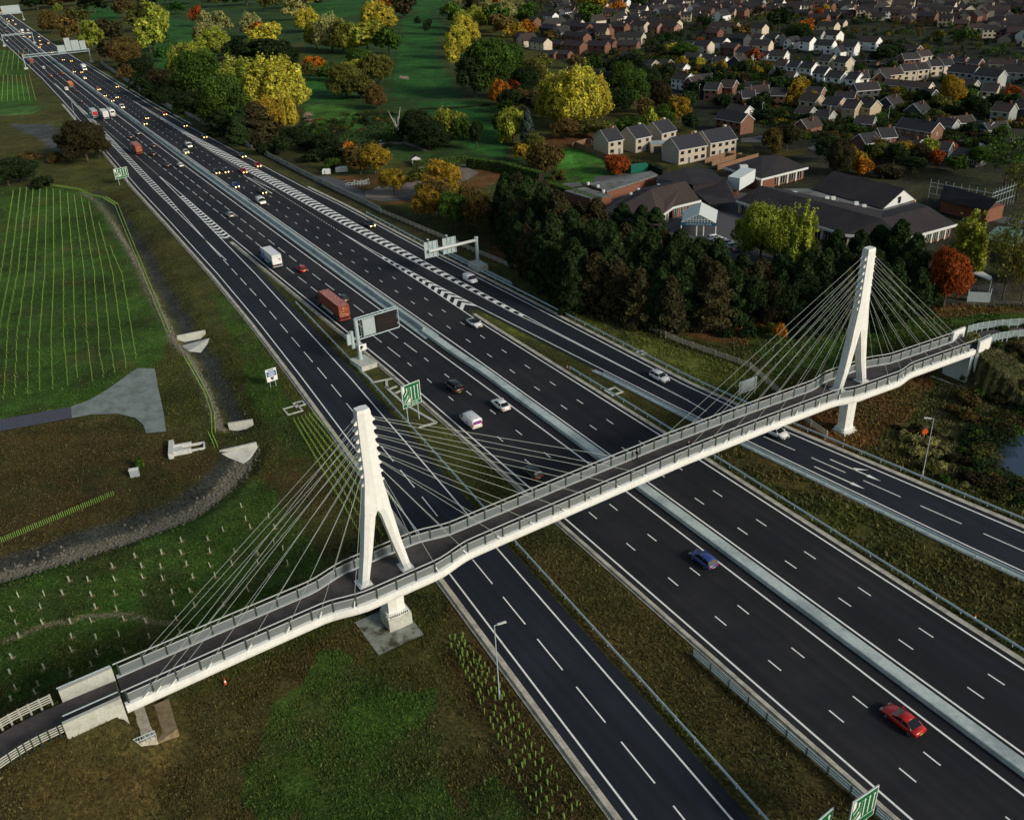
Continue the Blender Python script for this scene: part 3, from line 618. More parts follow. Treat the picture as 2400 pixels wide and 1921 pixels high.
def anchors(py, s0, g, levels, sts, z0=29.3, dz=-1.12):
    for q in (-1, 1):
        for i in range(levels):
            z = z0+i*dz+g; b = MB(); wq = .84+.02*i
            for sd in (-1, 1):
                P = [Bp(s0+q*wq, sd*.12, z+.35), Bp(s0+q*(wq+.42), sd*.3, z-.05), Bp(s0+q*(wq+.38), sd*.3, z-.22), Bp(s0+q*wq, sd*.12, z-.28)]
                Q = [Bp(s0+q*wq, sd*.42, z+.35), Bp(s0+q*(wq+.42), sd*.42, z-.05), Bp(s0+q*(wq+.38), sd*.42, z-.22), Bp(s0+q*wq, sd*.42, z-.28)]
                b.loft([P, Q])
            o = b.build('cable_anchor', M_paint, py); fix(o.data)
            for sd in (-1, 1):
                s1 = s0+q*sts[q][i]; w_ = HWD(s1); zz = float(deckz(s1))
                cb = MB().tube(Bp(s0+q*(wq+.38), sd*.36, z-.15), Bp(s1, sd*(w_-.12), zz+.25), .027, 5); cb.build('stay_cable', M_cable, BR)
                d = np.array(Bp(s0+q*(wq+.38), sd*.36, z-.15))-np.array(Bp(s1, sd*(w_-.12), zz)); d /= np.linalg.norm(d)
                e0 = np.array(Bp(s1, sd*(w_-.12), zz-.05)); MB().tube(e0, e0+d*1.0, .09, 6).build('cable_socket', M_paint, BR)
M_cable = mat('stay_cable', (.36,.40,.37), .4, 0)
p1, g1 = pylon(0); p2, g2 = pylon(BL)
main = [38.5, 34, 29.5, 25, 20, 15, 10, 5.5]; back = [29.3, 28.0, 26.4, 22.5, 18, 13.5, 9.5, 5.5]; backR = [28.2, 26.8, 25.0, 22, 18, 13.5, 9.5, 5.5]
anchors(p1, 0, g1, 8, {1: main, -1: back}); anchors(p2, BL, g2, 8, {-1: main, 1: backR})
# piers
def pier(s0, z0, z1, wide):
    b = MB(); b.loft([hexs(-wide, wide, .8, 1.05, z0, s0), hexs(-wide*.92, wide*.92, .75, 1.0, z0+1.2, s0), hexs(-wide, wide, .85, 1.1, z1, s0)])
    o = b.build('pier', M_paint, BR); fix(o.data)
    f = MB(); 
    for a, c, k in ((z0-.1, z0+.02, .3), (z0+.3, z0+.38, .22)): f.loft([hexs(-wide-k, wide+k, .85+k, 1.1+k, a, s0), hexs(-wide-k, wide+k, .85+k, 1.1+k, c, s0)])
    q = f.build('flange', M_paint, o); fix(q.data); return o
pr1 = pier(.6, 2.0, 6.9, 1.15)
b = MB()
for i in range(9):
    for sd in (-1.28, 1.28): b.tube(Bp(.6-1.1+i*.28, sd, 2.02), Bp(.6-1.1+i*.28, sd, 2.34), .05, 5)
b.build('bolts', M_dsteel, pr1)
o = MB().loft([hexs(-1.5,1.6,1.35,1.42,-.3,.6), hexs(-1.5,1.6,1.35,1.42,1.9,.6)]).build('plinth', M_conc, BR); fix(o.data)
pier(BL+.4, .45, 7.6, 1.05)
o = MB().loft([hexs(-1.5,1.5,1.3,1.4,-.3,BL+.4), hexs(-1.5,1.5,1.3,1.4,.34,BL+.4)]).build('plinth', M_conc, BR); fix(o.data)
pc = [(-21.2,87.3),(-17.5,81.2),(-15.6,82.4),(-12.3,84.4),(-15.6,90.2),(-17.5,89.6)]
M_pad = mat('stained_concrete', (.24,.26,.22), .9, .25, 1.2, .3, 15, col2=(.06,.055,.03), c2sc=.45, c2lo=.5, c2hi=.62)
hsheet('concrete_apron', pc, M_pad, .05)
# abutments
def wall(P, z0, z1, th, m, name, parent):
    a = np.array(P[0], float); c = np.array(P[1], float); b = MB(); b.obox((a+c)/2, c-a, np.linalg.norm(c-a), th, 0, 1)
    k = len(b.v); vs = []
    for i, v in enumerate(b.v):
        t = ((np.array(v[:2])-a) @ (c-a))/((c-a) @ (c-a)); lo = z0[0]+(z0[1]-z0[0])*t; hi = z1[0]+(z1[1]-z1[0])*t; vs.append((v[0], v[1], hi if v[2] > .5 else lo))
    b.v = vs; return b.build(name, m, parent)
AB = empty('bridge_abutment', (0,0,0), 0, 'pale concrete abutment with two wing walls at the left end of the footbridge', 'abutment')
wall((Bp(-31.2,2.45), Bp(-36.6,2.35)), (4.6,5.0), (7.95,7.7), .45, M_conc, 'wing_wall', AB)
wall((Bp(-31.2,-2.6), Bp(-36.9,-2.7)), (1.5,3.0), (7.85,7.6), .45, M_conc, 'wing_wall', AB)
wall((Bp(-31.5,-2.6), Bp(-31.5,2.5)), (1.2,1.2), (6.2,6.2), .5, M_conc, 'end_wall', AB)
for t_ in (2.3, -2.2): MB().path([Bp(-31.3,t_,8.3), Bp(-36.7,t_,8.05)], .07).build('handrail', M_galv, AB)
AP = empty('abutment_steps', (0,0,0), 0, 'buff concrete inspection steps and slab below the left end of the footbridge', 'steps')
b = MB(); b.prism([Bp(-32.4,-2.9), Bp(-32.2,-4.6), Bp(-29.2,-4.4), Bp(-29.4,-2.6), Bp(-29.4,1.5), Bp(-31.2,1.5)], .4, 2.6); b.build('slab', M_buff, AP)
b = MB(); b.prism([Bp(-29.35,-4.4), Bp(-27.0,-3.6), Bp(-26.8,1.5), Bp(-29.35,1.5)], .0, 1.5); b.build('lower_slab', mat('rusty_concrete', (.22,.17,.10), .9, .3, 1.5), AP)
for i in range(7): b = MB(); b.obox(Bp(-31.8+i*.36,-3.4), BN, 1.9, .36, 2.3, 2.9-.1*i); b.build('step', M_conc, AP)
for i in range(7): MB().tube(Bp(-32.2+i*.5,-4.55,2.4), Bp(-32.2+i*.5,-4.55,3.5), .04, 5).build('rail_post', M_galv, AP)
for h in (3.0, 3.5): MB().tube(Bp(-32.2,-4.55,h), Bp(-29.2,-4.55,h), .045, 5).build('rail', M_galv, AP)
AR = empty('bridge_abutment', (0,0,0), 0, 'pale concrete abutment with wing walls at the right end of the footbridge', 'abutment')
wall((Bp(111.3,2.5), Bp(115.2,2.9)), (6.6,6.6), (9.15,8.95), .4, M_paint, 'wing_wall', AR)
wall((Bp(111.3,-2.6), Bp(115.0,-2.3)), (3.2,5.4), (9.0,8.9), .4, M_paint, 'wing_wall', AR)
wall((Bp(110.6,-2.3), Bp(110.6,2.4)), (.4,.4), (6.3,6.3), .9, M_galv, 'bearing_wall', AR)
wall((Bp(111.6,-2.5), Bp(111.6,2.5)), (.4,.4), (7.0,7.0), .4, M_conc, 'end_wall', AR)
b = MB(); b.prism([Bp(108.6,3.3), Bp(109.0,-4.0), Bp(112.5,-4.0), Bp(112.5,3.3)], .3, .9); b.build('slab', M_conc, AR)
for h in (1.4, 1.9): MB().tube(Bp(110.3,-4,h), Bp(113.2,-4.1,h+.4), .045, 5).build('rail', M_galv, AR)
for s_ in (110.3, 111.7, 113.2): MB().tube(Bp(s_,-4,.8), Bp(s_,-4,1.95), .045, 5).build('rail_post', M_galv, AR)
MB().path([Bp(111,-2.35,9.3), Bp(114.9,-2.1,9.3)], .06).build('handrail', M_galv, AR)
# ================================================================ vegetation
def leaf_mat(name, trans=.25):
    m = bpy.data.materials.new(name); m.use_nodes = True; N = m.node_tree.nodes; Lk = m.node_tree.links; b = N['Principled BSDF']
    b.inputs['Roughness'].default_value = .85; b.inputs['Specular IOR Level'].default_value = .15
    oi = N.new('ShaderNodeObjectInfo'); at = N.new('ShaderNodeVertexColor'); at.layer_name = 'tone'
    vm = N.new('ShaderNodeVectorMath'); vm.operation = 'MULTIPLY'; Lk.new(oi.outputs['Color'], vm.inputs[0]); Lk.new(at.outputs[0], vm.inputs[1])
    Lk.new(vm.outputs[0], b.inputs['Base Color']); tr = N.new('ShaderNodeBsdfTranslucent'); Lk.new(vm.outputs[0], tr.inputs[0])
    ms = N.new('ShaderNodeMixShader'); ms.inputs[0].default_value = trans; Lk.new(b.outputs[0], ms.inputs[1]); Lk.new(tr.outputs[0], ms.inputs[2])
    Lk.new(ms.outputs[0], N['Material Output'].inputs[0]); return m
M_leaf = leaf_mat('foliage'); M_bark = mat('bark', (.075,.06,.045), .95, .3, 4)
M_palebark = mat('pale_dead_wood', (.45,.43,.38), .9, .2, 4)
def leaf_mesh(name, P, size, tone, hang=0., rs=1, out=None, m=None):
    "one leaf-spray quad per point"
    r = np.random.RandomState(rs); n = len(P); a = r.normal(size=(n, 3))
    if out is not None: a = a*.75+out*1.0
    a /= np.linalg.norm(a, axis=1)[:, None]; u = np.cross(a, r.normal(size=(n, 3))); u[:, 2] -= hang; u /= np.linalg.norm(u, axis=1)[:, None]; w = np.cross(a, u)
    sz = size*(.6+.8*r.rand(n, 1)); asp = (1.0+hang*1.2)
    V = np.stack([P-u*sz*asp-w*sz*.3, P-u*sz*.2-w*sz, P+u*sz*asp+w*sz*.2, P+w*sz*.9-u*sz*.3], 1).reshape(-1, 3)
    me = bpy.data.meshes.new(name); me.vertices.add(4*n); me.vertices.foreach_set('co', V.ravel()); me.loops.add(4*n)
    me.loops.foreach_set('vertex_index', np.arange(4*n)); me.polygons.add(n); me.polygons.foreach_set('loop_start', np.arange(0, 4*n, 4)); me.polygons.foreach_set('loop_total', np.full(n, 4))
    me.update(calc_edges=True); at = me.color_attributes.new('tone', 'FLOAT_COLOR', 'POINT')
    t = np.repeat(tone, 4, 0); at.data.foreach_set('color', np.concatenate([t, np.ones((4*n, 1))], 1).ravel()); me.materials.append(m or M_leaf); return me
def tones(r, n, clump, spread=.35):
    "clump: per-point clump brightness; hue drifts a little between clumps and leaves"
    v = clump*(1+spread*(r.rand(n)-.5)*2); h = (r.rand(n)-.5)*.3
    return np.stack([v*(1+h), v, v*(1-h*.8)], 1).clip(.15, 2.2)
def crown(name, lobes, n, size, seed, hang=0., shell=.62, up=False):
    r = np.random.RandomState(seed); L = np.array(lobes, float); vol = (L[:,3]*L[:,4]*L[:,5])**(2/3); k = r.choice(len(L), n*3, p=vol/vol.sum())
    d = r.normal(size=(n*3, 3)); d /= np.linalg.norm(d, axis=1)[:, None]; rad = shell+(1-shell)*r.rand(n*3)**.5
    # sub-clumps: push points outward in bumps
    rad *= 1+.16*np.sin(d[:,0]*7+k*2.1)*np.sin(d[:,1]*6+k)+.1*np.sin(d[:,2]*9+k*1.3)
    P = L[k,:3]+d*L[k,3:]*rad[:, None]; keep = np.ones(len(P), bool)
    for i, l in enumerate(L):
        q = (((P-l[:3])/l[3:])**2).sum(1); keep &= (q > .30) | (k == i) & (q > .25)
    g_ = np.sin(P[:,0]*1.25+seed)*np.sin(P[:,1]*1.15+seed*2)*np.sin(P[:,2]*1.4+seed*3); keep &= (g_ < .3)
    st = r.rand(len(P)) < .06; P[st] += d[st]*(.25+.55*r.rand(st.sum(), 1))*L[k[st],3:4]*.5
    P = P[keep][:n]; k = k[keep][:n]; d = d[keep][:n]; n = len(P); cb = .7+.6*r.rand(len(L)); sub = .8+.4*(np.sin(P[:,0]*2.1+k)*np.sin(P[:,1]*1.9)*np.sin(P[:,2]*2.3+k))
    return leaf_mesh(name, P, size, tones(r, n, cb[k]*sub), hang, seed, d)
def lobes_round(seed, R_=5., H_=10., n=16, base=2.2, flat=1.):
    r = np.random.RandomState(seed); out = [(0, 0, base+(H_-base)*.55, R_*.62, R_*.62, (H_-base)*.42)]
    for i in range(n):
        a = i*2.4+r.rand(); h = r.rand(); z = base+(H_-base)*(.18+.68*h); rr = R_*(.72*math.sqrt(max(.05, 1-(abs(h-.38)/.72)**2)))*(.8+.35*r.rand()); s = R_*(.24+.2*r.rand())
        out.append((rr*math.cos(a), rr*math.sin(a), z, s, s, s*(.9*flat)))
    return out
def lobes_up(seed, R_=5., H_=18., n=22, base=2.5):
    "poplar-like: many upright plumes"
    r = np.random.RandomState(seed); out = []
    for i in range(n):
        a = i*2.4+r.rand(); q = math.sqrt((i+.5)/n)*R_*.8; top = H_*(1-.30*(q/R_)**2)*(.70+.32*r.rand()); bz = base+(q/R_)*1.5
        out.append((q*math.cos(a), q*math.sin(a), (top+bz)/2, R_*.22, R_*.22, (top-bz)/2))
        out.append((q*math.cos(a)*1.1, q*math.sin(a)*1.1, bz+(top-bz)*.3, R_*.26, R_*.26, (top-bz)*.25))
    return out
def cone(name, n, seed, R_=3.2, H_=12., size=.3):
    r = np.random.RandomState(seed); h = r.rand(n)**.75; a = r.rand(n)*6.283; lay = np.floor(h*13); ph = lay*1.7+seed
    rr = R_*(1-h)**.5*(.62+.4*r.rand(n)**.5)*(1+.26*np.sin(a*3+ph)+.18*np.sin(a*5-ph)+.12*np.sin(h*40+a*2)); z = .5+(H_-.5)*h+(r.rand(n)-.5)*.6-.1*rr
    P = np.stack([rr*np.cos(a), rr*np.sin(a), z], 1); cb = .75+.5*np.random.RandomState(seed+5).rand(14*8)[(lay*8+np.floor(a/6.284*8)).astype(int)]
    d = np.stack([np.cos(a), np.sin(a), .5+0*a], 1); return leaf_mesh(name, P, size, tones(r, n, cb), .35, seed, d)
def trunk_mesh(name, H_, r0, seed, nb=6, spread=.4, m=None, top=.75):
    r = random.Random(seed); b = MB(); pts = [(0,0,-.4)]; x = y = 0
    for i in range(1, 6): x += r.uniform(-.12,.12); y += r.uniform(-.12,.12); pts.append((x, y, H_*top*i/5))
    for i in range(5): b.tube(pts[i], pts[i+1], r0*(1-.16*i), 6, r0*(1-.16*(i+1)))
    for i in range(nb):
        k = r.uniform(.28,.9); z = H_*top*k; a = i*2.4; L = H_*spread*(1.1-k*.5); e = (L*math.cos(a), L*math.sin(a), z+L*.8); q = pts[min(4, int(k*5))]
        md = ((q[0]+e[0])/2, (q[1]+e[1])/2, (z+e[2])/2-.1*L); b.tube((q[0], q[1], z), md, r0*.4, 5, r0*.25); b.tube(md, e, r0*.25, 5, r0*.08)
    return b.mesh(name, m or M_bark, True)
TV = {}
def tv(kind, crowns, trunks, h, w, shape): TV[kind] = (crowns, trunks, h, w, shape)
tv('round', [crown('crown', lobes_round(s, 5, 10, 22), 10000, .19, s) for s in (1,2,3)], [trunk_mesh('trunk', 10, .3, s) for s in (1,2)], 10, 10.4, 'round-crowned')
tv('big', [crown('crown', lobes_round(s, 8, 17, 44, 2.5), 20000, .24, s) for s in (11,12)], [trunk_mesh('trunk', 16, .5, 3, 8)], 17, 17, 'broad')
tv('pop', [crown('crown', lobes_up(s, 7.5, 18, 42), 24000, .23, s, .4, .45) for s in (21,22)], [trunk_mesh('trunk', 17, .45, 4, 8)], 18, 15, 'plumed poplar-like')
tv('col', [crown('crown', lobes_up(s, 3, 16, 14, 1.2), 9000, .2, s, .5, .5) for s in (31,32)], [trunk_mesh('trunk', 15, .3, 5, 6, .15)], 16, 6.2, 'tall columnar')
tv('con', [cone('crown', 9000, s, size=.22) for s in (41,42,43)], [trunk_mesh('trunk', 11, .22, 6, 0, .1)], 12, 6.6, 'dense conifer')
tv('wil', [crown('crown', lobes_round(s, 5.2, 10, 16, 1.8, 1.5), 6500, .2, s, 1.3, .5) for s in (51,52)], [trunk_mesh('trunk', 9, .35, 7, 7, .35)], 10, 10.5, 'weeping willow-like')
tv('shr', [crown('crown', lobes_round(s, 2.2, 2.6, 9, .1), 1500, .2, s) for s in (61,62)], [trunk_mesh('trunk', 1.6, .07, 8, 4)], 2.7, 4.5, 'low bushy')
def sparse(seed, H_=14, R_=5):
    r = np.random.RandomState(seed); return crown('crown', lobes_round(seed, R_, H_, 30, 3), 1900, .2, seed, .2, .2)
tv('bare', [sparse(71), sparse(72)], [trunk_mesh('trunk', 14, .26, 9, 22, .33, top=.9)], 14, 10, 'thin half-bare')
tv('far', [crown('crown', lobes_round(s, 5, 10, 12), 1500, .5, s) for s in (81,82)], [trunk_mesh('trunk', 9, .3, 10, 3)], 10, 10.4, 'rounded')
CN = {'Y': ((.56,.50,.06), 'bright yellow'), 'YG': ((.34,.38,.05), 'yellow-green'), 'G': ((.070,.135,.020), 'mid green'), 'DG': ((.028,.052,.015), 'dark green'), 'GG': ((.045,.13,.018), 'fresh green'),
      'O': ((.58,.22,.02), 'orange'), 'R': ((.36,.085,.018), 'russet-red'), 'B': ((.15,.105,.030), 'brown'), 'OL': ((.15,.16,.032), 'olive'), 'YO': ((.42,.29,.03), 'golden-brown'), 'DB': ((.055,.050,.020), 'dark brown-green'), 'P': ((.40,.39,.14), 'pale yellow-grey'), 'BL': ((.05,.075,.065), 'blue-green')}
OCC = []; TPOS = []
REG = []        # label register: (object, base label, screen x)
ORD = ['', 'first','second','third','fourth','fifth','sixth','seventh','eighth','ninth','tenth','eleventh','twelfth','13th','14th','15th','16th','17th','18th','19th','20th']
def area(x, y):   # 2156 wide coordinates
    if x < 90 and y > 150: return 'on the rough left ground'
    if x < 250 and y > 240: return 'beside the left edge of the road'
    if y > 395 and x > 1010 and x < 1960 and y > 470: return 'in the belt before the hotel'
    if y > 440 and x > 1960: return 'by the yard right of the hotel'
    if x > 1990 and y > 720: return 'on the rough bank by the pond'
    if x > 1010 and y > 640: return 'at the foot of the tree belt'
    if y > 395: return 'beside the access road'
    if x > 1560: return 'behind the hotel' if y > 300 else ('among the nearer estate houses' if y > 150 else 'among the distant estate houses')
    if x > 1130: return 'at the near estate edge' if y > 130 else 'among the distant houses'
    if x > 1000 and y > 270: return 'near the clipped hedge'
    if x > 930: return 'right of the long fairway'
    if x > 640: return ('around the gravel car park' if y > 320 else 'by the golf pond' if y > 250 else 'left of the long fairway' if y > 110 else 'on the far golf course')
    if x > 380 and y > 100: return 'in the grove beside the road'
    return 'on the far left golf course' if y < 120 else 'along the roadside'
def tree(xf, yf, wp, hp, kind, colk, seed=None, cat='tree', where=None, group=None, base=.12):
    r = random.Random(int(xf*7+yf*13) if seed is None else seed); cr, tk, H0, W0, shape = TV[kind]
    px, py = xf/FS, (yf-base*wp)/FS; p = G(px, py); z = hz(*p); d = depth(*p); w = wp/FS/FPX*d
    ty = (yf-hp)/FS; lo, hi = .5, 60
    for _ in range(24):
        m_ = (lo+hi)/2
        if scr(p[0], p[1], z+m_)[1] > ty: lo = m_
        else: hi = m_
    h = min(lo*1.04, 30); 
    if kind in ('round', 'big') and d > 620: cr, tk, H0, W0, _s = TV['far']
    return tree_at(p[0], p[1], z, w, h, cr, tk, H0, W0, shape, colk, r, cat, where or area(xf, yf), group, px)
PEND = []
def tree_at(*a):
    "collect; the 292 that show largest become trees, the others one mass"
    PEND.append(a)
def plant_all():
    L = sorted(PEND, key=lambda a: -(a[3]*a[4])/max(60, depth(a[0], a[1]))**2)
    for a in L[:288]: plant_one(*a)
    V = []; T = []; n = 0
    for a in L[288:]:
        x, y, z, w, h, cr, tk, H0, W0, shape, colk, r = a[:12]; far = TV['far'][0][0]; me = far if shape != 'low bushy' else TV['shr'][0][0]; H0, W0 = (10, 10.4) if me is far else (2.7, 4.5)
        co = np.empty(len(me.vertices)*3); me.vertices.foreach_get('co', co); co = co.reshape(-1, 4, 3); tn = np.empty(len(me.vertices)*4); me.color_attributes['tone'].data.foreach_get('color', tn); tn = tn.reshape(-1, 4, 4)
        step = 1 if depth(x, y) < 500 else 2; co = co[::step]; tn = tn[::step]; an = r.uniform(0, 6.28); c_, s_ = math.cos(an), math.sin(an)
        X = (co[...,0]*c_-co[...,1]*s_)*w/W0+x; Y = (co[...,0]*s_+co[...,1]*c_)*w/W0+y; Z = co[...,2]*h/H0+z; V.append(np.stack([X, Y, Z], -1).reshape(-1, 3)); k = r.uniform(.82, 1.15); T.append((tn*np.array([*CN[colk][0], 1])*[k,k,k,1]).reshape(-1, 4))
    if not V: return
    mass_mesh('distant_trees', np.concatenate(V), np.concatenate(T), 4)
def mass_mesh(name, V, T, k):
    n = len(V)//k; me = bpy.data.meshes.new(name); me.vertices.add(len(V)); me.vertices.foreach_set('co', V.ravel()); me.loops.add(n*k); me.loops.foreach_set('vertex_index', np.arange(n*k)); me.polygons.add(n)
    me.polygons.foreach_set('loop_start', np.arange(0, n*k, k)); me.polygons.foreach_set('loop_total', np.full(n, k)); me.update(calc_edges=True); at = me.color_attributes.new('tone', 'FLOAT_COLOR', 'POINT'); at.data.foreach_set('color', T.ravel())
    me.materials.append(M_leaf); o = link(name, me); o.color = (1, 1, 1, 1); return tag(o, kind='stuff')
def plant_one(x, y, z, w, h, cr, tk, H0, W0, shape, colk, r, cat, where, group, px):
    c, nm = CN[colk]; t = empty('tree' if cat == 'tree' else 'shrub', (x, y, z), r.uniform(0, 6.28)); t.scale = (w/W0, w/W0*r.uniform(.92,1.08), h/H0)
    o = link('trunk', r.choice(tk), t); o = link('crown', r.choice(cr), t); k = r.uniform(.82, 1.15); o.color = (c[0]*k*r.uniform(.93,1.07), c[1]*k, c[2]*k, 1)
    t['category'] = cat; REG.append((t, f'{nm} {shape} {cat} {where}', px, group)); return t
def finish_labels():
    by = {}
    for t in REG: by.setdefault(t[1], []).append(t)
    for lab, L in by.items():
        if len(L) == 1: L[0][0]['label'] = lab; g = L[0][3]; 
        L.sort(key=lambda q: q[2]); n = len(L)
        for i, (o, _, px, g) in enumerate(L):
            if g: o['group'] = g
            if n == 1: continue
            if n == 2: pos = ('left one of the two', 'right one of the two')[i]
            elif n == 3: pos = ('leftmost of the three', 'middle one of the three', 'rightmost of the three')[i]
            elif i == 0: pos = f'leftmost of the {n}'
            elif i == n-1: pos = f'rightmost of the {n}'
            elif i <= n/2: pos = f'{ORD[i+1] if i < 20 else str(i+1)+"th"} from the left'
            else: pos = f'{ORD[n-i] if n-i < 21 else str(n-i)+"th"} from the right'
            o['label'] = lab+', '+pos
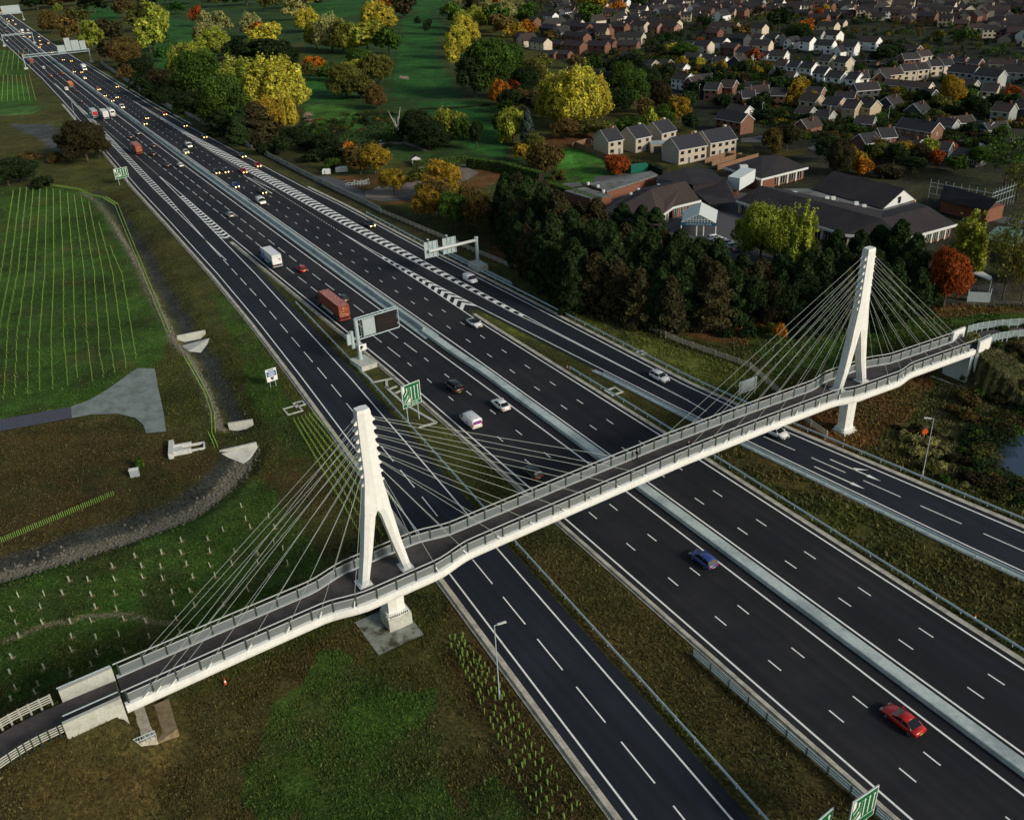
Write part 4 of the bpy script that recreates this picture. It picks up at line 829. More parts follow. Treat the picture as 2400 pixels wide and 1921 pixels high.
TREES = """
590 262 125 150 pop Y;520 250 120 135 pop YG;478 285 110 120 big G;545 300 85 80 con DB;572 290 90 80 big YO;612 282 40 90 pop Y;430 222 110 110 big G;412 190 90 105 pop YG;388 170 60 80 pop YG;455 130 75 75 pop YG;440 105 60 60 pop P;470 78 45 50 big P;535 85 50 60 pop P;550 100 50 50 round O;565 125 80 70 big Y;500 135 55 50 big DG;575 140 90 55 big DG;535 138 70 45 big DG;605 150 60 50 big DG;
318 120 62 75 big YG;345 95 55 75 big YG;300 75 60 60 big OL;262 45 50 45 big B;236 100 60 55 big DB;110 75 45 55 pop B;150 98 50 60 big B;205 120 60 70 big YG;240 140 55 55 big DB;270 155 70 70 big B;300 175 60 50 big DG;335 110 45 45 round G;345 135 40 35 round GG;330 70 50 60 big YG;375 35 40 30 round GG;420 60 35 45 round R;432 60 30 35 round P;160 60 60 40 big OL;80 30 70 45 big DG;130 25 80 40 big B;200 35 60 50 big DG;250 15 90 40 big B;340 20 60 40 big DG;400 15 60 40 big DB;460 22 60 40 big OL;520 20 70 45 big DG;570 30 50 45 big OL;620 25 60 50 big DG;625 50 55 50 big P;660 22 60 40 pop P;
375 205 40 35 round DB;340 195 60 50 round DB;300 205 50 40 round DG;355 230 60 45 round DG;400 245 60 45 round DG;435 262 60 50 round DG;270 178 40 40 round B;325 215 50 35 shr DG;385 245 50 30 shr DG;470 290 60 60 con DG;505 310 50 60 con DG;520 300 60 70 con DG;545 328 40 45 round DB;560 330 36 30 shr DG;
665 168 50 48 round O;650 172 42 38 round OL;690 176 50 36 round G;700 118 70 90 pop P;668 110 50 70 pop YG;725 120 60 80 pop OL;650 75 60 60 pop Y;742 120 70 75 pop YG;775 120 80 70 big YG;820 122 60 60 big G;800 80 80 80 pop Y;785 60 40 40 round YO;850 45 60 50 big DB;825 30 60 40 round O;760 155 70 50 big G;800 185 70 65 wil OL;745 180 60 50 round YG;730 215 90 75 big OL;760 215 60 50 wil OL;795 235 45 60 pop B;770 262 20 20 shr DG;700 165 40 36 shr G;900 75 20 30 col DG;905 62 14 20 col DG;880 58 16 22 round DG;
960 65 45 55 big G;945 45 40 35 round G;975 80 50 60 pop YG;985 110 60 80 pop Y;965 130 60 80 pop Y;955 150 40 50 round Y;1005 70 50 60 pop YG;1025 60 50 60 pop P;1045 75 60 60 big G;1060 50 60 50 pop P;1000 40 50 50 big DB;1030 25 60 40 big R;980 25 50 40 big P;1085 45 60 50 pop P;1110 60 50 50 big G;1060 85 60 50 big B;1085 95 50 45 round YO;1110 85 40 40 round O;1035 215 120 125 big G;1000 215 80 100 big DG;1075 190 80 90 big G;1105 215 60 70 big DG;1125 185 60 60 big OL;1140 160 50 45 big OL;1075 245 60 55 round DG;1055 228 50 62 pop O;1085 215 40 45 round R;1100 240 50 50 round B;1120 245 40 45 round DB;1065 260 40 45 round G;
1210 285 110 150 pop Y;1170 275 80 125 pop Y;1255 270 70 115 pop Y;1230 250 80 110 pop Y;1190 300 60 50 round B;1145 255 45 50 round DB;1235 295 60 45 round OL;1270 205 60 45 round DG;1310 210 60 75 big G;1335 230 60 80 big G;1300 245 60 55 big DG;1365 215 60 65 big DG;1390 245 50 70 big DB;1360 255 45 45 round B;1320 290 60 40 round G;1345 292 50 45 round G;1368 288 30 60 col YG;1382 285 32 35 round YO;1400 270 46 50 round G;1430 268 50 62 round YO;1450 282 40 40 round DG;1280 300 40 40 round OL;1250 160 50 40 round G;1290 165 50 40 round DG;1330 165 60 50 big DG;1210 150 40 32 round B;1450 235 40 40 round DG;
1080 310 75 70 wil YG;1060 290 50 55 round G;1112 312 30 80 con BL;1125 330 50 50 round OL;1005 320 34 62 round DG;950 300 70 62 wil YG;975 300 50 50 wil G;880 310 70 75 big DG;905 325 80 65 big DG;860 300 50 45 round DG;925 318 60 45 round DG;790 375 72 70 round YO;760 375 60 50 round B;745 350 50 40 round B;735 340 46 36 round O;715 345 50 36 round DG;690 330 60 50 round DG;650 322 60 40 round DG;680 300 36 30 round G;660 345 50 30 shr DG;700 362 44 30 shr G;640 300 40 34 round DG;620 310 60 40 round DG;600 330 50 40 round DG;830 420 64 62 round YO;905 470 70 72 round YO;935 430 85 85 round YO;925 465 70 80 round B;965 450 60 60 round YO;895 430 50 45 shr OL;960 490 70 80 round G;985 480 60 90 round B;1010 500 60 90 round B;880 385 40 30 shr OL;1150 372 75 62 wil B;1130 360 50 50 round B;1175 385 40 30 shr OL;1100 345 40 40 round YO;1300 372 60 42 wil R;1020 455 40 34 shr OL;
1065 490 62 105 con DG;1095 470 70 100 con DB;1080 520 70 120 con DG;1115 520 80 140 con DG;1145 545 80 150 con DG;1175 560 80 150 con DB;1130 590 70 100 con DB;1165 610 90 150 con DG;1205 600 90 150 con DG;1210 650 90 140 con DG;1250 620 90 150 con DG;1255 660 90 120 con DB;1290 640 90 150 con DG;1300 672 80 120 con DB;1330 640 90 140 con DG;1345 690 80 120 con DB;1370 650 90 150 con DG;1390 692 80 120 con DG;1410 660 90 140 con DG;1440 690 90 140 con DG;1455 655 90 130 con DG;1480 690 90 140 con DB;1500 700 80 140 con DB;1520 650 80 110 con DG;1540 690 80 120 con DG;1430 600 80 110 con DG;1395 590 70 100 con DB;1340 590 70 100 con DG;1350 500 50 65 con DG;1380 500 50 60 con DG;1310 490 50 60 con DG;1285 560 70 90 con DG;1480 600 70 90 con DG;1580 690 70 100 round DG;1620 690 70 90 big DB;1650 695 70 90 big DG;1690 690 80 100 big DG;1730 690 80 100 con DG;1770 660 80 120 con DG;1750 600 70 110 con DG;1800 600 70 110 con DG;1840 590 80 110 con DG;1880 600 80 130 con DG;1830 650 80 120 con DG;1870 680 80 120 con DG;1910 640 80 140 con DG;1925 670 70 100 con DG;1600 640 80 90 con DB;1650 640 80 80 con DG;1700 645 80 90 con DG;1560 620 70 80 con DG;1560 650 60 80 con DB;1640 600 60 60 con DG;1700 600 60 70 con DG;
1600 560 100 120 big YG;1570 540 70 80 round YG;1630 560 90 130 pop YG;1680 590 62 165 col YG;1660 560 50 120 col YG;2030 600 78 160 col YG;1985 658 90 125 big R;1975 640 60 90 big R;2110 640 70 190 bare OL;2150 640 60 120 bare OL;2080 560 60 70 bare OL;2140 600 70 80 big YO;2115 400 100 120 bare G;2140 430 70 90 bare OL;1960 660 40 60 round DG;
1785 370 46 62 pop O;1765 380 60 80 big DB;1805 372 44 56 pop YO;1820 378 40 40 round O;1740 350 60 60 round DG;1655 328 60 62 round DB;1625 330 50 55 wil B;1635 300 40 30 shr DG;1850 352 60 50 round OL;1880 355 60 50 round DG;1900 345 60 46 round YO;1935 350 50 46 round DB;1955 345 40 50 round YG;1920 372 60 40 round DG;1970 358 36 40 round R;1990 328 44 30 wil R;1870 380 60 30 shr DB;1850 335 50 40 round B;1830 350 50 40 round DG;2010 370 50 40 round G;2060 360 50 50 round G;
1674 228 40 64 col YO;1712 226 36 30 round YO;1998 232 52 68 big YO;1880 130 44 36 round DG;1860 143 56 44 round DG;2030 100 44 40 round G;1975 90 30 26 round OL;1870 115 40 30 round DB;1680 102 60 50 big DG;1640 70 60 50 big DG;1695 82 40 40 round O;1738 72 34 28 round O;1720 68 40 30 round DB;1560 88 50 36 round B;1615 150 40 24 shr B;1440 130 60 40 round G;1415 125 36 32 round Y;1400 100 40 30 round DG;1540 190 30 30 round DG;1490 165 30 26 round DG;1475 148 24 26 round Y;1555 205 30 28 round DG;1520 235 40 34 round DG;1590 240 50 34 round DG;1620 262 50 30 round DG;1700 270 40 30 round DG;1720 250 34 24 round DG;1460 200 30 26 round DG;2050 250 60 44 round DG;2095 240 50 40 round DG;2040 290 40 30 round DG;2130 220 40 36 round R;1930 270 50 34 shr DG;1960 300 50 30 shr DG;1845 250 24 24 round DG;2080 320 40 30 round DG;1640 200 40 30 round DG;1600 210 40 34 round DG;1300 40 40 36 round O;1250 35 60 50 round YO;1240 60 60 50 big G;1350 30 50 36 round DG;1160 95 40 30 round B;1330 110 30 22 round DG;1390 120 30 24 round DG;
185 352 96 92 big DB;210 340 60 70 big DB;150 330 60 50 round DB;45 395 90 62 round DG;20 400 60 50 round DG;90 400 50 30 shr DG;120 345 40 24 shr B;60 345 60 24 shr B;
1640 720 30 34 round O;1625 705 40 26 shr OL;1575 712 40 26 shr DG;1690 715 44 30 shr DG;1530 712 30 24 shr DG
"""
def rnd_fill(poly, n, kinds, cols, hr, seed, where, cat='tree', avoid=True, mind=6):
    r = random.Random(seed); xs = [p[0] for p in poly]; ys = [p[1] for p in poly]; put = []; tr_ = 0
    while len(put) < n and tr_ < n*30:
        tr_ += 1; x = r.uniform(min(xs), max(xs)); y = r.uniform(min(ys), max(ys))
        if not inpoly(np.array([x]), np.array([y]), poly)[0]: continue
        if any((x-a)**2+(y-b)**2 < mind**2 for a, b in put): continue
        if avoid and any((x-a)**2+(y-b)**2 < rr*rr for a, b, rr in OCC): continue
        if any((x-a)**2+(y-b)**2 < 16 for a, b in TPOS): continue
        put.append((x, y)); k = r.choice(kinds); cr, tk, H0, W0, shape = TV[k]; h = r.uniform(*hr)
        if k == 'far': shape = 'rounded'
        z = hz(x, y); px = scr(x, y, z)[0]; py = scr(x, y, z)[1]
        tree_at(x, y, z, h*W0/H0*r.uniform(.85,1.2), h, cr, tk, H0, W0, shape, r.choice(cols), r, cat, where if where else area(px*FS, py*FS), None, px)

# ================================================================ houses
def brick_mat(name):
    m = bpy.data.materials.new(name); m.use_nodes = True; N = m.node_tree.nodes; Lk = m.node_tree.links; b = N['Principled BSDF']; b.inputs['Roughness'].default_value = .9
    oi = N.new('ShaderNodeObjectInfo'); tc = N.new('ShaderNodeTexCoord'); n1 = N.new('ShaderNodeTexNoise'); n1.inputs['Scale'].default_value = 2.5; n1.inputs['Detail'].default_value = 6
    Lk.new(tc.outputs['Object'], n1.inputs['Vector']); mr = N.new('ShaderNodeMapRange'); mr.inputs[1].default_value = .3; mr.inputs[2].default_value = .7; mr.inputs[3].default_value = .8; mr.inputs[4].default_value = 1.2
    Lk.new(n1.outputs[0], mr.inputs[0]); wv = N.new('ShaderNodeTexWave'); wv.wave_type = 'BANDS'; wv.bands_direction = 'Z'; wv.inputs['Scale'].default_value = 2.2; wv.inputs['Distortion'].default_value = .4
    Lk.new(tc.outputs['Object'], wv.inputs['Vector']); m2 = N.new('ShaderNodeMapRange'); m2.inputs[3].default_value = .9; m2.inputs[4].default_value = 1.06; Lk.new(wv.outputs[1], m2.inputs[0])
    mu = N.new('ShaderNodeMath'); mu.operation = 'MULTIPLY'; Lk.new(mr.outputs[0], mu.inputs[0]); Lk.new(m2.outputs[0], mu.inputs[1])
    vm = N.new('ShaderNodeVectorMath'); vm.operation = 'SCALE'; Lk.new(oi.outputs['Color'], vm.inputs[0]); Lk.new(mu.outputs[0], vm.inputs['Scale']); Lk.new(vm.outputs[0], b.inputs['Base Color']); return m
M_wall = brick_mat('house_wall'); M_roof = brick_mat('tiled_roof'); M_trim = mat('white_trim', (.62,.64,.62), .5, .05)
M_glass = mat('window_glass', (.01,.014,.018), .1, 0, spec=.7); M_brickd = mat('red_brick', (.20,.085,.05), .9, .2, 4)
M_door = mat('painted_door', (.10,.12,.14), .5, .1)
WC = {'br': ((.165,.078,.05), 'red-brick'), 'pk': ((.30,.17,.12), 'pinkish-brick'), 'cr': ((.56,.48,.36), 'cream-walled'), 'wh': ((.78,.78,.74), 'white-walled'), 'gy': ((.30,.32,.30), 'grey-walled'), 'dk': ((.05,.055,.055), 'dark-clad'), 'bu': ((.42,.33,.22), 'buff-brick')}
WM = {}
def window_mesh(w, h):
    k = (round(w, 1), round(h, 1))
    if k not in WM:
        f = MB(); t = .11
        for x0, x1, z0, z1 in ((-w/2,w/2,0,t),(-w/2,w/2,h-t,h),(-w/2,-w/2+t,t,h-t),(w/2-t,w/2,t,h-t),(-t/2,t/2,t,h-t)): f.box(x0,x1,-.07,.03,z0,z1)
        WM[k] = (f.mesh('window_frame', M_trim), MB().box(-w/2+.03,w/2-.03,-.03,.02,.03,h-.03).mesh('glass', M_glass))
    return WM[k]
def add_window(par, x, y, z, w, h, rz=0, full=True, glass=None):
    f, g = window_mesh(w, h); o = link('window', g, par); o.location = (x, y, z); o.rotation_euler = (0, 0, rz)
    if full: q = link('frame', f, o)
    return o
RC = [((.024,.021,.023), ''), ((.019,.019,.023), ''), ((.038,.026,.022), ''), ((.028,.026,.024), '')]
def house_at(x, y, z, rz, L, D, eave, rise, wall, gable='side', lod=0, label=None, px=0, roofc=None, group=None, fence=False):
    """x,y is the left front corner; local x runs along the front, local y to the back."""
    t = empty('house', (x, y, z), rz); t['category'] = 'house'
    if label: t['label'] = label
    else: REG.append((t, px[1], px[0], None))
    wc = WC[wall][0]; r = random.Random(int(x*3+y*5)); k = r.uniform(.85, 1.12)
    b = MB(); ov = .35; e = eave
    if gable == 'side':
        b.add([(0,0,-.5),(L,0,-.5),(L,D,-.5),(0,D,-.5),(0,0,e),(L,0,e),(L,D,e),(0,D,e),(0,D/2,e+rise),(L,D/2,e+rise)], [(0,1,5,4),(2,3,7,6),(1,2,6,9,5),(3,0,4,8,7),(4,5,9,8),(6,7,8,9)])
        rf = MB(); s = rise/(D/2)
        for a, c in ((-ov, D/2), (D+ov, D/2)):
            za = e-ov*s+.05; zc = e+rise+.05; V = [(-ov*.6,a,za),(L+ov*.6,a,za),(L+ov*.6,c,zc),(-ov*.6,c,zc)]; V2 = [(p[0],p[1],p[2]+.16) for p in V]; rf.add(V+V2, [(0,1,2,3),(4,7,6,5),(0,4,5,1),(1,5,6,2),(2,6,7,3),(3,7,4,0)])
        tr = MB()
        for xx in (-ov*.6-.03, L+ov*.6+.03):
            for a in (-ov, D+ov): tr.loft([[(xx-.06,a,e-ov*s-.1),(xx+.06,a,e-ov*s-.1),(xx+.06,a,e-ov*s+.17),(xx-.06,a,e-ov*s+.17)], [(xx-.06,D/2,e+rise-.1),(xx+.06,D/2,e+rise-.1),(xx+.06,D/2,e+rise+.17),(xx-.06,D/2,e+rise+.17)]])
        tr.box(-ov*.5, L+ov*.5, -ov-.02, -ov+.1, e-ov*s-.18, e-ov*s+.06)
    else:
        b.add([(0,0,-.5),(L,0,-.5),(L,D,-.5),(0,D,-.5),(0,0,e),(L,0,e),(L,D,e),(0,D,e),(L/2,0,e+rise),(L/2,D,e+rise)], [(0,1,5,8,4),(2,3,7,9,6),(1,2,6,5),(3,0,4,7),(5,6,9,8),(7,4,8,9)])
        rf = MB(); s = rise/(L/2)
        for a, c in ((-ov, L/2), (L+ov, L/2)):
            za = e-ov*s+.05; zc = e+rise+.05; V = [(a,-ov,za),(a,D+ov,za),(c,D+ov,zc),(c,-ov,zc)]; V2 = [(p[0],p[1],p[2]+.16) for p in V]; rf.add(V+V2, [(0,1,2,3),(4,7,6,5),(0,4,5,1),(1,5,6,2),(2,6,7,3),(3,7,4,0)])
        tr = MB(); yy = -ov-.03
        for a in (-ov, L+ov): tr.loft([[(a,yy-.06,e-ov*s-.12),(a,yy+.06,e-ov*s-.12),(a,yy+.06,e-ov*s+.2),(a,yy-.06,e-ov*s+.2)], [(L/2,yy-.06,e+rise-.12),(L/2,yy+.06,e+rise-.12),(L/2,yy+.06,e+rise+.2),(L/2,yy-.06,e+rise+.2)]])
    o = b.build('wall', M_wall, t); fix(o.data); o.color = (wc[0]*k, wc[1]*k, wc[2]*k, 1)
    ro = rf.build('roof', M_roof, t); fix(ro.data); rc = roofc or r.choice(RC)[0]; ro.color = (*rc, 1)
    if lod < 2: q = tr.build('fascia', M_trim, t); fix(q.data)
    if lod < 2 and r.random() < .45: c = MB().box(L*.7,L*.7+.7,D*.5-.3,D*.5+.3,e+rise-.6,e+rise+.9).build('chimney', M_brickd, ro)
    n = max(1, int(L/2.9)); st = L/n
    if lod < 2 or True:
        for i in range(n):
            xx = st*(i+.5); up = eave > 3.8
            if lod == 2 and i % 2: continue
            if up: add_window(t, xx, -.02, 3.1 if eave < 5.2 else 3.3, 1.4, 1.15, 0, lod == 0)
            if i % 3 == 1 or n == 1 and lod < 2: q = MB().box(xx-.45,xx+.45,-.06,.02,0,2.05).build('door', M_door, t)
            else: add_window(t, xx, -.02, .9, 1.7, 1.25, 0, lod == 0)
        if lod == 0 and gable == 'side' and r.random() < .6: add_window(t, L+.02, D*.5, 3.1 if eave > 3.8 else 1.1, .9, 1.1, math.pi/2, True)
    OCC.append((x+math.cos(rz)*L/2-math.sin(rz)*D/2, y+math.sin(rz)*L/2+math.cos(rz)*D/2, max(L, D)*.62)); return t
HOUSES = """
h1 120 352 170 372 cr;360 308 478 345 br;530 385 665 392 br;750 383 890 386 br;740 318 925 324 cr;570 262 662 275 br;415 238 530 250 br;215 215 275 222 cr g;225 158 290 163 wh;85 192 150 200 br;905 490 1000 500 bu b;775 432 840 445 cr b;1050 490 1110 495 br b;1140 520 1224 528 wh b;1145 413 1215 420 dk;1140 635 1224 652 wh;205 420 300 425 br b;310 420 400 425 br b;355 378 440 400 br;470 158 520 163 wh b;550 188 600 195 cr g;765 218 838 225 br;850 230 945 237 cr;1010 212 1195 226 cr;970 245 1040 250 pk;1065 245 1150 255 pk;850 152 930 158 br b;955 165 1040 172 br b;1065 148 1185 155 pk;205 250 270 262 dk;285 275 360 280 gy g;10 315 90 325 br;30 335 100 345 cr g;275 345 345 350 br b;350 205 425 212 wh b;610 305 700 310 br b;640 340 720 345 br b;
h2 65 125 200 128 br;210 155 315 158 wh g;280 92 345 95 br;375 130 440 133 br;480 92 560 95 br;185 240 375 248 cr;410 250 565 262 cr;165 290 245 295 br;335 330 430 340 dk;70 385 175 393 cr;195 360 285 368 wh;265 402 350 415 br;0 440 105 448 gy b;125 452 205 460 wh b;205 470 290 476 wh b;310 490 420 497 dk g;375 437 490 447 wh;470 382 612 388 cr;545 430 600 435 wh b;610 468 720 474 wh;670 332 715 337 gy g;720 352 770 356 wh g;830 358 905 365 wh;935 385 1060 392 wh;1062 405 1108 410 wh g;1122 400 1224 406 wh;860 310 985 316 gy;1000 308 1085 318 wh;950 240 1080 248 cr;890 180 1020 185 br;1015 168 1090 175 br;1055 193 1150 197 cr b;780 115 900 120 br b;960 92 1060 96 br;1112 100 1212 105 br;615 575 700 580 wh b;705 585 792 590 wh b;650 540 725 545 wh;740 550 815 556 wh;830 558 915 566 wh;925 598 1010 606 wh;1012 628 1120 640 wh;1158 643 1224 650 wh;965 505 1045 512 cr;1072 515 1160 525 cr;150 720 245 724 br;262 700 352 706 br;350 770 425 778 br g;425 785 500 782 br;500 748 615 742 br;625 765 730 768 br;440 665 610 672 cr b;310 832 440 850 wh b;232 935 410 970 br;825 805 940 820 bu;990 832 1095 848 bu;1132 862 1224 872 bu;800 850 900 862 gy b;950 880 1040 890 gy b;875 702 985 710 pk b;1085 742 1224 748 br b;790 958 880 978 br g;0 660 60 667 br g;100 610 220 600 dk b;0 350 60 356 gy b;580 300 660 306 gy b;490 300 555 304 wh b;
h3 32 360 155 368 wh;168 383 290 392 cr b;335 383 445 393 br b;85 465 165 470 pk b;195 490 280 500 br b;355 500 470 492 br;478 480 555 470 cr;590 458 680 463 br b;700 478 785 485 br b;810 492 890 498 br b;130 628 205 632 br g;210 622 350 606 bu;352 588 450 580 cr;455 577 535 570 cr;548 552 640 546 cr;642 547 712 540 cr;660 588 835 610 gy;850 618 1010 640 gy;890 558 1030 570 gy b;1045 592 1224 602 gy;968 500 1150 506 cr b;1155 508 1224 514 cr b;0 645 105 640 wh;20 735 180 722 dk;215 650 330 656 gy b;330 658 530 675 cr b;762 700 870 720 gy b;900 738 1010 745 bu;170 790 255 800 dk g;360 842 455 852 dk g;0 850 105 868 bu;0 930 130 938 gy b;970 885 1100 900 gy;1122 860 1224 875 dk;460 720 550 730 dk b;750 650 850 660 gy b;180 560 300 566 dk b;
h5 290 392 510 442 br;75 522 182 506 br;190 478 288 470 br;300 475 430 500 dk b;580 330 700 345 gy b;720 325 865 312 gy b;840 352 950 368 gy b;960 372 1110 358 gy b;1080 420 1224 428 wh b;690 560 840 600 dk b;550 510 650 520 dk b;1100 560 1200 575 gy b;
"""
HK = {'h1': (1200,0,3.06), 'h2': (1600,0,3.06), 'h3': (2000,0,3.06), 'h5': (2000,200,3.06)}
def band(py):     # rows of the estate read from the top of the picture
    return int(py//45)
BN_ = ['in the '+q+' strip from the top' for q in ('first','second','third','fourth','fifth','sixth','seventh','eighth','ninth','tenth')]
cr_ = None
for ln in HOUSES.replace('\n', '').split(';'):
    q = ln.split()
    if not q: continue
    if q[0] in HK: cr_ = HK[q[0]]; q = q[1:]
    x0, y0, x1, y1 = [float(v) for v in q[:4]]; wall = q[4]; opt = q[5] if len(q) > 5 else ''
    P0 = (cr_[0]+x0/cr_[2], cr_[1]+y0/cr_[2]); P1 = (cr_[0]+x1/cr_[2], cr_[1]+y1/cr_[2]); a = G(*P0); c = G(*P1)
    # houses share the heading of their neighbours: traced ends only nudge it
    v = c-a; L = np.linalg.norm(v); ang = math.atan2(v[1], v[0]); ang = max(-1.0, min(.6, ang)); d0 = depth(*a); L = max(5.5, min(24, L))
    low = opt == 'b'; g = 'front' if opt == 'g' else 'side'; ev = 2.6 if low else 4.9; D = 6.2 if low else 7.2; rise = 1.9 if low else 2.5
    if g == 'front': D = max(8.5, L*.95); L = max(6.5, min(9.5, L)); rise = L*.42; ev = 2.8 if wall == 'dk' or x0 > 780 else 4.2
    lod = 0 if d0 < 330 else (1 if d0 < 520 else 2)
    ty = ('low pitched' if low else 'gable-fronted' if g == 'front' else 'two-storey' if L < 13 else 'terraced')
    house_at(a[0], a[1], 0, ang, L, D, ev, rise, wall, g, lod, None, ((P0[0]+P1[0])/2, f'{WC[wall][1]} {ty} house {BN_[min(9, band(P0[1]))]}'))
# the rest of the estate, farther back, in rows facing the same way
rh = random.Random(77); far_poly = fp(1150,-60,2900,-60,2330,110,2156,100,1980,60,1800,35,1600,30,1400,45,1180,95)
prot = []
for wall, gable, L, low in (('br','side',9,0),('cr','side',13,0),('br','side',17,0),('wh','front',8,0),('pk','side',10,1),('gy','side',12,0),('br','front',8,0),('bu','side',9,0)):
    pass
cnt = 0
ang0 = -.52; ux = np.array([math.cos(ang0), math.sin(ang0)]); uy = np.array([-ux[1], ux[0]])
for j in range(60):
    for i in range(-60, 80):
        if cnt > 138: break
        jj = j*23+rh.uniform(-3,3); ii = i*17+(j % 3)*6+rh.uniform(-4,4); p = np.array([250., 420.])+ux*ii+uy*jj
        if p[1] < 0 or not inpoly(np.array([p[0]]), np.array([p[1]]), far_poly)[0]: continue
        sx, sy = scr(p[0], p[1], 0)
        if sx < 1130 or sx > 2440 or sy < -25 or sy > 250: continue
        if any((p[0]-a)**2+(p[1]-b)**2 < (rr+6)**2 for a, b, rr in OCC): continue
        if any((p[0]-a)**2+(p[1]-b)**2 < 64 for a, b in TPOS): continue
        if rh.random() < .1: continue
        wall = rh.choice(['br','pk','cr','bu','wh','gy','cr','br']); low = rh.random() < .25; L = rh.choice([8,9,10,13,16]); g = 'front' if rh.random() < .18 and not low else 'side'
        if g == 'front': L = 8
        ty = ('low pitched' if low else 'gable-fronted' if g == 'front' else 'two-storey' if L < 13 else 'terraced')
        house_at(p[0], p[1], 0, ang0+rh.choice([0,0,0,.25,-.3,1.2]), L, 9 if g == 'front' else (6.2 if low else 7.2), 2.6 if low else 4.9, 2 if low else (3 if g == 'front' else 2.5), wall, g, 2, None, (sx, f'{WC[wall][1]} {ty} house {BN_[min(9, max(0, band(sy)))]}')); cnt += 1
# houses too many and too small to list: one mass filling the gaps of the far estate
def house_mass():
    b = MB(); r = random.Random(21); n = 0; O_ = [q for q in OCC]; C_ = [MB() for _ in range(4)]
    for j in range(110):
        for i in range(-110, 150):
            p = np.array([250., 420.])+ux*(i*12.5+(j % 3)*5+r.uniform(-2,2))+uy*(j*12.5+r.uniform(-2,2))
            sx, sy = scr(p[0], p[1], 0)
            if p[1] < 0 or sx < 1150 or sx > 2440 or sy < -40 or sy > 300 or sy > 90+(sx-1150)*.16: continue
            if (not inpoly(np.array([p[0]]), np.array([p[1]]), far2)[0]) or any((p[0]-a)**2+(p[1]-c)**2 < (rr+3.5)**2 for a, c, rr in O_): continue
            if r.random() < .12 or any((p[0]-a)**2+(p[1]-c)**2 < 36 for a, c in TPOS): continue
            L = r.choice([7,8,9,12]); D = 7; e = r.choice([2.6,4.9,4.9]); h = r.uniform(2,3); k = r.randrange(4); an = ang0+r.choice([0,0,0,.2,-.25,1.3]); c_, s_ = math.cos(an), math.sin(an); T = lambda x, y, z: (p[0]+x*c_-y*s_, p[1]+x*s_+y*c_, z)
            C_[k].add([T(*q) for q in ((0,0,-.3),(L,0,-.3),(L,D,-.3),(0,D,-.3),(0,0,e),(L,0,e),(L,D,e),(0,D,e),(0,D/2,e+h),(L,D/2,e+h))], [(0,1,5,4),(2,3,7,6),(1,2,6,9,5),(3,0,4,8,7)], k)
            for y0, y1, z0 in ((-.3,D/2,e-.1),(D+.3,D/2,e-.1)): C_[k].add([T(-.2,y0,z0),T(L+.2,y0,z0),T(L+.2,y1,e+h+.12),T(-.2,y1,e+h+.12)], [(0,1,2,3)], 4)
            for q in range(int(L/2.6)):
                for z0 in ((1,3.3) if e > 3 else (1,)): C_[k].add([T(.8+q*2.6,-.04,z0),T(2.2+q*2.6,-.04,z0),T(2.2+q*2.6,-.04,z0+1.1),T(.8+q*2.6,-.04,z0+1.1)], [(0,1,2,3)], 5)
            n += 1; OCC.append((p[0]+c_*L/2-s_*D/2, p[1]+s_*L/2+c_*D/2, 5))
    for q in C_: b.add(q.v, q.f); b.m[-len(q.f):] = q.m
    ms = [mat('far_brick', (.20,.11,.075), .9, .15, 1), mat('far_cream', (.55,.48,.36), .9, .1, 1), mat('far_white', (.70,.71,.66), .9, .1, 1), mat('far_buff', (.38,.31,.22), .9, .1, 1), mat('far_roof', (.026,.023,.024), .9, .3, .3), M_glass]
    o = b.build('distant_houses', ms); fix(o.data); tag(o, kind='stuff'); return n
far2 = fp(1120,-70,2900,-70,2400,130,2156,105,1980,62,1800,40,1600,35,1400,50,1200,100)
print('mass houses', house_mass())
# ---------------------------------------------------------------- new cream houses beside the golf course
K6 = (1300,260,3.06); K4 = (1600,200,3.06)
def kp(K, x, y): return G(K[0]+x/K[2], K[1]+y/K[2])
NB = [('h6',385,325,490,305,'nearest the golf green, by the slatted fence'),('h6',580,302,690,278,'second from the golf green'),('h6',765,262,868,238,'third from the golf green, at the back'),('h6',888,388,1085,350,'with the wide front facing the yard'),('h4',195,520,380,485,'farthest right of the five')]
ngd = (.022,.024,.032)
M_crb = (.46,.40,.31)
for K, x0, y0, x1, y1, w_ in NB:
    K = K6 if K == 'h6' else K4; a = kp(K, x0, y0); c = kp(K, x1, y1); v = c-a; L = np.linalg.norm(v); ang = math.atan2(v[1], v[0])
    t = house_at(a[0], a[1], 0, ang, L, 9.5, 5.2, 3.3, 'cr', 'side', 1, f'new cream-brick house with dark slate roof, {w_}', roofc=ngd)
    for ch in t.children:
        if ch.name.startswith('wall'): ch.color = (*M_crb, 1)
        if ch.name.startswith(('window','door')): bpy.data.objects.remove(ch) if False else None
    MB().box(L-1.1, L-.1, 5.6, 6.6, 7.0, 9.0).build('chimney', mat('cream_brick', (.50,.42,.29), .9, .15, 3), t)
gx = kp(K6, 688, 300); t = empty('garage', (*gx, 0), -.05, 'small flat-roofed cream garage between the new cream houses', 'garage')
MB().box(0,5.5,0,5.5,0,3.0).build('wall', MATS['cream_brick'], t); MB().box(1.2,4,-.08,.02,0,2.2).build('garage_door', mat('charcoal', (.03,.032,.035), .5, .05), t); MB().box(-.1,5.6,-.1,5.6,3.0,3.15).build('roof', M_gmetal, t)
M_slat = mat('new_fence_timber', (.22,.13,.075), .8, .2, 3)
fence([kp(K6,125,245), kp(K6,245,300), kp(K6,400,355)], 'slatted new timber fence round the nearest cream house, facing the golf green', 'garden_fence', 1.8, board=True, m=M_slat, post=2)
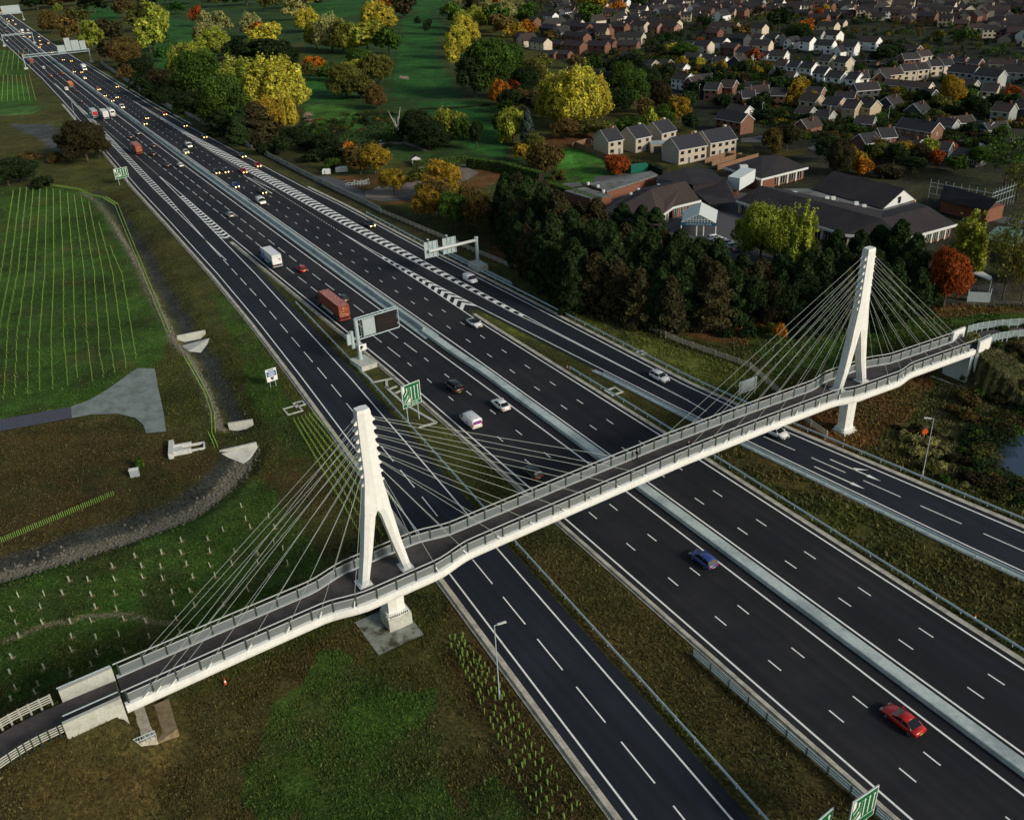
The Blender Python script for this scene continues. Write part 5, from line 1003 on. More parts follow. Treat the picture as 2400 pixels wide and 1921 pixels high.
fence([kp(K6,125,262), kp(K6,230,232), kp(K6,262,240)], 'back run of the slatted timber fence on the far side of the cream house garden', 'garden_fence', 1.8, board=True, m=M_slat, post=2)
for i, (x0,y0,x1,y1) in enumerate([(160,560,380,500),(210,580,420,520),(250,610,540,525),(300,520,460,540)]):
    fence([kp(K4,x0,y0), kp(K4,x1,y1)], ['timber garden fence nearest the farthest cream house', 'second timber garden fence behind the hotel', 'long timber garden fence just behind the dark hotel roof', 'short cross fence between the small gardens'][i], 'garden_fence', 1.8, board=True, m=M_slat, post=2)
t = empty('storage_container', (*kp(K6,600,440), 0), .15, 'bright green steel storage container beside the red tree and dark hedge', 'container')
mg = mat('green_steel', (.01,.16,.09), .5, .1, 2); b = MB().box(-3,3,-1.2,1.2,.1,2.7)
for i in range(20): b.box(-2.95+i*.3,-2.85+i*.3,-1.25,1.25,.15,2.65)
b.build('body', mg, t); MB().box(3.0,3.05,-1.1,1.1,.2,2.6).build('doors', mat('green_door', (.01,.11,.07), .5, .1), t)
# ---------------------------------------------------------------- hotel
HT = empty('hotel', (0,0,0), 0, 'sprawling low brick hotel with dark pitched roofs, white eaves and pillars behind the conifer belt', 'hotel')
M_hroof = mat('hotel_tiles', (.026,.023,.026), .85, .3, 3, .4, 8, col2=(.036,.029,.029), c2sc=.15); M_broof = mat('brown_tiles', (.060,.043,.037), .9, .25, 2, .4, 8)
M_flat = mat('flat_roof_felt', (.17,.18,.17), .9, .2, 1.5, .2, 5, col2=(.10,.10,.10), c2sc=.2)
K7 = (1650,380,3.06); K8 = (2050,400,3.063); K5 = (2000,200,3.06)
def rp(K, x, y, z): g = G(K[0]+x/K[2], K[1]+y/K[2], z); return (g[0], g[1], z)
def roofslab(name, P, m, th=.22, par=HT):
    n = len(P); b = MB(); b.add([tuple(p) for p in P]+[(p[0], p[1], p[2]-th) for p in P], [tuple(range(n)), tuple(range(2*n-1, n-1, -1))]+[(i, i+n, (i+1) % n+n, (i+1) % n) for i in range(n)])
    o = b.build(name, m, par); fix(o.data); return o
def eaves_wall(p, q, z1, depth_in, glaz=True, pil=True, wallm=M_brickd, nb=None):
    "wall under an eaves line p->q with white fascia, pilasters and dark glazing"
    a = np.array(p[:2]); c = np.array(q[:2]); v = c-a; L = np.linalg.norm(v); v /= L; n = np.array([-v[1], v[0]]);
    if n @ (np.array([0, 0])-a) < 0: n = -n          # outward, to the camera side
    ai = a-n*.9; ci = c-n*.9; b = MB(); mid_ = (ai+ci)/2-n*depth_in/2; b.obox(mid_, v, L-1.2, depth_in, -.3, z1-.3); b.build('wall', wallm, HT)
    b = MB(); b.obox((a+c)/2+n*.03, v, L+.3, .14, z1-.55, z1+.1); b.build('fascia', M_trim, HT)
    k = nb or max(2, int(L/3.4)); st = (L-1.6)/k
    for i in range(k):
        cc = ai+v*(.8+st*(i+.5))
        if glaz:
            b = MB(); b.obox(cc+n*.02, v, st*.55, .12, .4, z1-.8); w_ = b.build('window', M_glass, HT)
            f = MB(); 
            for u in (-st*.28, 0, st*.28): f.obox(cc+v*u+n*.06, v, .09, .16, .4, z1-.8)
            f.build('frame', M_trim, w_)
        if pil:
            b = MB(); b.obox(ai+v*(.8+st*i)+n*.25, v, .5, .5, 0, z1-.56); b.build('pilaster', mat('cream_paint', (.60,.58,.48), .7, .08), HT)
# wing A: long roof behind the yellow willows (ridge back, eaves toward the camera)
eA0 = rp(K7,232,278,3.4); eA1 = rp(K7,1010,518,3.4); rA0 = rp(K7,400,168,6.6); rA1 = rp(K8,48,345,6.6)
cor = rp(K8,215,488,3.4); cE = rp(K8,590,385,3.4); rE = rp(K8,385,255,6.6)
roofslab('roof', [eA0, eA1, cor, rA1, rA0], M_hroof); roofslab('roof', [rA1, cor, cE, rE], M_hroof)
bA0 = rp(K7,700,235,4.4)
roofslab('roof', [rA0, rA1, rp(K8,60,290,3.6), rp(K7,560,190,3.6)], M_hroof); roofslab('roof', [rA1, rE, rp(K8,300,225,3.6), rp(K8,60,290,3.6)], M_hroof)
eaves_wall(eA0, eA1, 3.4, 7, nb=11); eaves_wall(cor, cE, 3.4, 7, nb=7); eaves_wall(rp(K7,1015,520,3.4), cor, 3.4, 4, nb=3)
roofslab('flat_roof', [rp(K7,560,190,3.5), rp(K7,780,190,3.5), rp(K8,300,225,3.5), rp(K8,60,290,3.5)], M_flat)
# wing B: back hip-roofed block with tall dark windows
pB = [rp(K7,140,38,3.6), rp(K7,412,122,3.6), rp(K7,745,38,3.6)]
eR = [rp(K4,565,505,6.3), rp(K4,700,500,6.3)]
roofslab('roof', [pB[0], pB[1], eR[0]], M_hroof); roofslab('roof', [pB[1], pB[2], eR[1], eR[0]], M_hroof); roofslab('roof', [pB[0], eR[0], eR[1], pB[2], rp(K4,760,470,3.6), rp(K4,480,470,3.6)][:4], M_hroof)
eaves_wall(pB[1], pB[2], 3.6, 7, nb=5); eaves_wall(pB[0], pB[1], 3.6, 5, nb=4, pil=False)
o = MB(); g = rp(K4,435,600,4.8); o.box(-1.2,1.2,-1,1,3.8,6.0); q = o.build('dormer', M_trim, HT); q.location = (g[0], g[1], 0)
# wing C: high gabled hall with white gable end
ga = rp(K5,210,885,3.8); gb = rp(K5,462,815,3.8); gt = rp(K5,372,740,7.6)
la = rp(K7,775,192,3.8); lt = rp(K7,930,62,7.6)
roofslab('roof', [la, ga, gt, lt], M_hroof); lb = tuple(np.array(gb)+np.array(la)-np.array(ga)); roofslab('roof', [lt, gt, gb, lb], M_hroof)
b = MB(); inn = (np.array(la)-np.array(ga)); inn /= np.linalg.norm(inn)
def ins(p, k): p = np.array(p)+inn*k; return (p[0], p[1], p[2]-.12)
b.add([ins(ga,.5), ins(gb,.5), ins(gt,.5)], [(0,1,2)]); b.add([(*ins(ga,.5)[:2],0), (*ins(gb,.5)[:2],0), ins(gb,.5), ins(ga,.5)], [(0,1,2,3)]); b.build('gable_wall', M_trim, HT)
mgp = (np.array(ga)+np.array(gb))/2; MB().obox(mgp[:2]+inn[:2]*.4, (np.array(gb)-np.array(ga))[:2], .8, .15, 3.9, 5.7).build('window', M_glass, HT)
wc_ = (np.array(ga)+np.array(gb)+np.array(la)+np.array(lb))/4; b = MB(); b.obox(wc_[:2], inn[:2], np.linalg.norm((np.array(la)-np.array(ga))[:2])-1.4, np.linalg.norm((np.array(gb)-np.array(ga))[:2])-1.2, 0, 3.6); b.build('wall', M_brickd, HT)
# wing D: brown front roof with curved white eaves and brick wall
eD = [rp(K6,765,752,3.6), rp(K6,850,690,3.6), rp(K6,1048,642,3.6)]; rD = [rp(K6,340,755,3.6), rp(K6,690,560,6.6), rp(K6,940,503,6.6)]
roofslab('roof', [rD[0], rp(K6,770,830,3.6), eD[0], eD[1], eD[2], rD[2], rD[1]], M_broof)
roofslab('roof', [rp(K6,300,735,3.5), rD[0], rD[1], rD[2], rp(K6,860,500,4.0), rp(K6,600,560,3.5)], M_hroof)
eaves_wall(eD[1], eD[2], 3.6, 5, nb=4, pil=False); eaves_wall(eD[0], eD[1], 3.6, 4, nb=4)
# dark middle roofs
roofslab('roof', [rp(K6,700,480,3.6), rp(K6,990,530,5.6), rp(K6,1224,500,5.6), rp(K4,200,600,4.6), rp(K6,940,405,4.6)], M_hroof)
roofslab('roof', [rp(K6,990,530,5.6), rp(K6,1224,500,5.6), rp(K4,340,670,4.6), rp(K4,380,830,3.4), rp(K4,190,850,3.4), rp(K6,1000,580,3.4)], M_hroof)
b = MB(); c = np.mean([kp(K6,1000,620), kp(K4,300,780), kp(K4,100,700)], 0); b.obox(c, (1,-.3), 20, 12, 0, 3.1); b.build('wall', M_brickd, HT)
b = MB(); q = [kp(K4,315,800), kp(K4,400,815), kp(K4,512,745), kp(K4,420,728)]; b.prism([tuple(p) for p in q], 2.5, 6.2); b.build('plant_room', mat('white_boarding', (.58,.64,.62), .6, .06), HT)
# flat annexe
an = [rp(K6,68,572,3.2), rp(K6,255,628,3.2), rp(K6,405,605,3.2), rp(K6,215,545,3.2)]; roofslab('flat_roof', an, M_flat, .3)
b = MB(); b.prism([(p[0]*.995+an[2][0]*.005, p[1]-.1) for p in an], -.2, 2.9); b.build('annexe_wall', M_brickd, HT)
roofslab('flat_roof', [rp(K6,235,520,3.6), rp(K6,375,575,3.6), rp(K6,740,455,3.6), rp(K6,690,430,3.6)], M_flat, .5)
b = MB(); b.prism([tuple(rp(K6,*q, 3.3)[:2]) for q in ((245,522),(375,570),(730,456),(690,433))], 0, 3.05); b.build('annexe_wall', M_brickd, HT)
roofslab('flat_roof', [rp(K6,35,545,2.6), rp(K6,200,535,2.6), rp(K6,180,512,2.6), rp(K6,60,520,2.6)], M_flat, .3)
for (x_, y_) in ((310,545),(350,580),(240,525),(600,570),(545,600),(745,540)): g = rp(K6,x_,y_,3.7); b = MB(); b.tube((g[0],g[1],3.5), (g[0],g[1],4.3), .5, 8); b.build('roof_vent', M_trim, HT)
for (x_, y_) in ((650,225),(880,262),(925,262),(945,300),(1090,300),(1145,320)): g = rp(K7,x_,y_,3.9); b = MB(); b.obox(g[:2], (1,0), 1.2, .9, 3.5, 4.5); b.build('roof_unit', M_trim, HT)
# glazed entrance canopy with the hotel name
Kc = (1580,480,9.8)
cz = 3.6; cF = [rp(Kc,165,400,cz), rp(Kc,960,420,cz)]; cBk = [rp(Kc,235,115,cz), rp(Kc,1005,130,cz)]; M_can = mat('white_membrane', (.62,.66,.62), .35, .05)
EC = empty('entrance_canopy', (0,0,0), 0, 'white glazed porch canopy with pitched glass front and blue name board at the hotel entrance', 'canopy')
mF = (np.array(cF[0])+np.array(cF[1]))/2; mB = (np.array(cBk[0])+np.array(cBk[1]))/2; tp = (mF[0], mF[1], cz+2.3); tb = (mB[0], mB[1], cz+2.3)
roofslab('canopy_roof', [cF[0], tp, tb, cBk[0]], M_can, .12, EC); roofslab('canopy_roof', [tp, cF[1], cBk[1], tb], M_can, .12, EC)
b = MB(); b.add([cF[0], cF[1], tp], [(0,1,2)]); b.build('glazed_front', mat('tinted_glass', (.16,.22,.24), .15, .1, spec=.7), EC)
b = MB(); A_ = np.array(cF[0]); B_ = np.array(cF[1])
for i in range(1, 12):
    u = i/12; p = A_+(B_-A_)*u; h = 2.3*(1-abs(u-.5)*2); b.tube((p[0], p[1]-.04, cz), (p[0], p[1]-.04, cz+h), .07, 4)
b.tube(A_, tp, .12, 4); b.tube(B_, tp, .12, 4); b.tube(A_+(B_-A_)*.2+[0,-.04,.8], A_+(B_-A_)*.8+[0,-.04,.8], .06, 4); b.build('glazing_bars', M_trim, EC)
b = MB(); v = (B_-A_)[:2]; Lc = np.linalg.norm(v); v /= Lc; b.obox(((A_+B_)/2)[:2]+np.array([0,-.15]), v, Lc+.3, .2, cz-.75, cz); nb_ = b.build('name_board', mat('board_blue', (.01,.09,.16), .5, .03), EC)
for p in (cF[0], cF[1], tuple(A_+(B_-A_)*.45), tuple(A_+(B_-A_)*.65)): MB().tube((p[0], p[1], 0), (p[0], p[1], cz-.7), .18, 8).build('post', M_trim, EC)
def text(s, loc, rot, size, m, name='lettering', parent=None, ex=.01, align='CENTER', bold=0):
    cu = bpy.data.curves.new(name, 'FONT'); cu.body = s; cu.size = size; cu.extrude = ex; cu.align_x = align; cu.align_y = 'CENTER'; cu.resolution_u = 3; cu.offset = bold
    tmp = bpy.data.objects.new('tmp', cu); COL.objects.link(tmp); dg = bpy.context.evaluated_depsgraph_get(); me = bpy.data.meshes.new_from_object(tmp.evaluated_get(dg)); bpy.data.objects.remove(tmp)
    me.materials.clear(); me.materials.append(m); o = link(name, me, parent); o.matrix_basis = Matrix.Translation(loc) @ rot.to_4x4(); return o
ang = math.atan2(v[1], v[0]); rotc = Matrix.Rotation(ang, 3, 'Z') @ Matrix.Rotation(math.pi/2, 3, 'X')
text('CAMBRIDGE BAR HILL HOTEL', Vector((*(((A_+B_)/2)[:2]+np.array([0,-.3])), cz-.38)), rotc, .62*Lc/11, M_trim, 'lettering', nb_)
# scaffolded roof, grey-green sheds right of the hotel
SB = empty('building_under_repair', (0,0,0), 0, 'dark roof being re-tiled, ringed with scaffolding, behind the right hotel wing', 'building')
q = [rp(K8,465,205,4), rp(K8,810,292,4), rp(K8,885,205,7), rp(K8,500,100,7)]; roofslab('roof', q, M_hroof, .3, SB)
b = MB(); b.prism([tuple(rp(K8,*p_,3.5)[:2]) for p_ in ((480,205),(810,285),(930,250),(560,130))], 0, 3.6); b.build('wall', M_brickd, SB)
b = MB(); p0 = np.array(rp(K8,380,215,0)); p1_ = np.array(rp(K8,820,300,0)); p2_ = np.array(rp(K8,990,235,0))
for a, c in ((p0, p1_), (p1_, p2_)):
    for i in range(9):
        p = a+(c-a)*i/8; b.tube((p[0],p[1],0), (p[0],p[1],6.3), .07, 4)
    for h in (2.2,4.2,5.3): b.tube((a[0],a[1],h), (c[0],c[1],h), .07, 4)
b.build('scaffolding', M_galv, SB)
SH = empty('shed', (0,0,0), 0, 'long flat green-roofed shed with ivy-streaked boarded wall at the right edge', 'shed')
q = [rp(K8,780,480,4), rp(K8,1300,620,4), rp(K8,1300,420,4), rp(K8,880,400,4)]; roofslab('roof', q, mat('verdigris_roof', (.13,.24,.20), .8, .2, 1, col2=(.09,.14,.10), c2sc=.15), .3, SH)
b = MB(); b.prism([tuple(rp(K8,*p_,3.7)[:2]) for p_ in ((790,482),(1300,622),(1300,430),(880,405))], 0, 3.7); b.build('wall', mat('streaked_boards', (.07,.08,.07), .9, .4, 1.2), SH)
SK = empty('shelter', (0,0,0), 0, 'open white-roofed shelter with a pale panel at ground level beside the orange tree', 'shelter')
roofslab('roof', [rp(K8,700,735,3.4), rp(K8,830,785,3.4), rp(K8,840,760,3.4), rp(K8,760,715,3.4)], M_trim, .2, SK)
for x_, y_ in ((665,930),(820,945),(820,870)): g = kp(K8, x_, y_); MB().tube((*g,0), (*g,3.2), .1, 5).build('post', M_galv, SK)
g0 = kp(K8,660,938); g1 = kp(K8,820,945); b = MB(); b.obox((g0+g1)/2, g1-g0, np.linalg.norm(g1-g0), .15, 0, 2.2); b.build('panel', M_gmetal, SK)
# small white shed by the hedge, covered boats of the left roadside, rusty hut
Kg = (700,240,3.06)
t = empty('garden_shed', (*kp(Kg,845,440), 0), .15, 'tiny pale shed with a dark pitched roof behind the clipped hedge', 'shed')
b = MB(); b.add([(-1.6,-1.2,0),(1.6,-1.2,0),(1.6,1.2,0),(-1.6,1.2,0),(-1.6,-1.2,2.2),(1.6,-1.2,2.2),(1.6,1.2,2.2),(-1.6,1.2,2.2),(0,-1.2,3),(0,1.2,3)], [(0,1,5,8,4),(2,3,7,9,6),(1,2,6,5),(3,0,4,7)]); b.build('wall', M_trim, t)
b = MB(); b.add([(-1.9,-1.4,2.1),(0,-1.4,3.1),(0,1.4,3.1),(-1.9,1.4,2.1)], [(0,1,2,3)]); b.add([(1.9,-1.4,2.1),(0,-1.4,3.1),(0,1.4,3.1),(1.9,1.4,2.1)], [(3,2,1,0)]); b.build('roof', M_hroof, t)
def c3p(x, y): return G(250+x/7.187, 200+y/7.187)
t = empty('round_tank', (*c3p(1600,440), 0), 0, 'round pale blue-green tank with flat lid behind the roadside fence', 'tank')
MB().tube((0,0,0), (0,0,2.6), 3.6, 20).build('wall', mat('pale_blue_metal', (.16,.26,.28), .6, .15, 2), t); MB().tube((0,0,2.6), (0,0,3.1), 3.9, 20, 3.4).build('lid', mat('blue_lid', (.08,.18,.19), .6, .15, 2), t)
t = empty('covered_heap', (*c3p(1600,560), 0), .2, 'low mound under a teal sheet beside the round tank', 'covered heap'); b = MB()
b.loft([[(3.4*k*math.cos(a)*1.2, 1.7*k*math.sin(a), z_) for a in np.linspace(0, 6.283, 14, False)] for k, z_ in ((1,0),(.9,.7),(.5,1.3),(.1,1.45))]); b.build('sheet', mat('teal_sheet', (.01,.10,.10), .6, .2, 3), t, True)
t = empty('hut', (*c3p(1180,190), 0), -.3, 'small rusty-red hut under the dark trees left of the poplars', 'hut')
MB().box(-3.5,3.5,-2.5,2.5,0,2.8).build('wall', mat('rusty_red', (.17,.045,.03), .8, .2, 2), t); MB().box(-3.8,3.8,-2.8,2.8,2.8,3.0).build('roof', M_broof, t)
# caravans/boats under covers and a metal rack by the car park
for i, (x_, y_, c_, lb) in enumerate([(190,515,(.6,.6,.57),'leftmost white plastic tank at the car park edge'),(213,515,(.6,.6,.57),'second white plastic tank at the car park edge'),(310,500,(.5,.5,.5),'white covered trailer at the car park edge')]):
    g = kp(Kg, x_, y_); t = empty('tank' if i < 2 else 'trailer', (*g, 0), .1, lb, 'tank' if i < 2 else 'trailer'); s_ = 1 if i < 2 else 2.4
    MB().loft([[(-.9*s_,-.9,.2),(.9*s_,-.9,.2),(.9*s_,.9,.2),(-.9*s_,.9,.2)],[(-.9*s_,-.9,1.6),(.9*s_,-.9,1.6),(.9*s_,.9,1.6),(-.9*s_,.9,1.6)],[(-.5*s_,-.5,1.9),(.5*s_,-.5,1.9),(.5*s_,.5,1.9),(-.5*s_,.5,1.9)]]).build('body', M_trim, t)
t = empty('metal_rack', (*kp(Kg,425,590), 0), .1, 'heap of silver tubing and frames in a low cage at the gravel car park', 'metal rack'); b = MB(); r_ = random.Random(4)
for i in range(46): a = (r_.uniform(-3.5,3.5), r_.uniform(-1.6,1.6), r_.uniform(.1,1.7)); b.tube(a, (a[0]+r_.uniform(-1.6,1.6), a[1]+r_.uniform(-1,1), max(.05, a[2]+r_.uniform(-.8,.6))), .07, 4)
b.build('tubing', M_gmetal, t); b = MB()
for x_ in np.linspace(-4,4,9): b.tube((x_,-2,0), (x_,-2,1.3), .05, 4)
for h in (.6,1.3): b.tube((-4,-2,h), (4,-2,h), .05, 4)
b.build('cage', M_galv, t)
for ln in TREES.replace('\n', '').split(';'):
    q = ln.split()
    if len(q) < 6: continue
    t = tree(*[float(v) for v in q[:4]], q[4], q[5], cat='shrub' if q[4] == 'shr' else 'tree'); TPOS.append((PEND[-1][0], PEND[-1][1]))
rnd_fill(fp(1150,100,1480,120,1700,160,2300,240,2300,330,1700,250,1500,215,1300,130), 60, ['round','shr','round'], ['DG','DG','G','DB','B','OL','YO'], (3,7), 5, None)
rnd_fill(fp(1150,-30,2700,-30,2400,240,1700,160,1480,120,1150,100), 75, ['far'], ['DG','DG','G','DB','B','OL','YO','R'], (4,9), 6, None)
rnd_fill(fp(30,-40,650,-40,640,28,300,60,180,50,120,80,60,40), 34, ['far'], ['DG','OL','B','DB','P','YG','DG'], (10,17), 8, None)
rnd_fill(fp(640,-40,1160,-40,1150,20,1000,30,960,10,860,10,700,12,640,20), 34, ['far'], ['DG','OL','B','P','P','R','DB'], (9,15), 9, None)
rnd_fill([tuple(R(s, o)) for s, o in [(300,33),(560,34),(560,62),(300,62)]], 16, ['round'], ['DG','DB','DG'], (4,9), 10, 'behind the noise fence')
rnd_fill(fp(2000,760,2100,720,2156,730,2300,760,2300,860,2120,880,2060,930,1990,860), 30, ['shr'], ['OL','DB','B','G','P','DG'], (1.2,2.6), 11, None, 'shrub', mind=2.5)
rnd_fill(fp(1880,900,2060,930,2080,1010,2156,1040,2120,1060,1950,1000), 26, ['shr'], ['OL','DB','P','G'], (.7,1.8), 12, 'between the slip road and the pond', 'shrub', mind=2)
# clipped hedges
def hedge(pts, w, h, label, colr='G', seed=1):
    Q = dens([tuple(p) for p in pts], .5); r = np.random.RandomState(seed); L = sum(math.dist(a[:2], b[:2]) for a, b in zip(Q[:-1], Q[1:])); n = int(min(14000, L*(w+2*h)*14)); P = []; D = []
    o = np.array(Q[0][:2]); idx = r.randint(0, len(Q)-1, n); t = r.rand(n); A = np.array([q[:2] for q in Q]); d = A[1:]-A[:-1]; d /= np.linalg.norm(d, axis=1)[:, None]
    base = A[idx]+d[idx]*t[:, None]*.5; nn = np.stack([-d[idx,1], d[idx,0]], 1); side = r.rand(n)*(w+2*h); u = np.where(side < h, -w/2, np.where(side > h+w, w/2, side-h-w/2)); z = np.where(side < h, side, np.where(side > h+w, side-h-w, h))
    P = np.stack([base[:,0]+nn[:,0]*u-o[0], base[:,1]+nn[:,1]*u-o[1], z], 1)+r.normal(size=(n,3))*.09
    D = np.stack([nn[:,0]*np.sign(u)*(z < h-.05), nn[:,1]*np.sign(u)*(z < h-.05), (z > h-.05)*1.], 1)
    cl = .75+.5*vnoise(P[:,0]+500, P[:,1]+500, 1.2, seed)
    t0 = empty('hedge', (o[0], o[1], hz(*o)), 0, label, 'hedge'); me = leaf_mesh('leaves', P, .17, tones(r, n, cl), 0, seed, D); q = link('leaves', me, t0); c = CN[colr][0]; q.color = (*c, 1)
    extr([(-w/2+.15,0),(-w/2+.15,h-.15),(w/2-.15,h-.15),(w/2-.15,0)], [(a-o[0], b-o[1], 0) for a, b in A[::4]]+[(A[-1][0]-o[0], A[-1][1]-o[1], 0)], mat('twigs', (.02,.018,.01), .95, .2), 'branches', t0)
    for a, b in A[::6]: OCC.append((a, b, 3))
hedge([F(840,384), F(895,372), F(965,357)], 2.2, 3.0, 'clipped dark hedge with the white shed at its back, left of the car park', 'G', 3)
hedge([F(870,352), F(985,341)], 1.8, 2.2, 'long low hedge behind the car park, running left from the hedge corner', 'G', 4)
hedge([F(985,352), F(1060,362), F(1140,384)], 2.2, 3.4, 'tall clipped hedge sloping down from the corner towards the hotel', 'G', 5)
hedge([F(1150,400), F(1200,418), F(1260,440)], 2.5, 3.2, 'ivy-dark hedge in front of the flat brick annexe', 'G', 6)
hedge([F(1330,356), F(1370,360), F(1400,372)], 2.2, 2.6, 'dark hedge between the cream houses and the green container', 'DG', 7)
hedge([F(1745,326), F(1785,318), F(1820,308)], 2.0, 2.4, 'bright green clipped hedge by the estate road', 'GG', 8)
hedge([F(880,232), F(970,228), F(1030,222)], 1.0, .7, 'thin dark hedge line across the fairway', 'DG', 9)
# dead white tree in the pond
t = empty('dead_tree', (*F(838,280), 0), .3, 'bare bleached dead tree standing at the golf pond', 'dead tree')
b = MB(); r = random.Random(3)
for e in ((-3.2,.5,9.5),(-1.2,0,6.5),(2.2,.4,10.5),(.6,-.3,7),(3.4,0,6)): b.tube((0,0,-.2), (e[0]*.35, e[1], e[2]*.45), .38, 6, .24); b.tube((e[0]*.35, e[1], e[2]*.45), e, .24, 6, .05)
b.tube((0,0,-.3), (0,0,2.4), .7, 7, .5); b.build('trunk', M_palebark, t)
rnd_fill(fp(1055,500,1090,560,1180,650,1400,700,1560,700,1740,700,1900,690,1930,650,1900,600,1560,640,1480,600,1380,570,1250,530,1120,455,1070,440), 95, ['con'], ['DG','DG','DG','DB','DG','DB'], (10,14.5), 31, 'in the belt before the hotel', avoid=False, mind=4.2)
plant_all()
# rough grass tufts on the near ground (nobody could count them)
def tufts(poly, n, seed, h=.3, gain=1., name='rough_grass'):
    r = np.random.RandomState(seed); P = np.array(poly); x0, y0 = P.min(0); x1, y1 = P.max(0); X = r.uniform(x0, x1, n*2); Y = r.uniform(y0, y1, n*2)
    k = inpoly(X, Y, poly); X, Y = X[k], Y[k]
    so_ = np.stack([X-RO[0], Y-RO[1]], 1); s = so_ @ UP; o = so_ @ RT; onroad = ((o > tL0(s)-2.6) & (o < tSR(s)+1.9) & (s < 110)) | ((o > tM0(s)-2.2) & (o < tMO(s)+1.9)) | ((o > tSE(s)-2.2) & (o < tOE(s)+2.2) & (s < 20)) | ((s > 13) & (o > tR1(s)) & (o < tOE(s)+2.2)) | ((s > 105) & (o > tL0(s)-2.6) & (o < tR1(s)))
    k = ~onroad & (fbm(X, Y, 4, seed) > .36)
    for PP in (fp(150,857,190,842,228,820,262,795,290,776,326,777,334,820,345,870,350,909,308,913,302,895,285,881,250,872,190,874,152,881), fp(-300,950,-100,905,0,884,150,857.3,152,880.7,0,909,-100,935,-300,990), pc, [Bp(-33,-5), Bp(-26,-5), Bp(-26,3), Bp(-33,3)]): k &= ~inpoly(X, Y, PP)
    X, Y = X[k], Y[k]
    for PP, wd in ((PLW, 2.5), (PRW, 2.5)):
        d, _ = seg_dist(X, Y, PP); X, Y = X[d > wd], Y[d > wd]
    Z = HZ(X, Y); m_ = len(X); hh = h*(.4+1.2*r.rand(m_)**2); a = r.rand(m_)*6.28; w_ = hh*.4; lean = r.normal(size=(m_, 2))*.6*hh[:, None]
    V = np.stack([np.stack([X-np.cos(a)*w_, Y-np.sin(a)*w_, Z-.05], 1), np.stack([X+np.cos(a)*w_, Y+np.sin(a)*w_, Z-.05], 1), np.stack([X+lean[:,0], Y+lean[:,1], Z+hh], 1)], 1).reshape(-1, 3)
    c = ground_colour(X, Y); st = (r.rand(m_) < .1)[:, None]; c = np.where(st, c*.6+np.array((.11,.095,.045))*.6, c)
    T = tones(r, m_, (.85+.6*fbm(X, Y, 3, seed+9))*gain, .35)*c; T = np.concatenate([np.repeat(T, 3, 0), np.ones((3*m_, 1))], 1); mass_mesh(name, V, T, 3)
tufts(fp(-50,1400,780,1180,980,1260,1560,1900,-50,1900), 120000, 1, .17, 1.5)
tufts(fp(-50,900,600,640,900,1150,700,1200,-50,1450), 110000, 2, .18, 1.5)
tufts(fp(1000,900,1300,1050,2000,1726,1600,1726,1000,1100), 50000, 3, .2, 1.5)
tufts(fp(1550,640,2300,640,2300,1726,1500,960), 110000, 4, .36, 1.7)
tufts(fp(1000,600,1560,740,1600,860,1200,760,900,600), 40000, 5, .28, 1.4)
tufts(fp(80,380,260,380,640,900,600,960,-50,900,-50,395), 60000, 6, .22, 1.4)
# rubble lining the ditches
def rubble(P, wd, n, seed):
    r = np.random.RandomState(seed); Q = np.array([q[:2] for q in dens(P, 1)]); i = r.randint(0, len(Q), n); c = Q[i]+r.normal(size=(n, 2))*wd; Z = HZ(c[:,0], c[:,1]); b = MB(); rr = random.Random(seed)
    for (x, y), z in zip(c, Z):
        s = rr.uniform(.08,.28); b.loft([[(x+s*rr.uniform(.6,1.1)*math.cos(a), y+s*rr.uniform(.6,1.1)*math.sin(a), z+u) for a in (0,1.57,3.14,4.71)] for u in (-.1, s*.7)])
    tag(b.build('rubble', mat('limestone_rubble', (.16,.15,.115), .95, .35, 3)), kind='stuff')
rubble(DITCH3, .85, 2000, 3); rubble(shift(DITCH1[2:], -3.6), .4, 800, 4); rubble(shift(DITCH2, -3.3), .35, 400, 5)
# the estate's unclipped garden greenery: one mass
GP2 = fp(700,293,745,284,762,290,775,272,815,262,838,275,842,292,800,294,765,300,703,301)
def greenery(poly, n, seed, hr=(1.2,3.2), hole=None):
    r = random.Random(seed); me = TV['shr'][0][0]; co = np.empty(len(me.vertices)*3); me.vertices.foreach_get('co', co); co = co.reshape(-1, 4, 3)[::5]; tn = np.empty(len(me.vertices)*4); me.color_attributes['tone'].data.foreach_get('color', tn); tn = tn.reshape(-1, 4, 4)[::5]
    xs = [p[0] for p in poly]; ys = [p[1] for p in poly]; V = []; T = []; O_ = np.array(OCC); m_ = 0; tr_ = 0
    while m_ < n and tr_ < n*8:
        tr_ += 1; x = r.uniform(min(xs), max(xs)); y = r.uniform(min(ys), max(ys))
        if not inpoly(np.array([x]), np.array([y]), poly)[0] or (((O_[:,0]-x)**2+(O_[:,1]-y)**2) < (O_[:,2]*.85)**2).any(): continue
        if hole and inpoly(np.array([x+r.uniform(-2,2)]), np.array([y+r.uniform(-2,2)]), hole)[0]: continue
        m_ += 1; h = r.uniform(*hr); w = r.uniform(1.8, 5); an = r.uniform(0, 6.28); c_, s_ = math.cos(an), math.sin(an); sx = w/4.5; sy = w/4.5*r.uniform(.5,2.2)
        X = (co[...,0]*sx*c_-co[...,1]*sy*s_)*1.1+x; Y = (co[...,0]*sx*s_+co[...,1]*sy*c_)*1.1+y; V.append(np.stack([X, Y, co[...,2]*h/2.7], -1).reshape(-1, 3)); c = CN[r.choice(['DG','DG','DG','G','DB','B','OL','G','YO' if r.random() < .2 else 'DG'])][0]; T.append((tn*np.array([*c, 1])).reshape(-1, 4))
    o = mass_mesh('garden_greenery', np.concatenate(V), np.concatenate(T), 4)
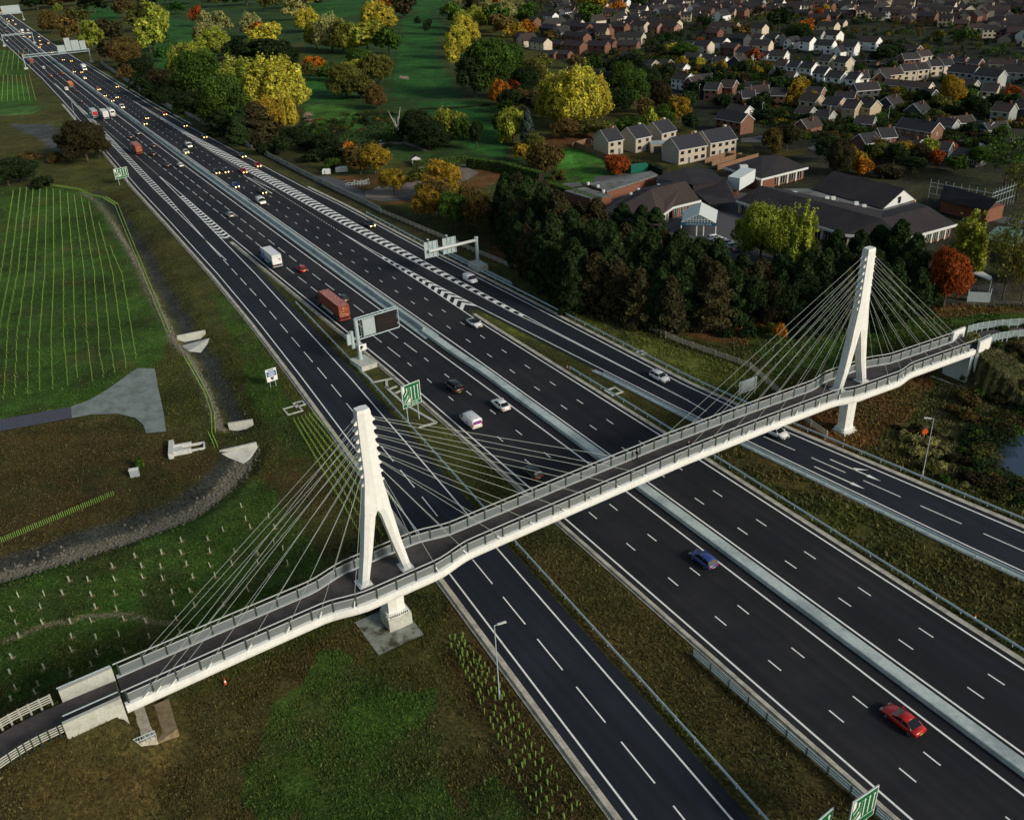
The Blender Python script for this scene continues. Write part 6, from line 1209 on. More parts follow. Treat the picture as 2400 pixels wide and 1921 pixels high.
greenery(fp(1150,100,1480,120,1700,160,2300,240,2300,330,1900,300,1700,300,1500,215,1300,130), 2400, 5, (1.2,3.6))
greenery(fp(1100,-40,2900,-40,2400,240,1700,160,1480,120,1120,100), 2300, 6, (1.8,5))
tufts(GP, 16000, 7, .8, 1.2)
greenery([tuple(q) for q in fp(2050,900,2120,870,2250,860,2330,900,2300,1080,2150,1060,2080,1020,2040,960)], 150, 9, (.6,1.7), POND)
greenery(fp(640,250,820,232,860,250,870,300,840,312,640,312,600,290), 110, 10, (.8,2.2), GP2)
# ================================================================ vehicles
def paint(name, c, rough=.3): return mat('paint_'+name, c, rough, .03, 2, spec=.5, coat=.5)
PC = {'white': (.80,.80,.78), 'silver': (.38,.40,.41), 'black': (.012,.012,.014), 'dark': (.02,.024,.03), 'red': (.42,.012,.010), 'blue': (.02,.055,.22), 'grey': (.12,.13,.14), 'orange': (.45,.12,.02), 'green': (.02,.06,.05), 'rust': (.26,.045,.028), 'cream': (.62,.60,.50), 'pblue': (.10,.22,.48)}
M_head = mat('lit_headlight', (.9,.85,.6), .3, 0, emis=((1,.55,.14), 5.5)); M_headoff = mat('headlight', (.5,.5,.48), .2, 0); M_tail = mat('tail_lamp', (.35,.01,.01), .3, 0, emis=((1,.06,.03), .12)); M_plate = mat('number_plate', (.6,.5,.1), .6, 0)
M_rim = mat('wheel_rim', (.25,.26,.27), .35, 0, metal=.5)
def wheel_meshes(r, w):
    a = MB().tube((0,-w/2,0), (0,w/2,0), r, 14).mesh('tyre', M_tyre); b = MB().tube((0,-w/2-.012,0), (0,w/2+.012,0), r*.6, 10).mesh('rim', M_rim); return a, b
WHM = {}
def wheels(t, xs, hw_, r=.33, w=.22):
    k = (r, w)
    if k not in WHM: WHM[k] = wheel_meshes(r, w)
    for x in xs:
        for s in (-1, 1):
            o = link('wheel', WHM[k][0], t); o.location = (x, s*(hw_-w/2+.01), r); link('rim', WHM[k][1], o)
def ring(x, hw_, zb, zt, rnd=.12, tuck=.06):
    return [(x,-hw_+tuck,zb),(x,hw_-tuck,zb),(x,hw_,zb+.22),(x,hw_,zt-rnd),(x,hw_-rnd,zt),(x,-hw_+rnd,zt),(x,-hw_,zt-rnd),(x,-hw_,zb+.22)]
CARS = {}   # kind -> prototype mesh sets
def car_set(kind):
    # local +x is forward
    spec = {
     'hatch':  dict(L=4.2, W=1.78, belt=.92, roof=1.48, hood=(-2.1+4.2-1.05), cab=(-2.0,-1.65,.35,1.05)),
     'saloon': dict(L=4.7, W=1.82, belt=.95, roof=1.43, cab=(-1.85,-1.15,.35,1.15)),
     'coupe':  dict(L=4.6, W=1.84, belt=.88, roof=1.30, cab=(-1.75,-.85,.25,1.05)),
     'suv':    dict(L=4.6, W=1.9,  belt=1.08, roof=1.70, cab=(-2.15,-1.95,.45,1.1)),
     'mpv':    dict(L=4.8, W=1.92, belt=1.12, roof=1.90, cab=(-2.3,-2.15,.75,1.45)),
     'estate': dict(L=4.7, W=1.8,  belt=.95, roof=1.46, cab=(-2.2,-1.95,.4,1.15)),
    }[kind]
    L, Wd, bl, rf = spec['L']/2, spec['W']/2, spec['belt'], spec['roof']; c0, c1, c2, c3 = spec['cab']
    st = [(-L,Wd*.86,.38,bl-.16),(-L+.12,Wd*.94,.28,bl-.02),(-L+.5,Wd,.22,bl),(0,Wd,.2,bl),(c3,Wd,.2,bl),(c3+.45,Wd*.99,.22,bl-.08),(L-.25,Wd*.93,.24,bl-.22),(L-.05,Wd*.8,.3,bl-.32),(L,Wd*.7,.38,bl-.38)]
    body = MB().loft([ring(x, h, a, b) for x, h, a, b in st]).mesh('body', None, True); fix(body)
    gi = .1; tw = Wd-.24
    def cr(x, h, z0, z1, t): return [(x,-h,z0),(x,h,z0),(x,t,z1),(x,-t,z1)]
    g = MB(); g.loft([[(c0,-Wd+gi,bl-.02),(c0,Wd-gi,bl-.02),(c1,tw,rf-.05),(c1,-tw,rf-.05)], [(c3,-Wd+gi,bl-.02),(c3,Wd-gi,bl-.02),(c2,tw,rf-.05),(c2,-tw,rf-.05)]])
    glass = g.mesh('windows', M_black); fix(glass)
    rm = MB().loft([[(c1-.04,-tw-.02,rf-.07),(c1-.04,tw+.02,rf-.07),(c1+.05,tw-.05,rf),(c1+.05,-tw+.05,rf)],[((c1+c2)/2,-tw-.03,rf-.06),((c1+c2)/2,tw+.03,rf-.06),((c1+c2)/2,tw-.05,rf+.05),((c1+c2)/2,-tw+.05,rf+.05)],[(c2+.04,-tw-.02,rf-.07),(c2+.04,tw+.02,rf-.07),(c2-.05,tw-.05,rf),(c2-.05,-tw+.05,rf)]])
    for s in (-1, 1):
        for xa, xb in ((c0+.02, c1), (c3-.02, c2), ((c0+c3)/2-.1, (c1+c2)/2-.1)):
            a = np.array((xa, s*(Wd-gi+.01), bl-.04)); b_ = np.array((xb, s*(tw+.01), rf-.05)); rm.tube(a, b_, .045, 4)
    roof = rm.mesh('roof', None, True); fix(roof)
    hl = MB().loft([[(L-.34,-.19,bl-.34),(L-.34,.19,bl-.34),(L-.38,.19,bl-.19),(L-.38,-.19,bl-.19)],[(L+.03,-.17,bl-.62),(L+.03,.17,bl-.62),(L-.0,.17,bl-.33),(L-.0,-.17,bl-.33)]]).mesh('headlight', None); fix(hl)
    tl = MB().box(-L-.02,-L+.14,-.17,.17,bl-.3,bl-.12).mesh('tail_light', None)
    mi = MB().box(-.1,.1,-.1,.1,-.07,.07).mesh('mirror', None); pl = MB().box(-L-.03,-L+.02,-.26,.26,.45,.56).mesh('number_plate', M_plate)
    gr = MB().box(L-.08,L+.02,-.4,.4,.42,.58).mesh('grille', M_tyre)
    return dict(body=body, glass=glass, roof=roof, hl=hl, tl=tl, mi=mi, pl=pl, gr=gr, L=L, W=Wd, bl=bl, c3=c3)
def slot(o, m): o.data.materials.append(m) if not o.data.materials else None; o.material_slots[0].link = 'OBJECT'; o.material_slots[0].material = m
def vehicle_root(name, x, y, z, hd, label, cat, group=None): return empty(name, (x, y, z), hd, label, cat, group)
def car(kind, col, x, y, hd, label, lit=False, z=.03, group='cars and vans on the dual carriageway', roofc=None, det=True):
    if kind not in CARS: CARS[kind] = car_set(kind)
    S = CARS[kind]; P = paint(col, PC[col]); t = vehicle_root('car', x, y, z, hd, label, 'car', group)
    slot(link('body', S['body'], t), P); link('windows', S['glass'], t); slot(link('roof', S['roof'], t), paint(roofc, PC[roofc]) if roofc else P)
    for s in (-1, 1):
        o = link('headlight', S['hl'], t); o.location = (0, s*(S['W']-.34), 0); slot(o, M_head if lit else M_headoff)
        o = link('tail_light', S['tl'], t); o.location = (0, s*(S['W']-.3), 0); slot(o, M_tail)
        if det: o = link('mirror', S['mi'], t); o.location = (S['c3']-.25, s*(S['W']+.1), S['bl']+.08); slot(o, P)
    link('number_plate', S['pl'], t); link('grille', S['gr'], t); wheels(t, (-S['L']+.85, S['L']-.9), S['W']); return t
def van(col, x, y, hd, label, lit=False, size=1., ladder=False, mark=None, z=.03, group='cars and vans on the dual carriageway'):
    t = vehicle_root('van', x, y, z, hd, label, 'van', group); L, Wd, H_ = 2.5*size, .97, 2.0+.25*(size-1)*3; P = paint(col, PC[col])
    st = [(-L,Wd*.93,.4,H_-.05),(-L+.1,Wd,.3,H_),(L-1.9,Wd,.26,H_),(L-1.55,Wd,.26,H_-.06)]
    b = MB().loft([ring(x_, h, a, c, .16) for x_, h, a, c in st]); b.loft([ring(L-1.56,Wd,.26,1.15,.1), ring(L-.95,Wd*.99,.26,1.12,.1), ring(L-.2,Wd*.92,.3,.88,.1), ring(L,Wd*.8,.4,.7,.08)])
    o = b.build('body', P, t, True); fix(o.data)
    g = MB().loft([[(L-1.62,-Wd+.05,1.1),(L-1.62,Wd-.05,1.1),(L-1.62,Wd-.16,H_-.1),(L-1.62,-Wd+.16,H_-.1)],[(L-.85,-Wd+.1,1.1),(L-.85,Wd-.1,1.1),(L-1.45,Wd-.2,H_-.12),(L-1.45,-Wd+.2,H_-.12)]]); o = g.build('windscreen', M_black, t); fix(o.data)
    MB().box(-L-.01,-L+.03,-Wd*.75,-.06,1.25,1.75).box(-L-.01,-L+.03,.06,Wd*.75,1.25,1.75).build('rear_windows', M_black, t) if mark is None else None
    for s in (-1, 1):
        MB().box(L-.3,L-.02,-.14,.14,.62,.82).build('headlight', M_head if lit else M_headoff, t).location = (0, s*(Wd-.3), 0)
        MB().box(-L-.02,-L+.08,-.07,.07,.8,1.35).build('tail_light', M_tail, t).location = (0, s*(Wd-.1), 0)
        MB().box(-.1,.1,-.12,.12,-.12,.12).build('mirror', M_tyre, t).location = (L-1.35, s*(Wd+.13), 1.25)
    MB().box(-L-.03,-L+.02,-.26,.26,.5,.61).build('number_plate', M_plate, t); wheels(t, (-L+.95, L-.95), Wd)
    if ladder:
        b = MB()
        for s in (-.6, .6): b.tube((-L+.3,s,H_+.1), (L-1.8,s,H_+.1), .04, 4)
        for k in range(4): b.tube((-L+.4+k*.9,-.7,H_+.08), (-L+.4+k*.9,.7,H_+.08), .035, 4)
        for s in (-.2, .18): b.tube((-L+.1,s,H_+.17), (L-1.5,s,H_+.17), .03, 4)
        for k in range(10): b.tube((-L+.2+k*.32,-.2,H_+.17), (-L+.2+k*.32,.18,H_+.17), .02, 4)
        b.build('roof_rack', M_galv, t)
    if mark:
        MB().box(-L-.02,-L+.0,-.8,.8,1.15,1.75).build('rear_panel', mat('livery_purple', (.22,.06,.25), .4, .05), t)
        for s in (-1, 1): b = MB(); k = [(-.5,.75),(-.1,.9),(0,1.4),(.15,.95),(.5,.7),(.1,.55)]; b.add([(a-.6, s*(Wd+.012), c) for a, c in k], [tuple(range(6)) if s < 0 else tuple(range(5,-1,-1))]); b.build('side_mark', MATS['livery_purple'], t)
    return t
def lorry(kind, x, y, hd, label, col='white', body='white', L=10.5, away=True, z=.03, cabc='black', H_=3.9, group='lorries on the dual carriageway', lit=False):
    t = vehicle_root('lorry', x, y, z, hd, label, 'lorry', group); P = paint(body, PC[body], .5); C = paint(cabc, PC[cabc]); fx = L/2; Wd = 1.25
    b = MB(); b.box(fx-2.1,fx,-Wd+.05,Wd-.05,.6,2.5); b.loft([[(fx-2.1,-Wd+.05,2.5),(fx,-Wd+.05,2.5),(fx,Wd-.05,2.5),(fx-2.1,Wd-.05,2.5)],[(fx-2.0,-Wd+.2,3.45),(fx-.5,-Wd+.2,3.2),(fx-.5,Wd-.2,3.2),(fx-2.0,Wd-.2,3.45)]]); o = b.build('cab', C, t); fix(o.data)
    MB().box(fx-.02,fx+.03,-1.05,1.05,1.6,2.5).build('windscreen', M_black, o)
    for s in (-1, 1): MB().box(fx-1.2,fx-.4,s*1.2-.02,s*1.2+.02,1.65,2.4).build('side_window', M_black, o); MB().box(fx-.1,fx+.1,s*1.4-.1,s*1.4+.1,1.6,2.3).build('mirror', M_tyre, t); MB().box(fx-.05,fx+.04,s*.95-.18,s*.95+.18,.75,.95).build('headlight', M_head if lit else M_headoff, t)
    bx0, bx1 = -L/2, fx-2.35; b = MB(); b.box(bx0,bx1,-Wd,Wd,1.25,H_)
    if kind == 'container':
        n = int((bx1-bx0)/.45)
        for i in range(n):
            for s in (-1, 1): b.box(bx0+.2+i*.45,bx0+.42+i*.45,s*(Wd+.02)-.03,s*(Wd+.02)+.03,1.4,H_-.12)
            b.box(bx0+.2+i*.45,bx0+.42+i*.45,-Wd+.1,Wd-.1,H_,H_+.03)
    o = b.build('load_body', P, t)
    if kind == 'container':
        b = MB(); 
        for s in (-.95,-.35,.35,.95): b.tube((bx0-.05,s,1.3), (bx0-.05,s,H_-.1), .05, 5)
        b.box(bx0-.04,bx0,-.03,.03,1.3,H_-.1); b.build('door_bars', mat('worn_orange', (.42,.13,.05), .6, .2, 6), o)
        b = MB(); r_ = random.Random(5)
        for i in range(16): yy = r_.choice([-.95,-.6,-.15,.2,.6,.95]); zz = r_.uniform(1.5,3.6); b.box(bx0-.03,bx0-.005,yy-.17,yy+.17,zz,zz+.12)
        b.build('door_marks', mat('faded_lettering', (.55,.42,.2), .7, .2, 8), o)
    if kind == 'box':
        MB().box(bx0+.1,bx1-.1,-Wd-.015,Wd+.015,1.3,2.0).build('side_band', paint('pblue', PC['pblue']), o)
        for s in (-1, 1): b = MB(); y_ = s*(Wd+.02); P_ = [(bx1-2.4,y_,2.0),(bx1-.3,y_,2.0),(bx1-1.2,y_,3.7)]; b.add(P_, [(0,1,2) if s < 0 else (2,1,0)]); b.build('side_mark', paint('pblue', PC['pblue']), o)
        b = MB(); b.box(bx0-.03,bx0-.005,-1.0,-.35,2.5,2.75); b.box(bx0-.03,bx0-.005,-1.0,-.6,2.15,2.35); b.build('door_mark', mat('faded_red', (.4,.1,.06), .6, .1), o); MB().box(bx0-.04,bx0,-Wd,Wd,3.2,3.3).box(bx0-.04,bx0,-Wd,Wd,3.55,3.62).build('door_trim', M_gmetal, o)
    if kind == 'redback': MB().box(bx0-.04,bx0-.005,-1.05,1.05,1.6,3.5).build('rear_door', mat('bright_red', (.4,.02,.015), .5, .1), o)
    if kind == 'silver':
        b = MB(); b.box(bx0-.04,bx0-.005,-.04,.04,1.3,3.7)
        for s in (-.6,.6): b.tube((bx0-.05,s,1.35), (bx0-.05,s,3.6), .04, 4)
        b.build('door_bars', M_tyre, o)
    MB().box(bx0+.1,fx-.6,-.9,.9,.85,1.25).build('chassis', M_tyre, t); b = MB().box(bx0-.08,bx0+.1,-Wd,Wd,.55,.8); q = b.build('rear_bumper', paint('rust', PC['rust']) if kind == 'container' else M_gmetal, t)
    for s in (-1, 1): MB().box(bx0-.1,bx0-.06,s*1.0-.2,s*1.0+.2,.85,1.0).build('tail_light', M_tail, t); MB().box(bx0+4.2,fx-3.2,s*1.15-.03,s*1.15+.03,.5,1.15).build('side_guard', M_galv, t)
    wheels(t, (bx0+1.0, bx0+2.2, bx0+3.4, fx-3.3, fx-1.2), Wd, .5, .35); return t
def coach(x, y, hd, label):
    t = vehicle_root('coach', x, y, .03, hd, label, 'coach', None); P = paint('white', PC['white']); L = 5.8; b = MB(); b.loft([ring(a, 1.25, .35, c, .25) for a, c in ((-L,3.3),(-L+.3,3.45),(L-.6,3.45),(L,2.9))]); o = b.build('body', P, t, True); fix(o.data)
    MB().box(-L+.3,L-.3,-1.27,1.27,1.7,2.7).build('side_windows', M_black, t); MB().box(-L-.03,-L+.05,-.9,.9,2.1,2.9).build('rear_window', M_black, t)
    for s in (-1, 1): MB().box(-L-.04,-L+.05,s*1.0-.12,s*1.0+.12,.8,1.5).build('tail_light', M_tail, t)
    wheels(t, (-L+1.6, -L+2.9, L-2.6), 1.25, .5, .3); return t
KC = {'c1':(0,0,8.624),'c2':(100,120,8.624),'c3':(250,200,7.187),'c4':(400,400,7.187),'c5':(500,280,7.187),'c6':(800,460,5.39),'c7':(600,560,5.39),'r5':(800,640,2.695),'r6':(1600,640,2.695),'b3':(1600,1280,2.6925),'h2':(1600,0,3.06),'h5':(2000,200,3.06),'kc':(1580,480,9.8),'h6':(1300,260,3.06)}
def vp(k, x, y, z=.7): a, b, s = KC[k]; return G(a+x/s, b+y/s, z)
HUP = math.atan2(UP[1], UP[0]); 
def head(s, far): # heading along the local lane
    s = float(s); f = tOE if far == 'slip' else (tSL if far == 'lslip' else tC if far else tB); s0 = max(-149, s-8); d = (float(f(s+8))-float(f(s0)))/(s+8-s0); a = HUP-math.atan(d); return a+math.pi if far in (True, 'slip') else a
V = [
 ('c7',575,372,'hatch','red',0,'small red hatchback following the white and blue lorry'),('c7',1092,745,'hatch','dark',0,'dark hatchback almost hidden beside the long rust-red container lorry'),
 ('r5',710,715,'mpv','black',0,'boxy black people carrier between the green direction sign and the white saloon'),('r5',1005,825,'saloon','white',0,'white saloon in the right-hand lane of the near carriageway, beside the black people carrier'),
 ('r5',1205,1250,'hatch','black',0,'black hatchback driving behind the stay cables, just short of the footbridge'),('b3',130,75,'hatch','blue',0,'blue hatchback just past the footbridge in the near carriageway'),('b3',1390,1085,'coupe','red',0,'glossy red coupe at the bottom right of the near carriageway'),
 ('c4',1000,735,'hatch','silver',0,'silver hatchback behind the white and blue lorry, opposite the chevron strip'),('c3',395,860,'hatch','dark',0,'dark car just ahead of the smaller rust-red container lorry'),('c3',522,800,'hatch','grey',0,'grey car in the outside lane next to the smaller container lorry'),
 ('c3',785,1010,'hatch','dark',0,'dark car alone in the outside lane, right of the smaller container lorry'),('c3',775,1145,'saloon','black',0,'black saloon level with the tail of the smaller container lorry'),('c3',1015,1335,'hatch','dark',0,'dark hatchback beside the white car, behind the smaller container lorry'),('c3',1238,1338,'hatch','white',0,'white hatchback in the outside lane, behind the smaller container lorry'),
 ('c2',775,1005,'hatch','dark',0,'dark car immediately ahead of the three lorries side by side'),('c2',680,800,'hatch','dark',0,'dark car next to the white van, well ahead of the three lorries'),('c2',290,460,'hatch','dark',0,'dark car in the middle lane beyond the orange truck'),('c2',165,487,'hatch','orange',0,'orange-brown car in the inside lane beyond the orange truck'),('c2',405,440,'hatch','orange',0,'small orange-lit car hard against the central reserve beyond the orange truck'),('c2',18,335,'hatch','silver',0,'pale car just this side of the wide sign gantry on the left carriageway'),
 ('c1',310,820,'hatch','dark',0,'dark car on the left carriageway between the two farthest gantries'),('c1',500,980,'hatch','dark',0,'dark car in the centre of the left carriageway beyond the wide gantry'),('c1',440,1095,'hatch','orange',0,'orange-lit car near the left edge, just beyond the wide gantry'),('c1',140,825,'hatch','cream',0,'cream car on the left carriageway by the farthest blue-sided lorry'),
 ('r5',840,310,'coupe','white',1,'white coupe with a dark roof in the inside lane by the tip of the chevrons','black'),('r5',2010,650,'hatch','white','s','white hatchback alone on the far slip road, left of the footbridge cables'),
 ('r6',592,1000,'hatch','white','s','white car half hidden under the footbridge on the far slip road'),('c6',360,352,'suv','black','s','black estate car with lights on the far slip road, before the steel crash barrier starts'),
 ('c4',1550,345,'hatch','black',1,'black car with headlights on, beside the painted lane arrow'),('c4',1095,245,'hatch','blue',1,'dark blue car with headlights on, behind the white van with a black windscreen'),('c4',770,15,'hatch','dark',1,'left one of the pair of dark cars with headlights on, travelling side by side'),('c4',922,0,'hatch','dark',1,'right one of the pair of dark cars with headlights on, travelling side by side'),('c4',1225,2,'hatch','red',1,'red car with headlights on, hugging the edge of the long chevron strip'),
 ('c5',490,610,'suv','green','s','dark green car on the far slip road behind the red and white one'),('c5',742,765,'hatch','red','s','red car with headlights on the far slip road, beside the long chevron strip'),
 ('c3',1335,1115,'hatch','cream',1,'cream car with headlights on, just in front of the white van in mid carriageway'),('c3',665,540,'hatch','dark',1,'farther dark car of the close pair on the far carriageway, past the fence end'),('c3',640,635,'saloon','black',1,'nearer dark car of the close pair on the far carriageway, past the fence end'),('c3',970,478,'hatch','red','s','red-tinged car with headlights on, outermost lane near the end of the noise fence'),('c3',1308,668,'hatch','dark','s','dark car with orange lights on the far slip road below the round tank'),('c3',1640,855,'hatch','green','s','dark green car on the far slip road below the teal-covered heap'),
 ('c3',165,192,'hatch','blue',1,'bluish car with headlights on, right one of a loose trio'),('c3',90,248,'hatch','dark',1,'dark car with headlights on, nearest of a loose trio'),('c3',-35,165,'hatch','dark',1,'dark car with headlights on, left one of a loose trio'),('c2',1495,708,'hatch','dark','s','dark car with headlights on in the outermost lane by the tall noise fence'),
 ('c2',1128,768,'suv','orange',1,'car with amber lamps next to the central reserve, behind the loose trio'),('c2',850,540,'saloon','white',1,'white car with dark windscreen following the white lorry on the far carriageway'),('c2',780,415,'hatch','dark',1,'car with headlights on, directly left of the white lorry on the far carriageway'),('c2',630,408,'hatch','dark',1,'car with headlights on nearest the central reserve, left of the white lorry'),('c2',570,192,'hatch','grey',1,'right car of the pair just this side of the wide gantry on the far carriageway'),('c2',410,167,'hatch','dark',1,'left car of the pair just this side of the wide gantry on the far carriageway'),
 ('c1',1052,1055,'hatch','orange',1,'car passing under the wide gantry on the far carriageway'),('c1',792,950,'hatch','red',1,'nearest of three cars in a column beyond the wide gantry'),('c1',822,895,'hatch','orange',1,'middle of three cars in a column beyond the wide gantry'),('c1',800,820,'hatch','dark',1,'farthest of three cars in a column beyond the wide gantry'),('c1',978,865,'hatch','orange',1,'car with amber lights in the outer lane beyond the wide gantry'),('c1',782,740,'hatch','dark',1,'car in the outer lane midway between the two wide gantries'),('c1',600,745,'hatch','cream',1,'cream car in the middle of the far carriageway, nearest below the thin portal gantry'),('c1',480,735,'hatch','dark',1,'car against the central reserve just below the thin portal gantry'),
 ('c1',370,632,'hatch','silver',1,'silver car against the central reserve just above the thin portal gantry'),('c1',572,662,'hatch','cream',1,'cream car just in front of the pale distant van'),('c1',312,488,'hatch','cream',1,'pale car in mid carriageway between thin portal gantry and farthest gantry'),('c1',163,484,'hatch','dark',1,'dark car against the reserve between thin portal gantry and farthest gantry'),('c1',175,430,'hatch','cream',1,'pale car in the second distant row below the farthest gantry'),('c1',138,385,'hatch','silver',1,'right silver car just below the farthest gantry'),('c1',70,395,'hatch','silver',1,'left silver car just below the farthest gantry'),('c1',100,195,'hatch','cream',1,'pale car seen above the farthest gantry'),('c1',15,245,'hatch','orange',1,'orange-lit car at the very edge of the picture above the farthest gantry'),
]
for q in V:
    k, x, y, kind, col, far, lab = q[:7]; p = vp(k, x, y); s, o = SO(p); car(kind, col, p[0], p[1], head(s, 'slip' if far == 's' else bool(far)), lab, lit=bool(far) and s > 62, roofc=q[7] if len(q) > 7 else None, det=s < 500)
def vloc(k, x, y, z, far):
    p = vp(k, x, y, z); s, o = SO(p); return p[0], p[1], head(s, far)
x, y, h = vloc('r5',815,920,1.0,False); van('white', x, y, h, 'white van with roof ladders and purple rear panel, next to the green sign', False, 1.05, True, True)
x, y, h = vloc('r5',815,32,1.0,'slip'); van('white', x, y, h, 'white van on the far slip road just past the cantilever gantry', False, .85)
x, y, h = vloc('c4',1520,500,1.0,True); van('white', x, y, h, 'white van with a black windscreen between the blue car and the lane arrow', True, 1.05)
x, y, h = vloc('c3',1385,1010,.9,True); van('white', x, y, h, 'white van in mid far carriageway, just behind the cream car', True, .95)
x, y, h = vloc('c3',262,358,.9,True); van('white', x, y, h, 'white van with headlights on next to the reserve, opposite the three lorries', True, 1.0)
x, y, h = vloc('c2',478,762,.9,False); van('white', x, y, h, 'white van ahead of the three lorries, beside a dark car', False, 1.0)
x, y, h = vloc('c1',880,1372,.9,False); van('silver', x, y, h, 'pale distant van in the middle lane, this side of the wide gantry', False, 1.0)
x, y, h = vloc('c1',560,608,.9,True); van('white', x, y, h, 'pale van in the outer lane above the thin portal gantry', True, 1.1)
x, y, h = vloc('c1',258,418,.9,True); van('white', x, y, h, 'pale van in the outer lane below the farthest gantry', True, 1.1)
def lz(k, rx, ry, far, L):   # from the pixel of the rear (or front) bumper at road level
    p = vp(k, rx, ry, .6); s, o = SO(p); h = head(s, far); d = np.array([math.cos(h), math.sin(h)]); c = p+d*L/2*(1 if not far else -1); return c[0], c[1], h
x, y, h = lz('c7',1130,1020,False,14.5); lorry('container', x, y, h, 'long articulated lorry carrying a rust-red container behind the dot-matrix sign', body='rust', L=14.5, cabc='black', H_=3.95)
x, y, h = lz('c7',280,350,False,11); lorry('box', x, y, h, 'rigid lorry with white box body and blue sides beside the left chevron strip', body='white', L=11, cabc='pblue', H_=3.75)
x, y, h = lz('c3',560,1150,False,12); lorry('container', x, y, h, 'smaller rust-red container lorry seen from behind beyond the left green sign', body='rust', L=12, cabc='cream', H_=3.9)
x, y, h = lz('c2',1080,1345,False,13); lorry('redback', x, y, h, 'left one of three lorries side by side, grey sides with bright red rear doors', body='silver', L=13, H_=4.0, cabc='grey')
x, y, h = lz('c2',1300,1365,False,13); lorry('silver', x, y, h, 'middle one of three lorries side by side, silver with ribbed rear doors', body='white', L=13, H_=4.0, cabc='white')
x, y, h = lz('c2',1430,1310,False,11.6); coach(x, y, h, 'white coach on the right of the two lorries it runs beside')
x, y, h = lz('c2',590,725,False,8); lorry('plain', x, y, h, 'small orange truck in the outside lane ahead of the white van', body='orange', L=8, H_=2.9, cabc='orange')
x, y, h = lz('c1',650,1280,False,11); lorry('plain', x, y, h, 'dark red lorry just this side of the left leg of the wide gantry', body='rust', L=11, H_=3.6, cabc='dark')
x, y, h = lz('c2',860,385,True,10); lorry('plain', x, y, h, 'white lorry with lights on, second lane of the far carriageway near the wide gantry', body='white', L=10, H_=3.8, cabc='white', lit=True)
x, y, h = lz('c1',135,640,False,13); lorry('plain', x, y, h, 'dark lorry in the distance on the left carriageway above the thin portal gantry', body='dark', L=13, H_=4, cabc='dark')
x, y, h = lz('c1',470,675,True,12); lorry('plain', x, y, h, 'distant white lorry coming towards us above the thin portal gantry', body='white', L=12, H_=3.9, cabc='white', lit=True)
x, y, h = lz('c1',40,200,True,13); lorry('plain', x, y, h, 'farthest pale lorry at the top left corner of the picture', body='cream', L=13, H_=4, cabc='cream', lit=True)
# parked vehicles
for k, x_, y_, hd, kind, col, lab in [('h2',755,843,-.2,'saloon','dark','dark saloon parked on the drive left of the chalet gable house'),('h2',340,165,0,'hatch','white','white car parked in front of the white chalet in the far estate'),('h2',155,500,0,'hatch','white','white car parked by the low wall below the white houses'),('h5',720,362,-.4,'suv','blue','blue car parked at the front of the long bungalows'),('h5',690,372,-.4,'hatch','black','black car parked left of the blue car by the bungalows'),('h2',1000,870,.2,'hatch','blue','blue car parked beside the low front extension of the buff terrace'),('h2',1210,925,.1,'hatch','white','white car parked at the end of the bright green hedge road')]:
    p = vp(k, x_, y_); car(kind, col, p[0], p[1], hd, lab, group='parked cars in the estate')
p = vp('h5',960,447); van('white', p[0], p[1], -.35, 'white van parked in the open yard behind the hotel', False, 1.05, group='parked cars in the estate')
pA = vp('kc',930,745); pB_ = vp('kc',1210,860); dv_ = (pB_-pA)/np.linalg.norm(pB_-pA)
for i, c_ in enumerate(['white','white','silver','white','silver']):
    p = pA+dv_*2.7*i; car('hatch', c_, p[0], p[1], math.atan2(dv_[1], dv_[0])+1.45, f'{c_} car parked behind the tree belt by the hotel, {["leftmost","second from left","middle","fourth from left","rightmost"][i]} of five', group='parked cars at the hotel')
# ================================================================ signs
def frame_of(k, x, y): p = vp(k, x, y, 0); return p
def mk_arrow(b, pts, w, y, head_=2.9):
    "flat arrow along pts [(x,z)] at local y"
    pts = [np.array(p, float) for p in pts]
    for a, c in zip(pts[:-1], pts[1:]):
        d = (c-a)/np.linalg.norm(c-a); n = np.array([-d[1], d[0]])*w/2; b.add([(a[0]+n[0], y, a[1]+n[1]), (a[0]-n[0], y, a[1]-n[1]), (c[0]-n[0], y, c[1]-n[1]), (c[0]+n[0], y, c[1]+n[1])], [(0,1,2,3)])
    a, c = pts[-2], pts[-1]; d = (c-a)/np.linalg.norm(c-a); n = np.array([-d[1], d[0]])*w*head_/2; t_ = c+d*w*head_*.75; b.add([(c[0]+n[0], y, c[1]+n[1]), (c[0]-n[0], y, c[1]-n[1]), (t_[0], y, t_[1])], [(0,1,2)])
ROTX = Matrix.Rotation(math.pi/2, 3, 'X')
